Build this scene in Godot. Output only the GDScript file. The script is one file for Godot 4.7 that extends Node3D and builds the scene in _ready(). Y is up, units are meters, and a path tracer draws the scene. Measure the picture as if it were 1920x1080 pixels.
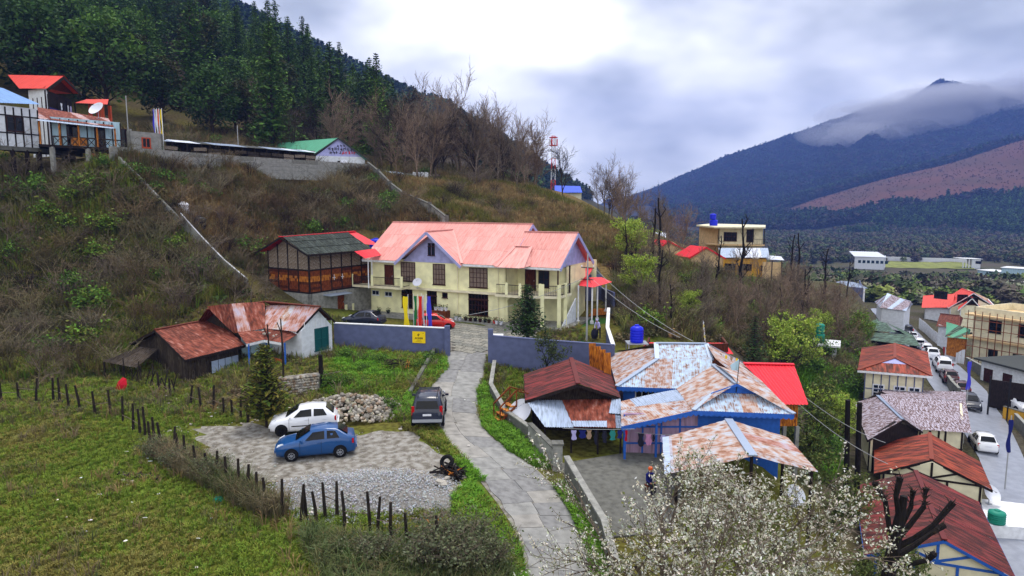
extends Node3D
# A hillside village in an overcast mountain valley.

class MB:
	var v := PackedVector3Array()
	var uv := PackedVector2Array()
	var col := PackedColorArray()
	func tri(a: Vector3, b: Vector3, c: Vector3) -> void:
		v.append(a); v.append(b); v.append(c)
	func quad(a: Vector3, b: Vector3, c: Vector3, d: Vector3) -> void:
		v.append(a); v.append(b); v.append(c); v.append(a); v.append(c); v.append(d)
	func tint(c: Color) -> void:
		while col.size() < v.size():
			col.append(c)
	func hexa(p: Array) -> void:  # 4 bottom points, 4 top points
		quad(p[3], p[2], p[1], p[0]); quad(p[4], p[5], p[6], p[7])
		for i in 4:
			var j := (i + 1) % 4
			quad(p[i], p[j], p[j + 4], p[i + 4])
	func box(c: Vector3, s: Vector3, b := Basis()) -> void:
		var x := b.x * s.x * 0.5
		var y := b.y * s.y * 0.5
		var z := b.z * s.z * 0.5
		hexa([c - x - y - z, c + x - y - z, c + x - y + z, c - x - y + z, c - x + y - z, c + x + y - z, c + x + y + z, c - x + y + z])
	func bar(a: Vector3, b: Vector3, w: float, h := -1.0) -> void:
		var d := b - a
		var l := d.length()
		if l < 0.0001:
			return
		d /= l
		var up := Vector3.UP if absf(d.y) < 0.95 else Vector3.RIGHT
		var s := d.cross(up).normalized()
		box((a + b) * 0.5, Vector3(w, h if h > 0.0 else w, l), Basis(s, s.cross(d).normalized() , -d))
	func tube(p: Array, r: Array, n := 6, cap := true) -> void:
		var rings := []
		for i in p.size():
			var d: Vector3 = (p[mini(i + 1, p.size() - 1)] - p[maxi(i - 1, 0)]).normalized()
			var up := Vector3.UP if absf(d.y) < 0.95 else Vector3.RIGHT
			var s := d.cross(up).normalized()
			var t := s.cross(d)
			var ring := []
			for k in n:
				var a := TAU * k / n
				ring.append(p[i] + (s * cos(a) + t * sin(a)) * r[i])
			rings.append(ring)
		for i in p.size() - 1:
			for k in n:
				quad(rings[i][k], rings[i][(k + 1) % n], rings[i + 1][(k + 1) % n], rings[i + 1][k])
		if cap:
			for k in range(1, n - 1):
				tri(rings[0][0], rings[0][k + 1], rings[0][k])
				tri(rings[-1][0], rings[-1][k], rings[-1][k + 1])
	func lathe(prof: Array, o := Vector3.ZERO, n := 14, b := Basis()) -> void:
		for i in prof.size() - 1:
			for k in n:
				var a := TAU * k / n
				var c := TAU * (k + 1) / n
				var p0: Vector2 = prof[i]
				var p1: Vector2 = prof[i + 1]
				quad(o + b * Vector3(cos(a) * p0.x, p0.y, sin(a) * p0.x), o + b * Vector3(cos(c) * p0.x, p0.y, sin(c) * p0.x), o + b * Vector3(cos(c) * p1.x, p1.y, sin(c) * p1.x), o + b * Vector3(cos(a) * p1.x, p1.y, sin(a) * p1.x))
	func slab(pts: Array, t: Vector3) -> void:  # convex polygon pushed along t
		var n := pts.size()
		for i in range(1, n - 1):
			tri(pts[0], pts[i], pts[i + 1])
			tri(pts[0] + t, pts[i + 1] + t, pts[i] + t)
		for i in n:
			var j := (i + 1) % n
			quad(pts[j], pts[i], pts[i] + t, pts[j] + t)
	func mesh(smooth := false) -> ArrayMesh:
		var a := []
		a.resize(Mesh.ARRAY_MAX)
		a[Mesh.ARRAY_VERTEX] = v
		if uv.size() == v.size() and uv.size() > 0:
			a[Mesh.ARRAY_TEX_UV] = uv
		if col.size() == v.size() and col.size() > 0:
			a[Mesh.ARRAY_COLOR] = col
		var m := ArrayMesh.new()
		m.add_surface_from_arrays(Mesh.PRIMITIVE_TRIANGLES, a)
		if smooth:
			var st := SurfaceTool.new()
			st.create_from(m, 0)
			st.index()
			st.generate_normals()
			return st.commit()
		return m

const UP := Vector3.UP
var M := {}
var T := {}
var used := {}
var rng := RandomNumberGenerator.new()
var nz := FastNoiseLite.new()
var nz2 := FastNoiseLite.new()

func numbered(n: String) -> String:
	var k: int = used.get(n, 0)
	used[n] = k + 1
	return n if k == 0 else "%s_%03d" % [n, k]

func tag(o: Node, label: String, cat := "", group := "", kind := "") -> void:
	if label: o.set_meta("label", label)
	if cat: o.set_meta("category", cat)
	if group: o.set_meta("group", group)
	if kind: o.set_meta("kind", kind)

func thing(called: String, label: String, cat: String, at := Vector3.ZERO, yaw := 0.0, group := "") -> Node3D:
	var o := Node3D.new()
	o.name = numbered(called)
	add_child(o)
	o.position = at
	o.rotation.y = yaw
	tag(o, label, cat, group)
	return o

# commits a mesh as one named part; coordinates are the village's own unless own is true
func obj(p: Node3D, called: String, b: MB, m: Material, smooth := false, own := false) -> MeshInstance3D:
	var o := MeshInstance3D.new()
	o.name = called if p != self else numbered(called)
	if not own and p != self:
		var inv := p.global_transform.affine_inverse()
		for i in b.v.size():
			b.v[i] = inv * b.v[i]
	o.mesh = b.mesh(smooth)
	o.material_override = null
	o.mesh.surface_set_material(0, m)
	p.add_child(o, true)
	return o

func put(p: Node3D, called: String, m: Mesh, t: Transform3D, mat: Material = null) -> MeshInstance3D:
	var o := MeshInstance3D.new()
	o.name = called
	o.mesh = m
	if mat: o.material_override = mat
	o.transform = t
	p.add_child(o, true)
	return o

func copy(o: Node3D, at: Vector3, yaw: float, s := 1.0, label := "", group := "") -> Node3D:
	var c: Node3D = o.duplicate()
	c.name = numbered(String(o.name).split("_0")[0])
	add_child(c)
	c.transform = Transform3D(Basis(UP, yaw).scaled(Vector3.ONE * s), at)
	if label: c.set_meta("label", label)
	if group: c.set_meta("group", group)
	return c

func struct(called: String, b: MB, m: Material, label := "", smooth := false) -> MeshInstance3D:
	var o := obj(self, called, b, m, smooth)
	tag(o, label, "", "", "structure")
	return o

func multi(called: String, m: Mesh, ts: Array, cs: Array, label: String, cat: String, p: Node3D = null) -> MultiMeshInstance3D:
	var mm := MultiMesh.new()
	mm.transform_format = MultiMesh.TRANSFORM_3D
	mm.use_colors = cs.size() > 0
	mm.mesh = m
	mm.instance_count = ts.size()
	for i in ts.size():
		mm.set_instance_transform(i, ts[i])
		if cs.size():
			mm.set_instance_color(i, cs[i])
	var o := MultiMeshInstance3D.new()
	o.name = numbered(called) if p == null else called
	o.multimesh = mm
	(self if p == null else p).add_child(o, true)
	tag(o, label, cat if p == null else "", "", "stuff")
	return o

# ---------- materials ----------
func noise_image(sd: int, freq: float, oct: int, w: int, h: int, sx := 1, sy := 1, ridged := false) -> Image:
	var n := FastNoiseLite.new()
	n.seed = sd
	n.frequency = freq
	n.fractal_octaves = oct
	n.noise_type = FastNoiseLite.TYPE_SIMPLEX_SMOOTH
	if ridged: n.fractal_type = FastNoiseLite.FRACTAL_RIDGED
	var im := n.get_seamless_image(w / sx, h / sy)
	if sx > 1 or sy > 1:
		im.resize(w, h, Image.INTERPOLATE_CUBIC)
	im.convert(Image.FORMAT_L8)
	return im

func blend(a: Image, b: Image, k: float) -> Image:
	var x := a.get_data()
	var y := b.get_data()
	for i in x.size():
		x[i] = clampi(int(128.0 + ((x[i] - 128) * (1.0 - k) + (y[i] - 128) * k) * 1.1), 0, 255)
	return Image.create_from_data(a.get_width(), a.get_height(), false, Image.FORMAT_L8, x)

func ramp(im: Image, stops: Array, grain := 0.0) -> ImageTexture:
	var lut := PackedByteArray()
	for i in 256:
		var t := i / 255.0
		var c: Color = stops[0][1]
		for k in stops.size() - 1:
			if t >= stops[k][0]:
				var f := clampf((t - stops[k][0]) / maxf(0.0001, stops[k + 1][0] - stops[k][0]), 0.0, 1.0)
				c = (stops[k][1] as Color).lerp(stops[k + 1][1], f)
		lut.append(int(c.r * 255.0)); lut.append(int(c.g * 255.0)); lut.append(int(c.b * 255.0))
	var src := im.get_data()
	var out := PackedByteArray()
	out.resize(src.size() * 3)
	var r := RandomNumberGenerator.new()
	r.seed = 5
	for i in src.size():
		var k := src[i]
		if grain > 0.0:
			k = clampi(k + int(r.randf_range(-grain, grain) * 255.0), 0, 255)
		out[i * 3] = lut[k * 3]
		out[i * 3 + 1] = lut[k * 3 + 1]
		out[i * 3 + 2] = lut[k * 3 + 2]
	return ImageTexture.create_from_image(Image.create_from_data(im.get_width(), im.get_height(), false, Image.FORMAT_RGB8, out))

func P3(x: float, y: float, z: float) -> Vector3:
	return Vector3(x, y, z)

func G(a: float) -> Color:
	return Color(a, a, a)

func mat(called: String, c: Color, rough := 0.8, tex: Texture2D = null, sc := 0.5, metal := 0.0, bump: Texture2D = null, depth := 1.0, uvmap := false) -> StandardMaterial3D:
	var m := StandardMaterial3D.new()
	m.resource_name = called
	m.albedo_color = c
	m.roughness = rough
	m.metallic = metal
	m.metallic_specular = 0.35
	if tex: m.albedo_texture = tex
	if tex or bump:
		m.uv1_triplanar = not uvmap
		m.uv1_scale = Vector3.ONE * sc
	if bump:
		m.heightmap_enabled = true
		m.heightmap_texture = bump
		m.heightmap_scale = depth
	M[called] = m
	return m

func make_materials() -> void:
	var fine := noise_image(1, 0.06, 4, 256, 256)
	var broad := noise_image(2, 0.012, 5, 512, 512)
	var streak := noise_image(3, 0.03, 4, 512, 512, 1, 8)
	var streak2 := noise_image(4, 0.05, 3, 512, 512, 8, 1)
	T.height = ImageTexture.create_from_image(fine)
	T.mottle = ramp(broad, [[0.2, G(0.78)], [0.5, G(0.9)], [0.8, G(1.0)]], 0.06)
	T.soft = ramp(broad, [[0.2, G(0.9)], [0.6, G(0.97)], [0.85, G(1.0)]], 0.03)
	T.earth = ramp(noise_image(6, 0.02, 5, 512, 512), [[0.15, Color(0.62, 0.59, 0.55)], [0.5, Color(0.86, 0.84, 0.81)], [0.85, G(1.0)]], 0.13)
	T.wood = ramp(streak, [[0.2, Color(0.4, 0.3, 0.22)], [0.5, Color(0.8, 0.72, 0.62)], [0.8, G(1.0)]], 0.05)
	T.woodx = ramp(streak2, [[0.2, Color(0.4, 0.32, 0.25)], [0.5, Color(0.8, 0.74, 0.66)], [0.8, G(1.0)]], 0.05)
	T.stain = ramp(streak, [[0.12, Color(0.8, 0.79, 0.77)], [0.4, Color(0.93, 0.93, 0.92)], [0.7, G(1.0)]], 0.03)
	T.concrete = ramp(broad, [[0.15, G(0.78)], [0.35, G(0.88)], [0.6, G(0.95)], [0.85, G(1.0)]], 0.07)
	var ribs := noise_image(8, 0.09, 2, 512, 512, 1, 16)
	T.rustblue = ramp(blend(ribs, broad, 0.55), [[0.18, Color(0.5, 0.37, 0.31)], [0.3, Color(0.64, 0.55, 0.51)], [0.38, Color(0.72, 0.72, 0.75)], [0.5, Color(0.68, 0.76, 0.83)], [0.8, Color(0.8, 0.85, 0.9)]], 0.1)
	T.rustpale = ramp(blend(ribs, noise_image(9, 0.009, 5, 512, 512), 0.68), [[0.2, Color(0.56, 0.4, 0.32)], [0.38, Color(0.7, 0.56, 0.49)], [0.52, Color(0.74, 0.68, 0.66)], [0.75, Color(0.73, 0.77, 0.83)]], 0.06)
	T.rustall = ramp(noise_image(10, 0.02, 5, 512, 512, 1, 3), [[0.2, Color(0.34, 0.17, 0.12)], [0.5, Color(0.5, 0.25, 0.18)], [0.7, Color(0.56, 0.31, 0.24)], [0.85, Color(0.64, 0.45, 0.4)]], 0.05)
	T.rustwhite = ramp(blend(ribs, noise_image(11, 0.03, 4, 512, 512, 1, 2), 0.5), [[0.3, Color(0.32, 0.24, 0.22)], [0.43, Color(0.45, 0.33, 0.29)], [0.5, Color(0.68, 0.64, 0.66)], [0.8, Color(0.78, 0.77, 0.82)]], 0.08)
	T.redroof = ramp(streak, [[0.12, Color(0.9, 0.86, 0.85)], [0.45, Color(0.97, 0.95, 0.95)], [0.7, G(1.0)]], 0.03)
	T.mossy = ramp(noise_image(12, 0.03, 4, 256, 256, 1, 4), [[0.2, Color(0.45, 0.45, 0.42)], [0.5, Color(0.75, 0.78, 0.72)], [0.8, G(1.0)]], 0.12)
	T.bark = ramp(streak, [[0.2, Color(0.5, 0.46, 0.42)], [0.6, G(0.9)], [0.8, G(1.0)]], 0.15)
	mat("yellow_wall", Color(0.96, 0.95, 0.76), 0.85, T.soft, 0.12)
	mat("lilac", Color(0.66, 0.67, 0.86), 0.85, T.soft, 0.2)
	mat("purple_wall", Color(0.37, 0.4, 0.54), 0.85, T.soft, 0.25)
	mat("white_wall", Color(0.88, 0.9, 0.93), 0.85, T.soft, 0.3)
	mat("white", Color(0.9, 0.91, 0.93), 0.6, T.soft, 0.3)
	mat("cream", Color(0.91, 0.88, 0.76), 0.85, T.soft, 0.2)
	mat("tan", Color(0.87, 0.75, 0.57), 0.85, T.soft, 0.2)
	mat("ochre", Color(0.82, 0.62, 0.2), 0.85, T.stain, 0.2)
	mat("pink_wall", Color(0.66, 0.55, 0.66), 0.85, T.stain, 0.2)
	mat("pale_blue", Color(0.72, 0.84, 0.9), 0.85, T.stain, 0.2)
	mat("blue_wood", Color(0.16, 0.38, 0.74), 0.6, T.soft, 0.5)
	mat("concrete", Color(0.6, 0.6, 0.58), 0.9, T.concrete, 0.3, 0.0, T.height, 0.6)
	mat("dark_concrete", Color(0.42, 0.42, 0.4), 0.9, T.concrete, 0.3, 0.0, T.height, 0.6)
	mat("road", Color(0.58, 0.58, 0.57), 0.85, T.concrete, 0.22, 0.0, T.height, 0.5)
	mat("road_b", Color(0.53, 0.53, 0.53), 0.85, T.concrete, 0.3, 0.0, T.height, 0.5)
	mat("road_c", Color(0.61, 0.6, 0.58), 0.85, T.concrete, 0.19, 0.0, T.height, 0.5)
	mat("paver_a", Color(0.60, 0.59, 0.55), 0.85, T.mottle, 0.7, 0.0, T.height, 0.4)
	mat("paver_b", Color(0.52, 0.52, 0.49), 0.85, T.mottle, 0.7, 0.0, T.height, 0.4)
	mat("wet_road", Color(0.56, 0.58, 0.63), 0.3, T.soft, 0.15)
	mat("gravel", Color(0.56, 0.56, 0.56), 0.95, T.earth, 0.4, 0.0, T.height, 2.0)
	mat("dirt", Color(0.59, 0.585, 0.57), 0.95, T.earth, 0.17, 0.0, T.height, 2.0)
	mat("stone_a", Color(0.66, 0.63, 0.57), 0.9, T.mottle, 1.5)
	mat("stone_b", Color(0.55, 0.53, 0.5), 0.9, T.mottle, 1.5)
	mat("stone_c", Color(0.72, 0.7, 0.66), 0.9, T.mottle, 1.5)
	mat("stone_d", Color(0.58, 0.5, 0.42), 0.9, T.mottle, 1.5)
	mat("pink_roof", Color(0.86, 0.6, 0.57), 0.55, T.redroof, 0.25, 0.0, null, 1.0, true)
	mat("pink_roof_b", Color(0.84, 0.57, 0.54), 0.55, T.redroof, 0.25, 0.0, null, 1.0, true)
	mat("pink_roof_c", Color(0.87, 0.64, 0.61), 0.55, T.redroof, 0.25, 0.0, null, 1.0, true)
	mat("red_roof", Color(0.87, 0.13, 0.2), 0.5, T.redroof, 0.25, 0.0, null, 1.0, true)
	mat("coral_roof", Color(0.84, 0.27, 0.22), 0.55, T.redroof, 0.25, 0.0, null, 1.0, true)
	mat("maroon_roof", Color(0.5, 0.17, 0.17), 0.6, T.mossy, 0.25, 0.0, null, 1.0, true)
	mat("maroon_roof_b", Color(0.46, 0.18, 0.17), 0.6, T.mossy, 0.25, 0.0, null, 1.0, true)
	mat("brick_roof", Color(0.64, 0.27, 0.18), 0.6, T.mossy, 0.25, 0.0, null, 1.0, true)
	mat("brick_roof_b", Color(0.58, 0.23, 0.17), 0.6, T.mossy, 0.25, 0.0, null, 1.0, true)
	mat("green_roof", Color(0.33, 0.62, 0.5), 0.6, T.redroof, 0.25, 0.0, null, 1.0, true)
	mat("dull_green_roof", Color(0.35, 0.45, 0.4), 0.7, T.mossy, 0.25, 0.0, null, 1.0, true)
	mat("blue_roof", Color(0.45, 0.6, 0.8), 0.6, T.redroof, 0.25, 0.0, null, 1.0, true)
	mat("bright_blue_roof", Color(0.18, 0.34, 0.85), 0.5, T.redroof, 0.25, 0.0, null, 1.0, true)
	mat("white_roof", Color(0.8, 0.84, 0.9), 0.5, T.redroof, 0.25, 0.0, null, 1.0, true)
	mat("tin", Color(0.66, 0.72, 0.82), 0.45, T.stain, 0.4, 0.35, null, 1.0, true)
	mat("tin_b", Color(0.58, 0.64, 0.74), 0.5, T.mottle, 0.4, 0.3, null, 1.0, true)
	mat("rust_blue", Color(0.92, 0.94, 0.97), 0.65, T.rustblue, 0.3, 0.1, null, 1.0, true)
	mat("rust_pale", Color(0.95, 0.93, 0.92), 0.7, T.rustpale, 0.3, 0.1, null, 1.0, true)
	mat("rust_pale_b", Color(0.9, 0.9, 0.92), 0.7, T.rustpale, 0.47, 0.1, null, 1.0, true)
	mat("rust_all", Color(0.93, 0.9, 0.9), 0.75, T.rustall, 0.25, 0.1, null, 1.0, true)
	mat("rust_all_b", Color(0.8, 0.76, 0.74), 0.75, T.rustall, 0.4, 0.1, null, 1.0, true)
	mat("rust_pink", Color(0.94, 0.84, 0.85), 0.7, T.rustpale, 0.2, 0.1, null, 1.0, true)
	mat("rust_white", Color(0.92, 0.92, 0.96), 0.7, T.rustwhite, 0.35, 0.1, null, 1.0, true)
	mat("slate", Color(0.28, 0.31, 0.3), 0.85, T.mossy, 0.6, 0.0, null, 1.0, true)
	mat("slate_b", Color(0.23, 0.26, 0.25), 0.85, T.mossy, 0.8, 0.0, null, 1.0, true)
	mat("dark_roof", Color(0.3, 0.31, 0.33), 0.7, T.mossy, 0.3, 0.0, null, 1.0, true)
	mat("plank_brown", Color(0.55, 0.29, 0.12), 0.7, T.wood, 0.7)
	mat("plank_dark", Color(0.38, 0.19, 0.1), 0.75, T.wood, 0.7)
	mat("plank_gold", Color(0.82, 0.54, 0.2), 0.65, T.wood, 0.7)
	mat("plank_orange", Color(0.8, 0.5, 0.12), 0.65, T.wood, 0.7)
	mat("bamboo", Color(0.6, 0.58, 0.56), 0.85, T.wood, 1.6)
	mat("old_wood", Color(0.24, 0.22, 0.2), 0.9, T.wood, 0.8)
	mat("old_wood_b", Color(0.31, 0.29, 0.27), 0.9, T.wood, 0.8)
	mat("post_wood", Color(0.2, 0.17, 0.14), 0.9, T.bark, 0.8)
	mat("timber", Color(0.16, 0.13, 0.13), 0.8, T.wood, 0.8)
	mat("brown_frame", Color(0.27, 0.13, 0.1), 0.6, T.wood, 1.0)
	mat("teal_paint", Color(0.06, 0.33, 0.34), 0.6, T.soft, 0.6)
	mat("orange_paint", Color(0.72, 0.3, 0.16), 0.7, T.soft, 0.5)
	mat("bark", Color(0.26, 0.22, 0.19), 0.95, T.bark, 0.8)
	mat("dark_bark", Color(0.13, 0.11, 0.1), 0.95, T.bark, 0.8)
	mat("grey_bark", Color(0.5, 0.45, 0.4), 0.95, T.bark, 0.8)
	mat("pale_bark", Color(0.58, 0.5, 0.43), 0.95, T.bark, 0.8)
	mat("iron", Color(0.1, 0.1, 0.12), 0.5)
	mat("steel", Color(0.65, 0.67, 0.7), 0.4, null, 1.0, 0.6)
	mat("pole_grey", Color(0.62, 0.63, 0.64), 0.6)
	mat("glass", Color(0.05, 0.06, 0.07), 0.08)
	mat("glass_blue", Color(0.1, 0.14, 0.2), 0.08)
	mat("curtain", Color(0.5, 0.44, 0.4), 0.9, T.stain, 1.0)
	mat("rubber", Color(0.06, 0.06, 0.065), 0.85)
	mat("plastic_blue", Color(0.05, 0.12, 0.78), 0.4)
	mat("plastic_black", Color(0.05, 0.06, 0.1), 0.5)
	mat("plastic_white", Color(0.85, 0.86, 0.9), 0.5)
	mat("plastic_green", Color(0.08, 0.5, 0.42), 0.5)
	mat("sign_yellow", Color(0.94, 0.8, 0.05), 0.6)
	mat("black", Color(0.06, 0.055, 0.05), 0.7)
	for f in [["cloth_yellow", Color(0.9, 0.8, 0.1)], ["cloth_green", Color(0.12, 0.42, 0.22)], ["cloth_red", Color(0.82, 0.16, 0.1)], ["cloth_white", Color(0.82, 0.84, 0.88)], ["cloth_blue", Color(0.26, 0.26, 0.76)], ["cloth_pink", Color(0.72, 0.5, 0.66)], ["cloth_lilac", Color(0.68, 0.66, 0.85)], ["cloth_teal", Color(0.16, 0.5, 0.48)], ["cloth_dark", Color(0.12, 0.12, 0.18)], ["cloth_tan", Color(0.6, 0.5, 0.42)], ["cloth_navy", Color(0.1, 0.13, 0.4)], ["cloth_crimson", Color(0.65, 0.03, 0.13)], ["cloth_orange", Color(0.85, 0.35, 0.12)], ["skin", Color(0.62, 0.45, 0.36)], ["hair", Color(0.07, 0.06, 0.06)]]:
		mat(f[0], f[1], 0.9)
	for f in [["paint_white", Color(0.88, 0.89, 0.92)], ["paint_blue", Color(0.02, 0.27, 0.5)], ["paint_dark", Color(0.1, 0.12, 0.18)], ["paint_maroon", Color(0.25, 0.05, 0.08)], ["paint_silver", Color(0.6, 0.62, 0.66)], ["paint_red", Color(0.8, 0.08, 0.06)], ["paint_navy", Color(0.11, 0.14, 0.22)]]:
		var m := mat(f[0], f[1], 0.35)
		m.clearcoat_enabled = true
		m.clearcoat = 0.7
		m.clearcoat_roughness = 0.08
	mat("lamp_red", Color(0.7, 0.05, 0.06), 0.2)
	mat("lamp_clear", Color(0.85, 0.87, 0.9), 0.15)
	for f in [["leaf", 0.7, 0.25], ["needle", 0.75, 0.12], ["petal", 0.8, 0.3], ["twig", 0.95, 0.0], ["grass", 0.8, 0.3], ["ground", 0.95, 0.0], ["far_leaf", 0.9, 0.0]]:
		var m := mat(f[0], Color.WHITE, f[1])
		m.vertex_color_use_as_albedo = true
		m.metallic_specular = 0.2
		if f[2] > 0.0:
			m.backlight_enabled = true
			m.backlight = G(f[2]).linear_to_srgb()
	M.ground.albedo_texture = T.earth
	M.ground.uv1_triplanar = true
	M.ground.uv1_world_triplanar = true
	M.ground.uv1_scale = Vector3.ONE * 0.2


# ---------- the lie of the land ----------
const HILLS := [-17.15, -22.98, 0.0089, -10.83, -23.35, -0.0114, -5.11, -23.71, 0.0036, -29.87, -40.30, -0.0152, -23.46, -41.06, -0.0138, -16.51, -38.59, 0.0263, -11.46, -35.35, -0.0277, -8.41, -34.56, 0.1171, -8.46, -28.72, 0.0627, -4.79, -29.27, -0.1992, -4.83, -37.36, -0.0876, -2.80, -38.59, -0.0709, -8.14, -42.19, 0.0496, -3.18, -49.67, -0.0569, -3.69, -55.81, -0.0335, -3.93, -61.86, -0.0037, -7.93, -58.66, 0.0576, 0.00, -58.17, -0.0702, -1.71, -35.09, -0.0495, 0.00, -32.17, 0.0640, 1.60, -27.75, -1.1014, 1.87, -25.09, 0.4693, -0.67, -27.16, 0.4402, -1.98, -23.86, -0.1963, -12.57, -66.15, -0.0547, -5.19, -65.54, -0.0882, 0.00, -63.78, 0.0514, 5.96, -57.68, -0.0463, 8.54, -67.39, 0.4350, -10.72, -49.70, -0.0653, -13.66, -55.35, 0.0411, -14.29, -49.70, -0.0226, -17.32, -47.04, 0.0665, -20.89, -46.60, -0.1918, -23.34, -46.26, 0.2393, -26.65, -45.56, -0.1406, -33.62, -48.88, 0.0684, -38.12, -49.67, 0.1473, 3.84, -36.40, 0.3192, 6.37, -35.62, -0.2930, 10.72, -38.96, 0.5379, 3.76, -28.55, 0.8781, 6.86, -28.75, -0.3845, 1.57, -48.87, -0.0294, 0.00, -50.86, 0.0932, 4.23, -52.98, 0.1570, -35.35, -55.00, -0.1377, -42.60, -56.00, 0.3309, -42.50, -60.00, -0.1827, -32.54, -58.00, 0.3012, -39.14, -66.00, 0.4832, -47.95, -64.00, 0.4172, -30.69, -62.00, -0.8053, -51.16, -69.00, -0.6204, -47.40, -71.00, 0.4660, -41.29, -72.00, -1.2394, -36.53, -75.00, -0.2388, -33.32, -70.00, 0.3354, -30.98, -78.00, 0.5463, -34.19, -87.00, -0.6859, -21.45, -103.00, -0.3605, -23.81, -85.00, -0.0805, -24.95, -66.00, -0.0961, -26.40, -62.00, 0.2940, -28.50, -92.00, 0.5843, -17.42, -86.00, -0.8016, -14.14, -96.00, 0.2939, -8.03, -86.00, -1.2679, -13.84, -112.00, 0.0782, -5.33, -115.00, -0.1460, 3.47, -112.00, -0.0988, 10.88, -100.00, -0.2376, 13.94, -87.00, -0.1605, 2.87, -92.00, 0.2884, 9.30, -85.00, 0.0074, 11.30, -80.00, -0.0055, -2.40, -103.00, 0.1414, 11.42, -60.00, -0.5694, 14.76, -72.00, -0.4262, 19.38, -72.00, 0.3462, 34.46, -95.00, 0.0650, 40.22, -122.00, 0.1130, 29.58, -118.00, 0.2231, 52.82, -120.00, 0.0152, 61.51, -118.00, -3.4962, 30.55, -135.00, -0.0006, 21.00, -66.00, -0.7863, 33.51, -78.00, -0.2898, 45.13, -95.00, -0.2420, -45.00, -84.00, 0.1810, -36.00, -94.00, -0.0523, -22.00, -112.00, 0.1003, -62.00, -78.00, 0.0136, -30.00, -104.00, 0.0151, -52.00, -92.00, 0.2078, -4.00, -124.00, 0.1458, 10.00, -128.00, -0.2003, -75.00, -74.00, 0.0271, -8.00, -79.00, 0.2137, -13.00, -82.00, 1.4048, 2.00, -74.00, 0.0446, -17.00, -80.00, 0.2768, -87.08, -120.00, -0.1042, -97.07, -150.00, -0.0122, -74.96, -130.00, 0.0455, -60.45, -130.00, -0.0169, -47.51, -135.00, 0.0281, -34.49, -145.00, 0.0576, -30.65, -200.00, 0.0297, -91.88, -185.00, -0.1039, -73.16, -210.00, -0.0269, -56.05, -230.00, -0.0406, -8.78, -190.00, -0.0822, -122.13, -170.00, -0.0413, -292.55, -520.00, -0.0459, -234.13, -600.00, 0.0199, -150.25, -620.00, 0.0067, -64.44, -650.00, -0.1504, -15.64, -680.00, -0.1186, 37.80, -700.00, -0.0621, 69.68, -720.00, 0.0252, -500.00, -500.00, -0.3740, -200.00, -900.00, 0.1185, -600.00, -1000.00, -0.0151, -300.00, -150.00, 0.1714, -250.00, -40.00, 0.0063, -130.00, -60.00, 0.0377, -110.00, -30.00, 0.1152, -60.00, -10.00, -0.0046, -30.00, -8.00, 0.0303, 49.20, -71.51, 0.0375, 39.86, -52.57, -0.0430, 61.36, -104.19, 0.2156, 76.00, -138.83, -0.0040, 66.59, -88.62, -0.1292, 31.10, -39.51, -0.1664, 39.96, -69.05, -0.1470, 44.38, -84.20, 0.3669, 63.55, -117.83, 3.3757, 22.00, -40.00, 0.5537, 18.00, -34.00, 0.8843, 15.00, -28.00, 0.1999, 14.50, -38.00, -1.6363, 17.00, -44.00, -0.0849, 20.00, -52.00, 0.2757, 12.00, -22.00, -0.3612, 30.00, -30.00, -0.0871, 22.00, -62.00, 0.5534, 30.00, -70.00, 0.5459, 9.00, -15.00, -0.1952, 0.00, -12.00, 0.1136, -12.00, -10.00, -0.0958, 25.00, -10.00, 0.1935, 60.00, -20.00, -0.0257, 90.00, -60.00, -0.0723, 100.00, -150.00, -0.0994, 60.00, -170.00, 0.3390, 50.00, -160.00, -0.2641, 160.00, -200.00, -0.0499, 110.00, -260.00, 0.0405, 40.00, -220.00, 0.0918, 190.00, -360.00, -0.0052, 260.00, -420.00, -0.0163, 300.00, -520.00, -0.0350, 120.00, -420.00, 0.0719, 60.00, -330.00, 0.0664, 150.00, -520.00, -0.0057, 80.00, -560.00, 0.2628, 420.00, -500.00, -0.0051, 300.00, -150.00, -0.0366, 250.00, -250.00, -0.0107, 500.00, -700.00, -0.0451, 200.00, -760.00, 0.0684, 120.00, -1000.00, 0.1389, 900.00, -700.00, -0.0195, 600.00, -200.00, -0.0182, 1500.00, -1200.00, -0.0219, 300.00, -1500.00, 0.0841, 0.00, -1500.00, -0.0718, 1000.00, -2500.00, -0.0055, 2500.00, -2500.00, -0.0119, 0.00, -3000.00, 0.0868, -1000.00, -2500.00, -0.0667, -2000.00, -1000.00, -0.0351]
const HILL0 := 140.1177
const GX0 := -130.0
const GZ0 := -262.0
const GN := 262
var grid := PackedFloat32Array()

func raw(x: float, z: float) -> float:
	var s := HILL0
	for i in range(0, HILLS.size(), 3):
		var dx: float = x - HILLS[i]
		var dz: float = z - HILLS[i + 1]
		s += HILLS[i + 2] * sqrt(dx * dx + dz * dz + 9.0)
	return s

func bump(t: float) -> float:
	t = clampf(t, 0.0, 1.0)
	return t * t * (3.0 - 2.0 * t)

func along(pts: Array, x: float) -> float:
	if x <= pts[0].x: return pts[0].y
	for i in pts.size() - 1:
		if x <= pts[i + 1].x:
			return lerpf(pts[i].y, pts[i + 1].y, (x - pts[i].x) / (pts[i + 1].x - pts[i].x))
	return pts[-1].y

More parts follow.
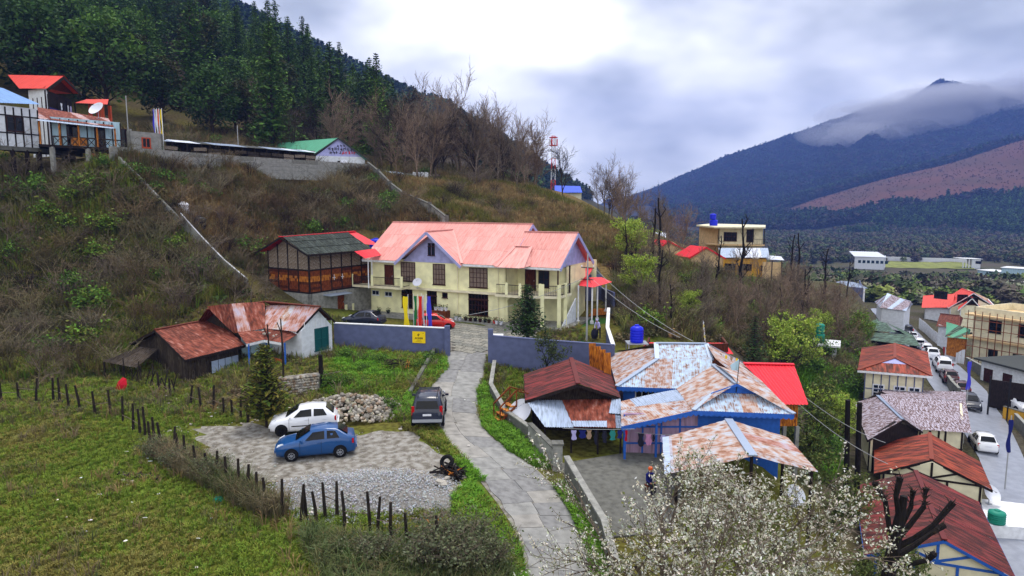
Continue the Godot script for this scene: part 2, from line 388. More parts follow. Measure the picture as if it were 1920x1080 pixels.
# crest heights along x of the big mountain (z -2500) and of the cleared spur before it (z -1350)
const CREST := [Vector2(-400, -60), Vector2(200, -30), Vector2(475, 36), Vector2(760, 165), Vector2(1000, 245), Vector2(1260, 335), Vector2(1400, 356), Vector2(1523, 438), Vector2(1640, 411), Vector2(1740, 385), Vector2(1880, 420), Vector2(2300, 520), Vector2(4000, 480)]
const SPUR := [Vector2(350, -60), Vector2(540, -6), Vector2(620, 26), Vector2(760, 70), Vector2(880, 98), Vector2(1010, 144), Vector2(1500, 240), Vector2(2400, 300)]

func land(x: float, z: float) -> float:
	var y := raw(x, z)
	var d := -z
	if d < 0.0: y = raw(x, z)
	var k := bump((d - 55.0) / 80.0)
	y += nz.get_noise_2d(x, z) * (0.12 + 1.1 * k * bump(absf(x + 25.0) / 60.0 - 0.4))
	if d > 300.0:
		var g := nz2.get_noise_2d(x * 0.5, z * 0.5)
		var far := bump((d - 300.0) / 500.0)
		y += g * 10.0 * far * bump(-x / 100.0)
		var a := along(CREST, x)
		var ta := (d - 1050.0) / 1450.0
		var ha := -30.0 + (a + 30.0) * (pow(clampf(ta, 0.0, 1.0), 1.15) if ta <= 1.0 else 1.0 - 0.4 * (ta - 1.0))
		ha += (g * 38.0 + nz.get_noise_2d(x * 0.08, z * 0.08) * 26.0) * bump(ta * 2.0) * bump((1.0 - ta) * 4.0 + 0.25)
		var b := along(SPUR, x)
		var tb := (d - 720.0) / 630.0
		var hb := -30.0 + (b + 30.0) * (bump(tb) if tb <= 1.0 else 1.0 - 0.6 * (tb - 1.0))
		hb += g * 10.0 * bump(tb * 2.0) * bump((1.0 - tb) * 3.0 + 0.2)
		if x > 100.0 or d > 1050.0:
			y = maxf(y if d < 2600.0 else -60.0, maxf(ha, hb))
	return y

func gy(x: float, z: float) -> float:
	var fx := x - GX0
	var fz := z - GZ0
	if fx < 0.0 or fz < 0.0 or fx >= GN - 1.001 or fz >= GN + 10 - 1.001:
		return land(x, z)
	var i := int(fx)
	var j := int(fz)
	fx -= i
	fz -= j
	var k := j * GN + i
	return lerpf(lerpf(grid[k], grid[k + 1], fx), lerpf(grid[k + GN], grid[k + GN + 1], fx), fz)

func on(x: float, z: float, up := 0.0) -> Vector3:
	return P3(x, gy(x, z) + up, z)

func steps(mid: float, fine: float, near: float, grow: float, end: float) -> Array:
	var a := [0.0]
	var s := fine
	while a[-1] < end:
		if a[-1] > near: s *= grow
		a.append(a[-1] + s)
	return a

func inside(p: Vector2, poly: Array) -> bool:
	return Geometry2D.is_point_in_polygon(p, PackedVector2Array(poly))

const LOT := [Vector2(-19.13, -38.52), Vector2(-15.59, -39.46), Vector2(-13.28, -37.32), Vector2(-9.08, -37.46), Vector2(-7.92, -37.69), Vector2(-5.11, -37.68), Vector2(-3.50, -34.84), Vector2(-2.22, -32.52), Vector2(-1.91, -31.63), Vector2(-2.56, -28.37), Vector2(-5.86, -27.45), Vector2(-9.25, -28.22), Vector2(-12.34, -30.87), Vector2(-15.67, -33.86)]

func ground_color(x: float, z: float, y: float) -> Color:
	var n := nz2.get_noise_2d(x * 9.0, z * 9.0)
	var n2 := nz.get_noise_2d(x * 2.3 + 40.0, z * 2.3)
	var green := Color(0.125, 0.16, 0.025)
	var olive := Color(0.15, 0.14, 0.033)
	var brush := Color(0.12, 0.1, 0.05)
	var dry := Color(0.2, 0.14, 0.06)
	var moss := Color(0.16, 0.155, 0.035)
	var d := -z
	var c := green.lerp(olive, bump(0.5 + n * 1.4))
	if d < 160.0:
		var hill := bump((y - 1.7) / 2.5) * bump((15.0 - x) / 14.0)
		c = c.lerp(brush.lerp(olive, bump(0.45 + n * 1.5)), hill)
		var hi := bump((x + 42.0) / 12.0) * bump((y - 6.0) / 5.0)
		c = c.lerp(dry.lerp(brush, bump(0.5 + n2 * 1.6)), hi * 0.75)
		c = c.lerp(moss.lerp(dry, bump(0.5 + n2)), bump((x + 2.0) / 12.0) * bump((y + 1.0) / 3.0) * bump((d - 66.0) / 12.0))
		var low := bump((x - 16.0) / 8.0) * bump((2.0 - y) / 4.0)
		c = c.lerp(Color(0.085, 0.085, 0.045).lerp(Color(0.11, 0.1, 0.08), bump(0.5 + n * 1.5)), low)
	else:
		c = Color(0.05, 0.052, 0.03).lerp(Color(0.09, 0.085, 0.04), bump(0.5 + n2))
	if d > 115.0 and x < -5.0:
		c = c.lerp(Color(0.055, 0.045, 0.032), bump((d - 115.0) / 25.0))
	if d > 250.0 and x > 60.0 and y < -14.0:
		c = Color(0.09, 0.1, 0.05).lerp(Color(0.12, 0.105, 0.075), bump(0.5 + n2 * 1.4))
	if d > 850.0:
		c = Color(0.045, 0.055, 0.04).lerp(Color(0.07, 0.06, 0.05), bump(0.5 + n2))
		if in_clearing(x, z, y):
			c = Color(0.17, 0.085, 0.06).lerp(Color(0.12, 0.075, 0.05), bump(0.5 + n * 1.6))
	return c

func in_clearing(x: float, z: float, y: float) -> bool:
	if x < 530.0 or -z < 900.0 or -z > 1420.0: return false
	var top := along(SPUR, x)
	var low := -6.0 + (x - 540.0) * 0.155
	return y > minf(low, top - 4.0) - 2.0 + nz.get_noise_2d(x * 0.3, z * 0.3) * 14.0

func make_ground() -> void:
	grid.resize(GN * (GN + 10))
	for j in GN + 10:
		for i in GN:
			grid[j * GN + i] = land(GX0 + i, GZ0 + j)
	var right := steps(0, 1.0, 70.0, 1.055, 3600.0)
	var xs := []
	for i in range(right.size() - 1, 0, -1):
		if right[i] < 2300.0: xs.append(-12.0 - right[i])
	for a in right: xs.append(-12.0 + a)
	var zs := []
	for a in steps(0, 1.0, 118.0, 1.035, 3300.0): zs.append(8.0 - a)
	var nx := xs.size()
	var v := PackedVector3Array()
	var c := PackedColorArray()
	var idx := PackedInt32Array()
	for z in zs:
		for x in xs:
			var y := gy(x, z)
			v.append(P3(x, y, z))
			c.append(ground_color(x, z, y))
	for j in zs.size() - 1:
		for i in nx - 1:
			var k := j * nx + i
			idx.append_array([k, k + 1, k + nx, k + 1, k + nx + 1, k + nx])
	var a := []
	a.resize(Mesh.ARRAY_MAX)
	a[Mesh.ARRAY_VERTEX] = v
	a[Mesh.ARRAY_COLOR] = c
	a[Mesh.ARRAY_INDEX] = idx
	var m := ArrayMesh.new()
	m.add_surface_from_arrays(Mesh.PRIMITIVE_TRIANGLES, a)
	var st := SurfaceTool.new()
	st.create_from(m, 0)
	st.generate_normals()
	var o := MeshInstance3D.new()
	o.name = "terrain"
	o.mesh = st.commit()
	o.mesh.surface_set_material(0, M.ground)
	add_child(o)
	tag(o, "grassy and brushy ground of the valley slopes and mountains", "", "", "structure")

func make_sky(env: Environment) -> void:
	var w := 2048
	var h := 1024
	var n := FastNoiseLite.new()
	n.seed = 21
	n.frequency = 1.0
	n.fractal_octaves = 5
	var n3 := FastNoiseLite.new()
	n3.seed = 33
	n3.frequency = 1.0
	n3.fractal_octaves = 3
	var out := PackedByteArray()
	out.resize(w * h * 3)
	var sun := P3(0.34, 0.36, -1.0).normalized()
	var cs := PackedFloat32Array()
	var sn := PackedFloat32Array()
	for i in w:
		var az := (float(i) / w - 0.5) * TAU
		cs.append(cos(az))
		sn.append(sin(az))
	for j in h / 2:
		var el := (0.5 - (j + 0.5) / h) * PI
		var ce := cos(el)
		var y := sin(el)
		for i in w:
			var x := sn[i] * ce
			var z := -cs[i] * ce
			var a := n.get_noise_3d(x * 2.6, y * 6.0, z * 2.6)
			var b := n3.get_noise_3d(x * 1.0 + 5.0, y * 2.4, z * 1.0)
			var glow := maxf(0.0, x * sun.x + y * sun.y + z * sun.z)
			glow = glow * glow
			glow = 0.20 * glow * glow * glow * glow + 0.06 * glow
			var t := clampf(0.815 + a * 0.36 + b * 0.2 + glow, 0.63, 1.0)
			var k := (j * w + i) * 3
			out[k] = int(255.0 * (t - 0.08 * (1.0 - t)))
			out[k + 1] = int(255.0 * (t - 0.01 * (1.0 - t)))
			out[k + 2] = int(255.0 * minf(1.0, t + 0.035 * minf(1.0, (1.0 - t) * 4.0)))
	for k in range(w * h / 2 * 3, w * h * 3, 3):
		out[k] = 120; out[k + 1] = 125; out[k + 2] = 130
	var sky := Sky.new()
	var sm := PanoramaSkyMaterial.new()
	sm.panorama = ImageTexture.create_from_image(Image.create_from_data(w, h, false, Image.FORMAT_RGB8, out))
	sky.sky_material = sm
	env.background_mode = Environment.BG_SKY
	env.sky = sky

func _ready() -> void:
	var cam := Camera3D.new()
	cam.name = "camera"
	cam.position = P3(0, 13, 0)
	cam.rotation_degrees.x = -7.0
	cam.fov = 45.75
	cam.near = 0.2
	cam.far = 9000.0
	add_child(cam)
	cam.current = true
	var env := Environment.new()
	env.tonemap_mode = Environment.TONE_MAPPER_LINEAR
	env.tonemap_exposure = 1.9
	env.background_energy_multiplier = 1.0
	env.fog_enabled = true
	env.fog_density = 0.00021
	env.fog_light_color = Color(0.48, 0.62, 1.0)
	env.volumetric_fog_enabled = true
	env.volumetric_fog_density = 0.0
	env.sdfgi_enabled = true
	env.ssao_enabled = true
	env.ssil_enabled = true
	make_sky(env)
	var we := WorldEnvironment.new()
	we.name = "air"
	we.environment = env
	add_child(we)
	var sun := DirectionalLight3D.new()
	sun.name = "sun"
	sun.light_energy = 0.5
	sun.light_angular_distance = 25.0
	sun.light_color = Color(1.0, 0.97, 0.93)
	sun.rotation_degrees = P3(-70, 160, 0)
	sun.shadow_enabled = true
	add_child(sun)
	rng.seed = 7
	nz.seed = 3
	nz.frequency = 0.03
	nz.fractal_octaves = 4
	nz2.seed = 8
	nz2.frequency = 0.012
	nz2.fractal_octaves = 5
	make_materials()
	make_ground()
	build_all()


# ---------- parts of buildings ----------
func fl(a: Vector3, y: float) -> Vector3:
	return P3(a.x, y, a.z)

func outward(a: Vector3, b: Vector3) -> Vector3:
	return (fl(b, 0) - fl(a, 0)).normalized().cross(UP)

# wall seen from outside with a at its left end; apex > y1 makes a gable with its top at share t
func wall(p: Node3D, a: Vector3, b: Vector3, y0: float, y1: float, m: Material, apex := -999.0, t := 0.5, th := 0.16, called := "wall") -> MeshInstance3D:
	var k := MB.new()
	var pts := [fl(a, y0), fl(b, y0), fl(b, y1)]
	if apex > y1: pts.append(fl(a.lerp(b, t), apex))
	pts.append(fl(a, y1))
	k.slab(pts, -outward(a, b) * th)
	return obj(p, called, k, m)

func window(p: Node3D, a: Vector3, b: Vector3, s: float, y: float, w: float, h: float, nx: int, ny: int, fm: Material, gm: Material, called := "window", fw := 0.07, out := 0.05) -> MeshInstance3D:
	var d := (fl(b, 0) - fl(a, 0)).normalized()
	var n := d.cross(UP)
	var o := fl(a, y) + d * s
	var bs := Basis(d, UP, n)
	var k := MB.new()
	for i in nx + 1:
		var ww := fw if i == 0 or i == nx else fw * 0.6
		k.box(o + d * (w * i / nx) + UP * h * 0.5 + n * out * 0.5, P3(ww, h + fw, out + (0.012 if i == 0 or i == nx else 0.0)), bs)
	for j in ny + 1:
		var ww := fw if j == 0 or j == ny else fw * 0.6
		k.box(o + d * w * 0.5 + UP * (h * j / ny) + n * out * 0.5, P3(w + fw * 0.9, ww, out - 0.006), bs)
	var f := obj(p, called, k, fm)
	var g := MB.new()
	g.box(o + d * w * 0.5 + UP * h * 0.5 + n * 0.008, P3(w - 0.02, h - 0.02, 0.012), bs)
	obj(f, "pane", g, gm)
	var sill := MB.new()
	sill.box(o + d * w * 0.5 - UP * (fw * 0.5 + 0.03) + n * 0.06, P3(w + fw * 2.4, 0.05, 0.15), bs)
	obj(f, "sill", sill, fm)
	return f

func door(p: Node3D, a: Vector3, b: Vector3, s: float, y: float, w: float, h: float, m: Material, fm: Material) -> void:
	var d := (fl(b, 0) - fl(a, 0)).normalized()
	var n := d.cross(UP)
	var o := fl(a, y) + d * s
	var bs := Basis(d, UP, n)
	var k := MB.new()
	k.box(o + d * w * 0.5 + UP * h * 0.5 + n * 0.012, P3(w, h, 0.03), bs)
	for i in 2:
		for j in 2:
			k.box(o + d * w * (0.28 + 0.44 * i) + UP * h * (0.27 + 0.42 * j) + n * 0.035, P3(w * 0.32, h * 0.32, 0.02), bs)
	var f := obj(p, "door", k, m)
	var e := MB.new()
	e.box(o - d * 0.05 + UP * h * 0.5 + n * 0.03, P3(0.09, h, 0.08), bs)
	e.box(o + d * (w + 0.05) + UP * h * 0.5 + n * 0.03, P3(0.09, h, 0.08), bs)
	e.box(o + d * w * 0.5 + UP * (h + 0.05) + n * 0.03, P3(w + 0.22, 0.1, 0.09), bs)
	obj(f, "frame", e, fm)
	var q := MB.new()
	q.box(o + d * w * 0.9 + UP * h * 0.47 + n * 0.06, P3(0.04, 0.14, 0.05), bs)
	obj(f, "handle", q, M.steel)

# timbers on a wall face: each [s0, y0, s1, y1] in metres from the wall's foot
func timbers(p: Node3D, a: Vector3, b: Vector3, y: float, list: Array, w: float, m: Material, called := "timber") -> void:
	var d := (fl(b, 0) - fl(a, 0)).normalized()
	var n := d.cross(UP)
	var i := 0
	for t in list:
		var k := MB.new()
		var s = fl(a, y + t[1]) + d * t[0] + n * (0.02 + 0.004 * (i % 4))
		var e = fl(a, y + t[3]) + d * t[2] + n * (0.02 + 0.004 * (i % 4))
		var dir = (e - s).normalized()
		var sd = dir.cross(n)
		k.box((s + e) * 0.5, P3(w, s.distance_to(e), 0.05), Basis(sd, dir, n))
		obj(p, called, k, m)
		i += 1

# roofing sheets over a convex slope: a, b along the eave, then up to c over b and d over a
func roof_plane(p: Node3D, a: Vector3, b: Vector3, c: Vector3, d: Vector3, mats: Array, sw := 0.9, sl := 2.6, pitch := 0.16, amp := 0.014, called := "roof_sheet", extra := []) -> void:
	var e := (b - a).normalized()
	var n := e.cross(d - a if d.distance_to(a) > 0.2 else c - a).normalized()
	if n.y < 0.0: n = -n
	var up := n.cross(e)
	if up.y < 0.0: up = -up
	var poly := []
	var ring := [a, b] + extra + [c, d]
	var cu := (c - a).dot(e)
	var cv := (c - a).dot(up)
	var dev := (c - a).dot(n) / maxf(0.01, cu * cv) if extra.is_empty() and cu * cv > 0.3 else 0.0
	for q in ring:
		poly.append(Vector2((q - a).dot(e), (q - a).dot(up)))
	var u0 := INF
	var u1 := -INF
	var v1 := -INF
	for q in poly:
		u0 = minf(u0, q.x); u1 = maxf(u1, q.x); v1 = maxf(v1, q.y)
	var nc := maxi(1, int(round((u1 - u0) / sw)))
	var nr := maxi(1, int(round(v1 / sl)))
	for r in nr:
		for k in nc:
			var x0 := lerpf(u0, u1, float(k) / nc)
			var x1 := lerpf(u0, u1, float(k + 1) / nc) + (0.03 if k < nc - 1 else 0.0)
			var y0 := v1 * r / nr - (0.07 if r > 0 else 0.0)
			var y1 := v1 * (r + 1) / nr
			var ns := maxi(2, int(round((x1 - x0) / pitch * 4.0))) if amp > 0.0 else 1
			var mb := MB.new()
			var lift := 0.006 + 0.012 * r + 0.004 * (k % 2) + rng.randf_range(0.0, 0.006)
			var tilt := rng.randf_range(-0.006, 0.006)
			var off := Vector2(rng.randf() * 7.0, rng.randf() * 7.0)
			var jag := rng.randf_range(-0.03, 0.02) if r == 0 else 0.0
			var last := []
			for s in ns + 1:
				var x := lerpf(x0, minf(x1, u1), float(s) / ns)
				var lo := INF
				var hi := -INF
				for i in poly.size():
					var g: Vector2 = poly[i]
					var h: Vector2 = poly[(i + 1) % poly.size()]
					if g.is_equal_approx(h): continue
					if (x >= minf(g.x, h.x) - 1e-4) and (x <= maxf(g.x, h.x) + 1e-4):
						if absf(g.x - h.x) < 1e-4:
							lo = minf(lo, minf(g.y, h.y)); hi = maxf(hi, maxf(g.y, h.y))
						else:
							var y := lerpf(g.y, h.y, (x - g.x) / (h.x - g.x))
							lo = minf(lo, y); hi = maxf(hi, y)
				lo = maxf(lo + (jag if lo < 0.001 else 0.0), y0)
				hi = minf(hi, y1)
				var w := n * (lift + amp * sin(TAU * x / pitch))
				var cur := [lo, hi, x, w]
				if s > 0 and (hi > lo + 0.01 or last[1] > last[0] + 0.01):
					var l0: float = last[0]
					var h0: float = maxf(last[1], l0)
					var h1 := maxf(hi, lo)
					var w0: Vector3 = last[3]
					var lx: float = last[2]
					mb.quad(a + e * lx + up * l0 + w0 + n * (dev * lx * l0), a + e * x + up * lo + w + n * (dev * x * lo), a + e * x + up * h1 + w + n * (tilt + dev * x * h1), a + e * lx + up * h0 + w0 + n * (tilt + dev * lx * h0))
					for q in [[last[2], l0], [x, lo], [x, h1], [last[2], l0], [x, h1], [last[2], h0]]:
						mb.uv.append(Vector2(q[0], q[1]) + off)
				last = cur
			if mb.v.size():
				obj(p, called, mb, mats[rng.randi() % mats.size()])

func caps(p: Node3D, lines: Array, m: Material, w := 0.28, called := "ridge_cap") -> void:
	for l in lines:
		var k := MB.new()
		k.bar(l[0] + UP * 0.045, l[1] + UP * 0.045, w, 0.06)
		obj(p, called, k, m)

func fascia(p: Node3D, lines: Array, m: Material, h := 0.16, w := 0.05) -> void:
	for l in lines:
		var k := MB.new()
		k.bar(l[0] - UP * (h * 0.5 + 0.02), l[1] - UP * (h * 0.5 + 0.02), w, h)
		obj(p, "fascia_board", k, m)

# two slopes over front eave f0-f1, back eave b0-b1 and ridge r0-r1 (0 at the left end)
func gable_roof(p: Node3D, f0: Vector3, f1: Vector3, b0: Vector3, b1: Vector3, r0: Vector3, r1: Vector3, mats: Array, sw := 0.9, sl := 2.6, pitch := 0.16, amp := 0.014, cap: Material = null, edge: Material = null) -> void:
	roof_plane(p, f0, f1, r1, r0, mats, sw, sl, pitch, amp)
	roof_plane(p, b1, b0, r0, r1, mats, sw, sl, pitch, amp)
	caps(p, [[r0, r1]], cap if cap else mats[0])
	if edge:
		fascia(p, [[f0, f1], [b0, b1], [f0, r0], [b0, r0], [f1, r1], [b1, r1]], edge)

func inset(c: Array, by: float) -> Array:
	var out := []
	var n := c.size()
	for i in n:
		var a: Vector3 = (c[(i + n - 1) % n] - c[i]).normalized()
		var b: Vector3 = (c[(i + 1) % n] - c[i]).normalized()
		out.append(c[i] + fl(a + b, 0) * by)
	return out

func railing(p: Node3D, a: Vector3, b: Vector3, h: float, gap: float, m: Material, r := 0.025) -> void:
	var k := MB.new()
	k.bar(a + UP * h, b + UP * h, r * 2.2)
	k.bar(a + UP * 0.1, b + UP * 0.1, r * 1.6)
	var n := maxi(1, int(a.distance_to(b) / gap))
	for i in n + 1:
		var q := a.lerp(b, float(i) / n)
		k.bar(q + UP * 0.02, q + UP * h, r)
	obj(p, "railing", k, m)

func post(p: Node3D, at: Vector3, y0: float, y1: float, w: float, m: Material, called := "post") -> void:
	var k := MB.new()
	k.box(fl(at, (y0 + y1) * 0.5), P3(w, y1 - y0, w))
	obj(p, called, k, m)

func slab_of(p: Node3D, pts: Array, th: float, m: Material, called := "floor_slab") -> MeshInstance3D:
	var k := MB.new()
	k.slab(pts, Vector3.DOWN * th)
	return obj(p, called, k, m)

func water_tank(at: Vector3, r: float, h: float, m: Material, label: String, group := "") -> Node3D:
	var t := thing("water_tank", label, "water tank", at, 0.0, group)
	var prof := [Vector2(0, 0), Vector2(r * 0.96, 0), Vector2(r, 0.04)]
	for i in 5:
		var y := h * (0.08 + 0.15 * i)
		prof.append_array([Vector2(r, y), Vector2(r * 1.04, y + h * 0.02), Vector2(r * 1.04, y + h * 0.06), Vector2(r, y + h * 0.08)])
	prof.append_array([Vector2(r * 0.97, h * 0.84), Vector2(r * 0.6, h * 0.93), Vector2(r * 0.35, h * 0.95)])
	var k := MB.new()
	k.lathe(prof, Vector3.ZERO, 20)
	obj(t, "drum", k, m, true, true)
	var l := MB.new()
	l.lathe([Vector2(r * 0.36, h * 0.93), Vector2(r * 0.36, h), Vector2(r * 0.3, h * 1.02), Vector2(0, h * 1.02)], Vector3.ZERO, 16)
	obj(t, "lid", l, m, false, true)
	return t

func dish(at: Vector3, yaw: float, r: float, label: String, m: Material = null) -> void:
	var t := thing("satellite_dish", label, "satellite dish", at, yaw)
	var prof := []
	for i in 7:
		var x := r * i / 6.0
		prof.append(Vector2(x, x * x / r * 0.32))
	var b := Basis(Vector3.RIGHT, deg_to_rad(52))
	var k := MB.new()
	k.lathe(prof, P3(0, r * 1.1, 0), 20, b)
	obj(t, "reflector", k, m if m else M.plastic_white, true, true)
	var f := MB.new()
	f.bar(P3(0, r * 1.1, 0) + b * P3(0, 0.02, -r * 0.9), P3(0, r * 1.1, 0) + b * P3(0, r * 0.8, 0), 0.02)
	f.box(P3(0, r * 1.1, 0) + b * P3(0, r * 0.8, 0), P3(0.06, 0.06, 0.1))
	obj(t, "feed_arm", f, M.steel, false, true)
	var s := MB.new()
	s.bar(P3(0, -0.1, -0.05), P3(0, r * 1.08, -0.05), 0.05)
	s.box(P3(0, 0.02, -0.05), P3(0.3, 0.04, 0.3))
	obj(t, "mast", s, M.steel, false, true)

func wire(a: Vector3, b: Vector3, sag: float, label: String, r := 0.018, m: Material = null) -> void:
	var k := MB.new()
	var p := []
	var q := []
	for i in 15:
		var t := i / 14.0
		p.append(a.lerp(b, t) - UP * sag * 4.0 * t * (1.0 - t))
		q.append(r)
	k.tube(p, q, 4, false)
	var o := obj(self, "power_cable", k, m if m else M.pole_grey)
	tag(o, label, "cable", "overhead cables")

func hanging(p: Node3D, called: String, a: Vector3, w: float, h: float, dir: Vector3, m: Material) -> void:
	var n := dir.cross(UP)
	var k := MB.new()
	var nx := 6
	var ny := 6 if h < 1.5 else 14
	for s in 2:
		for i in nx:
			for j in ny:
				var q := []
				for c in [[i, j], [i + 1, j], [i + 1, j + 1], [i, j + 1]]:
					var u: float = float(c[0]) / nx
					var v: float = float(c[1]) / ny
					q.append(a + dir * ((u - 0.5) * w * (0.8 + 0.2 * sin(v * 9.0 + a.x * 2.0)) + 0.5 * w + sin(v * 6.0 + a.x * 3.0) * 0.035 * h * v) - UP * (v * h + sin(u * 3.1) * 0.03) + n * (sin(u * 9.0 + v * 3.0 + a.z) * 0.05 * minf(1.0, w) * (0.3 + v) + s * 0.008))
				k.quad(q[0], q[1], q[2], q[3])
	obj(p, called, k, m, true)

func lettering(p: Node3D, text: String, at: Vector3, bs: Basis, size: float, m: Material, font := "Droid Sans", bold := false) -> void:
	var t := TextMesh.new()
	var f := SystemFont.new()
	f.font_names = PackedStringArray([font])
	if bold: f.font_weight = 700
	t.font = f
	t.text = text
	t.font_size = 32
	t.pixel_size = size / 32.0
	t.depth = 0.012
	t.curve_step = 1.0
	var o := MeshInstance3D.new()
	o.name = "lettering"
	o.mesh = t
	o.mesh.surface_set_material(0, m) if false else null
	o.material_override = m
	p.add_child(o, true)
	o.global_transform = Transform3D(bs, at)


# ---------- the yellow guesthouse and its yard ----------
func guesthouse() -> void:
	var t := thing("guesthouse", "large pale yellow two-storey guesthouse with pink corrugated roof behind the flags", "house", P3(-15.2, 1.5, -73.0), deg_to_rad(-27))
	var X := t.global_transform
	var q := func(u: float, y: float, v: float) -> Vector3: return X * P3(u, y, v)
	var Y: Material = M.yellow_wall
	var a: Vector3 = q.call(0, 0, 0)
	var b: Vector3 = q.call(16.4, 0, 0)
	wall(t, a, b, 0.3, 7.3, Y)
	wall(t, q.call(0, 0, -10), a, 0.3, 7.2, Y, 10.8)
	wall(t, q.call(22, 0, -10), q.call(0, 0, -10), 1.5, 7.2, Y)
	wall(t, b, q.call(16.4, 0, -10), 0.3, 7.2, Y)
	wall(t, b, q.call(16.4, 0, -10), 7.2, 7.3, M.lilac, 10.85)
	var wa: Vector3 = q.call(16.4, 0, -2.6)
	var wb: Vector3 = q.call(21.6, 0, -2.6)
	wall(t, wa, wb, 0.3, 7.3, Y)
	wall(t, wb, q.call(21.6, 0, -7.8), 0.3, 7.1, Y)
	wall(t, q.call(21.6, 0, 0.2), q.call(21.6, 0, -8.0), 7.0, 7.1, M.lilac, 10.1)
	var P := [M.pink_roof, M.pink_roof_b, M.pink_roof_c, M.pink_roof]
	var f0: Vector3 = q.call(-0.6, 5.65, 0.6)
	var f1: Vector3 = q.call(16.9, 5.65, 0.6)
	var r0: Vector3 = q.call(-0.6, 9.5, -5)
	var r1: Vector3 = q.call(16.9, 9.5, -5)
	var vm: Vector3 = q.call(7.9, 8.75, -3.9)
	roof_plane(t, f0, q.call(3.9, 5.65, 0.6), q.call(7.9, 9.5, -5), r0, P, 1.25, 2.4, 0.25, 0.016, "roof_sheet", [vm])
	roof_plane(t, f1, q.call(11.9, 5.65, 0.6), q.call(7.9, 9.5, -5), r1, P, 1.25, 2.4, 0.25, 0.016, "roof_sheet", [vm])
	roof_plane(t, q.call(16.9, 5.65, -10.6), q.call(-0.6, 5.65, -10.6), r0, r1, P, 1.25, 2.4, 0.25, 0.016)
	caps(t, [[r0, r1]], M.pink_roof_c)
	fascia(t, [[f0, q.call(4.1, 5.65, 0.6)], [q.call(11.7, 5.65, 0.6), f1]], M.white, 0.2)
	fascia(t, [[f0, r0], [f1, r1], [q.call(16.9, 5.65, -10.6), r1]], M.lilac, 0.3, 0.06)
	var ap: Vector3 = q.call(7.9, 8.8, 1.0)
	var gl: Vector3 = q.call(3.9, 5.5, 1.0)
	var gr: Vector3 = q.call(11.9, 5.5, 1.0)
	var back: Vector3 = q.call(7.9, 8.8, -4.0)
	roof_plane(t, q.call(3.9, 5.55, 0.6), gl, ap, back, P, 1.25, 3.0, 0.25, 0.016)
	roof_plane(t, gr, q.call(11.9, 5.55, 0.6), back, ap, P, 1.25, 3.0, 0.25, 0.016)
	caps(t, [[ap, back], [back, q.call(11.9, 5.7, 0.75)], [back, q.call(3.9, 5.7, 0.75)]], M.pink_roof_c)
	fascia(t, [[gl, ap], [gr, ap]], M.lilac, 0.28, 0.07)
	var gk := MB.new()
	gk.slab([q.call(4.3, 5.6, 0.06), q.call(11.5, 5.6, 0.06), q.call(7.9, 8.55, 0.06)], X.basis.z * -0.1)
	obj(t, "gable_wall", gk, M.lilac)
	var ga: Vector3 = q.call(0, 0, 0.07)
	var gb: Vector3 = q.call(16, 0, 0.07)
	for w in [[7.52, 6.35, 0.32, 0.85], [7.96, 6.35, 0.32, 0.85], [7.52, 7.3, 0.32, 0.26], [7.96, 7.3, 0.32, 0.26]]:
		window(t, ga, gb, w[0], 1.5 + w[1], w[2], w[3], 1, 1, M.brown_frame, M.glass_blue, "window", 0.04)
	var w0: Vector3 = q.call(16.5, 5.65, 0.5)
	var w1: Vector3 = q.call(22.3, 5.65, 0.5)
	var wr0: Vector3 = q.call(16.5, 8.75, -3.9)
	var wr1: Vector3 = q.call(22.3, 8.75, -3.9)
	roof_plane(t, w0, w1, wr1, wr0, P, 1.25, 2.8, 0.25, 0.016)
	roof_plane(t, q.call(22.3, 5.65, -8.3), q.call(16.5, 5.65, -8.3), wr0, wr1, P, 1.25, 2.8, 0.25, 0.016)
	caps(t, [[wr0, wr1]], M.pink_roof_c)
	fascia(t, [[w0, w1]], M.white, 0.2)
	fascia(t, [[w1, wr1], [q.call(22.3, 5.65, -8.3), wr1]], M.lilac, 0.35, 0.07)
	var h0: Vector3 = q.call(16.2, 5.6, 1.7)
	var h1: Vector3 = q.call(19.0, 5.6, 1.7)
	var ht0: Vector3 = q.call(16.6, 7.4, -1.6)
	var ht1: Vector3 = q.call(18.3, 7.4, -1.6)
	roof_plane(t, h0, h1, ht1, ht0, P, 1.0, 4.0, 0.25, 0.016)
	roof_plane(t, h1, q.call(19.2, 5.75, 0.4), ht1, ht1, P, 1.2, 4.0, 0.25, 0.016)
	roof_plane(t, q.call(15.2, 5.75, 0.55), h0, ht0, ht0, P, 1.2, 4.0, 0.25, 0.016)
	caps(t, [[h0, ht0], [h1, ht1], [ht0, ht1]], M.pink_roof_c, 0.34)
	slab_of(t, [q.call(-0.1, 2.95, 0.35), q.call(16.0, 2.95, 0.35), q.call(16.0, 2.95, 0.0), q.call(-0.1, 2.95, 0.0)], 0.22, M.cream, "floor_band")
	slab_of(t, [q.call(-1.4, 3.0, 1.6), q.call(5.2, 3.0, 1.6), q.call(5.2, 3.0, 0.02), q.call(-1.4, 3.0, 0.02)], 0.2, M.cream, "balcony_slab")
	slab_of(t, [q.call(16.0, 3.0, 1.5), q.call(18.6, 3.0, 1.5), q.call(22.2, 3.0, 0.4), q.call(22.2, 3.0, -2.6), q.call(16.0, 3.0, -2.6)], 0.22, M.cream, "balcony_slab")
	slab_of(t, [q.call(-2.0, 0.12, 1.4), q.call(23.0, 0.12, 1.4), q.call(23.0, 0.12, -10.0), q.call(-2.0, 0.12, -10.0)], 0.6, M.concrete, "plinth")
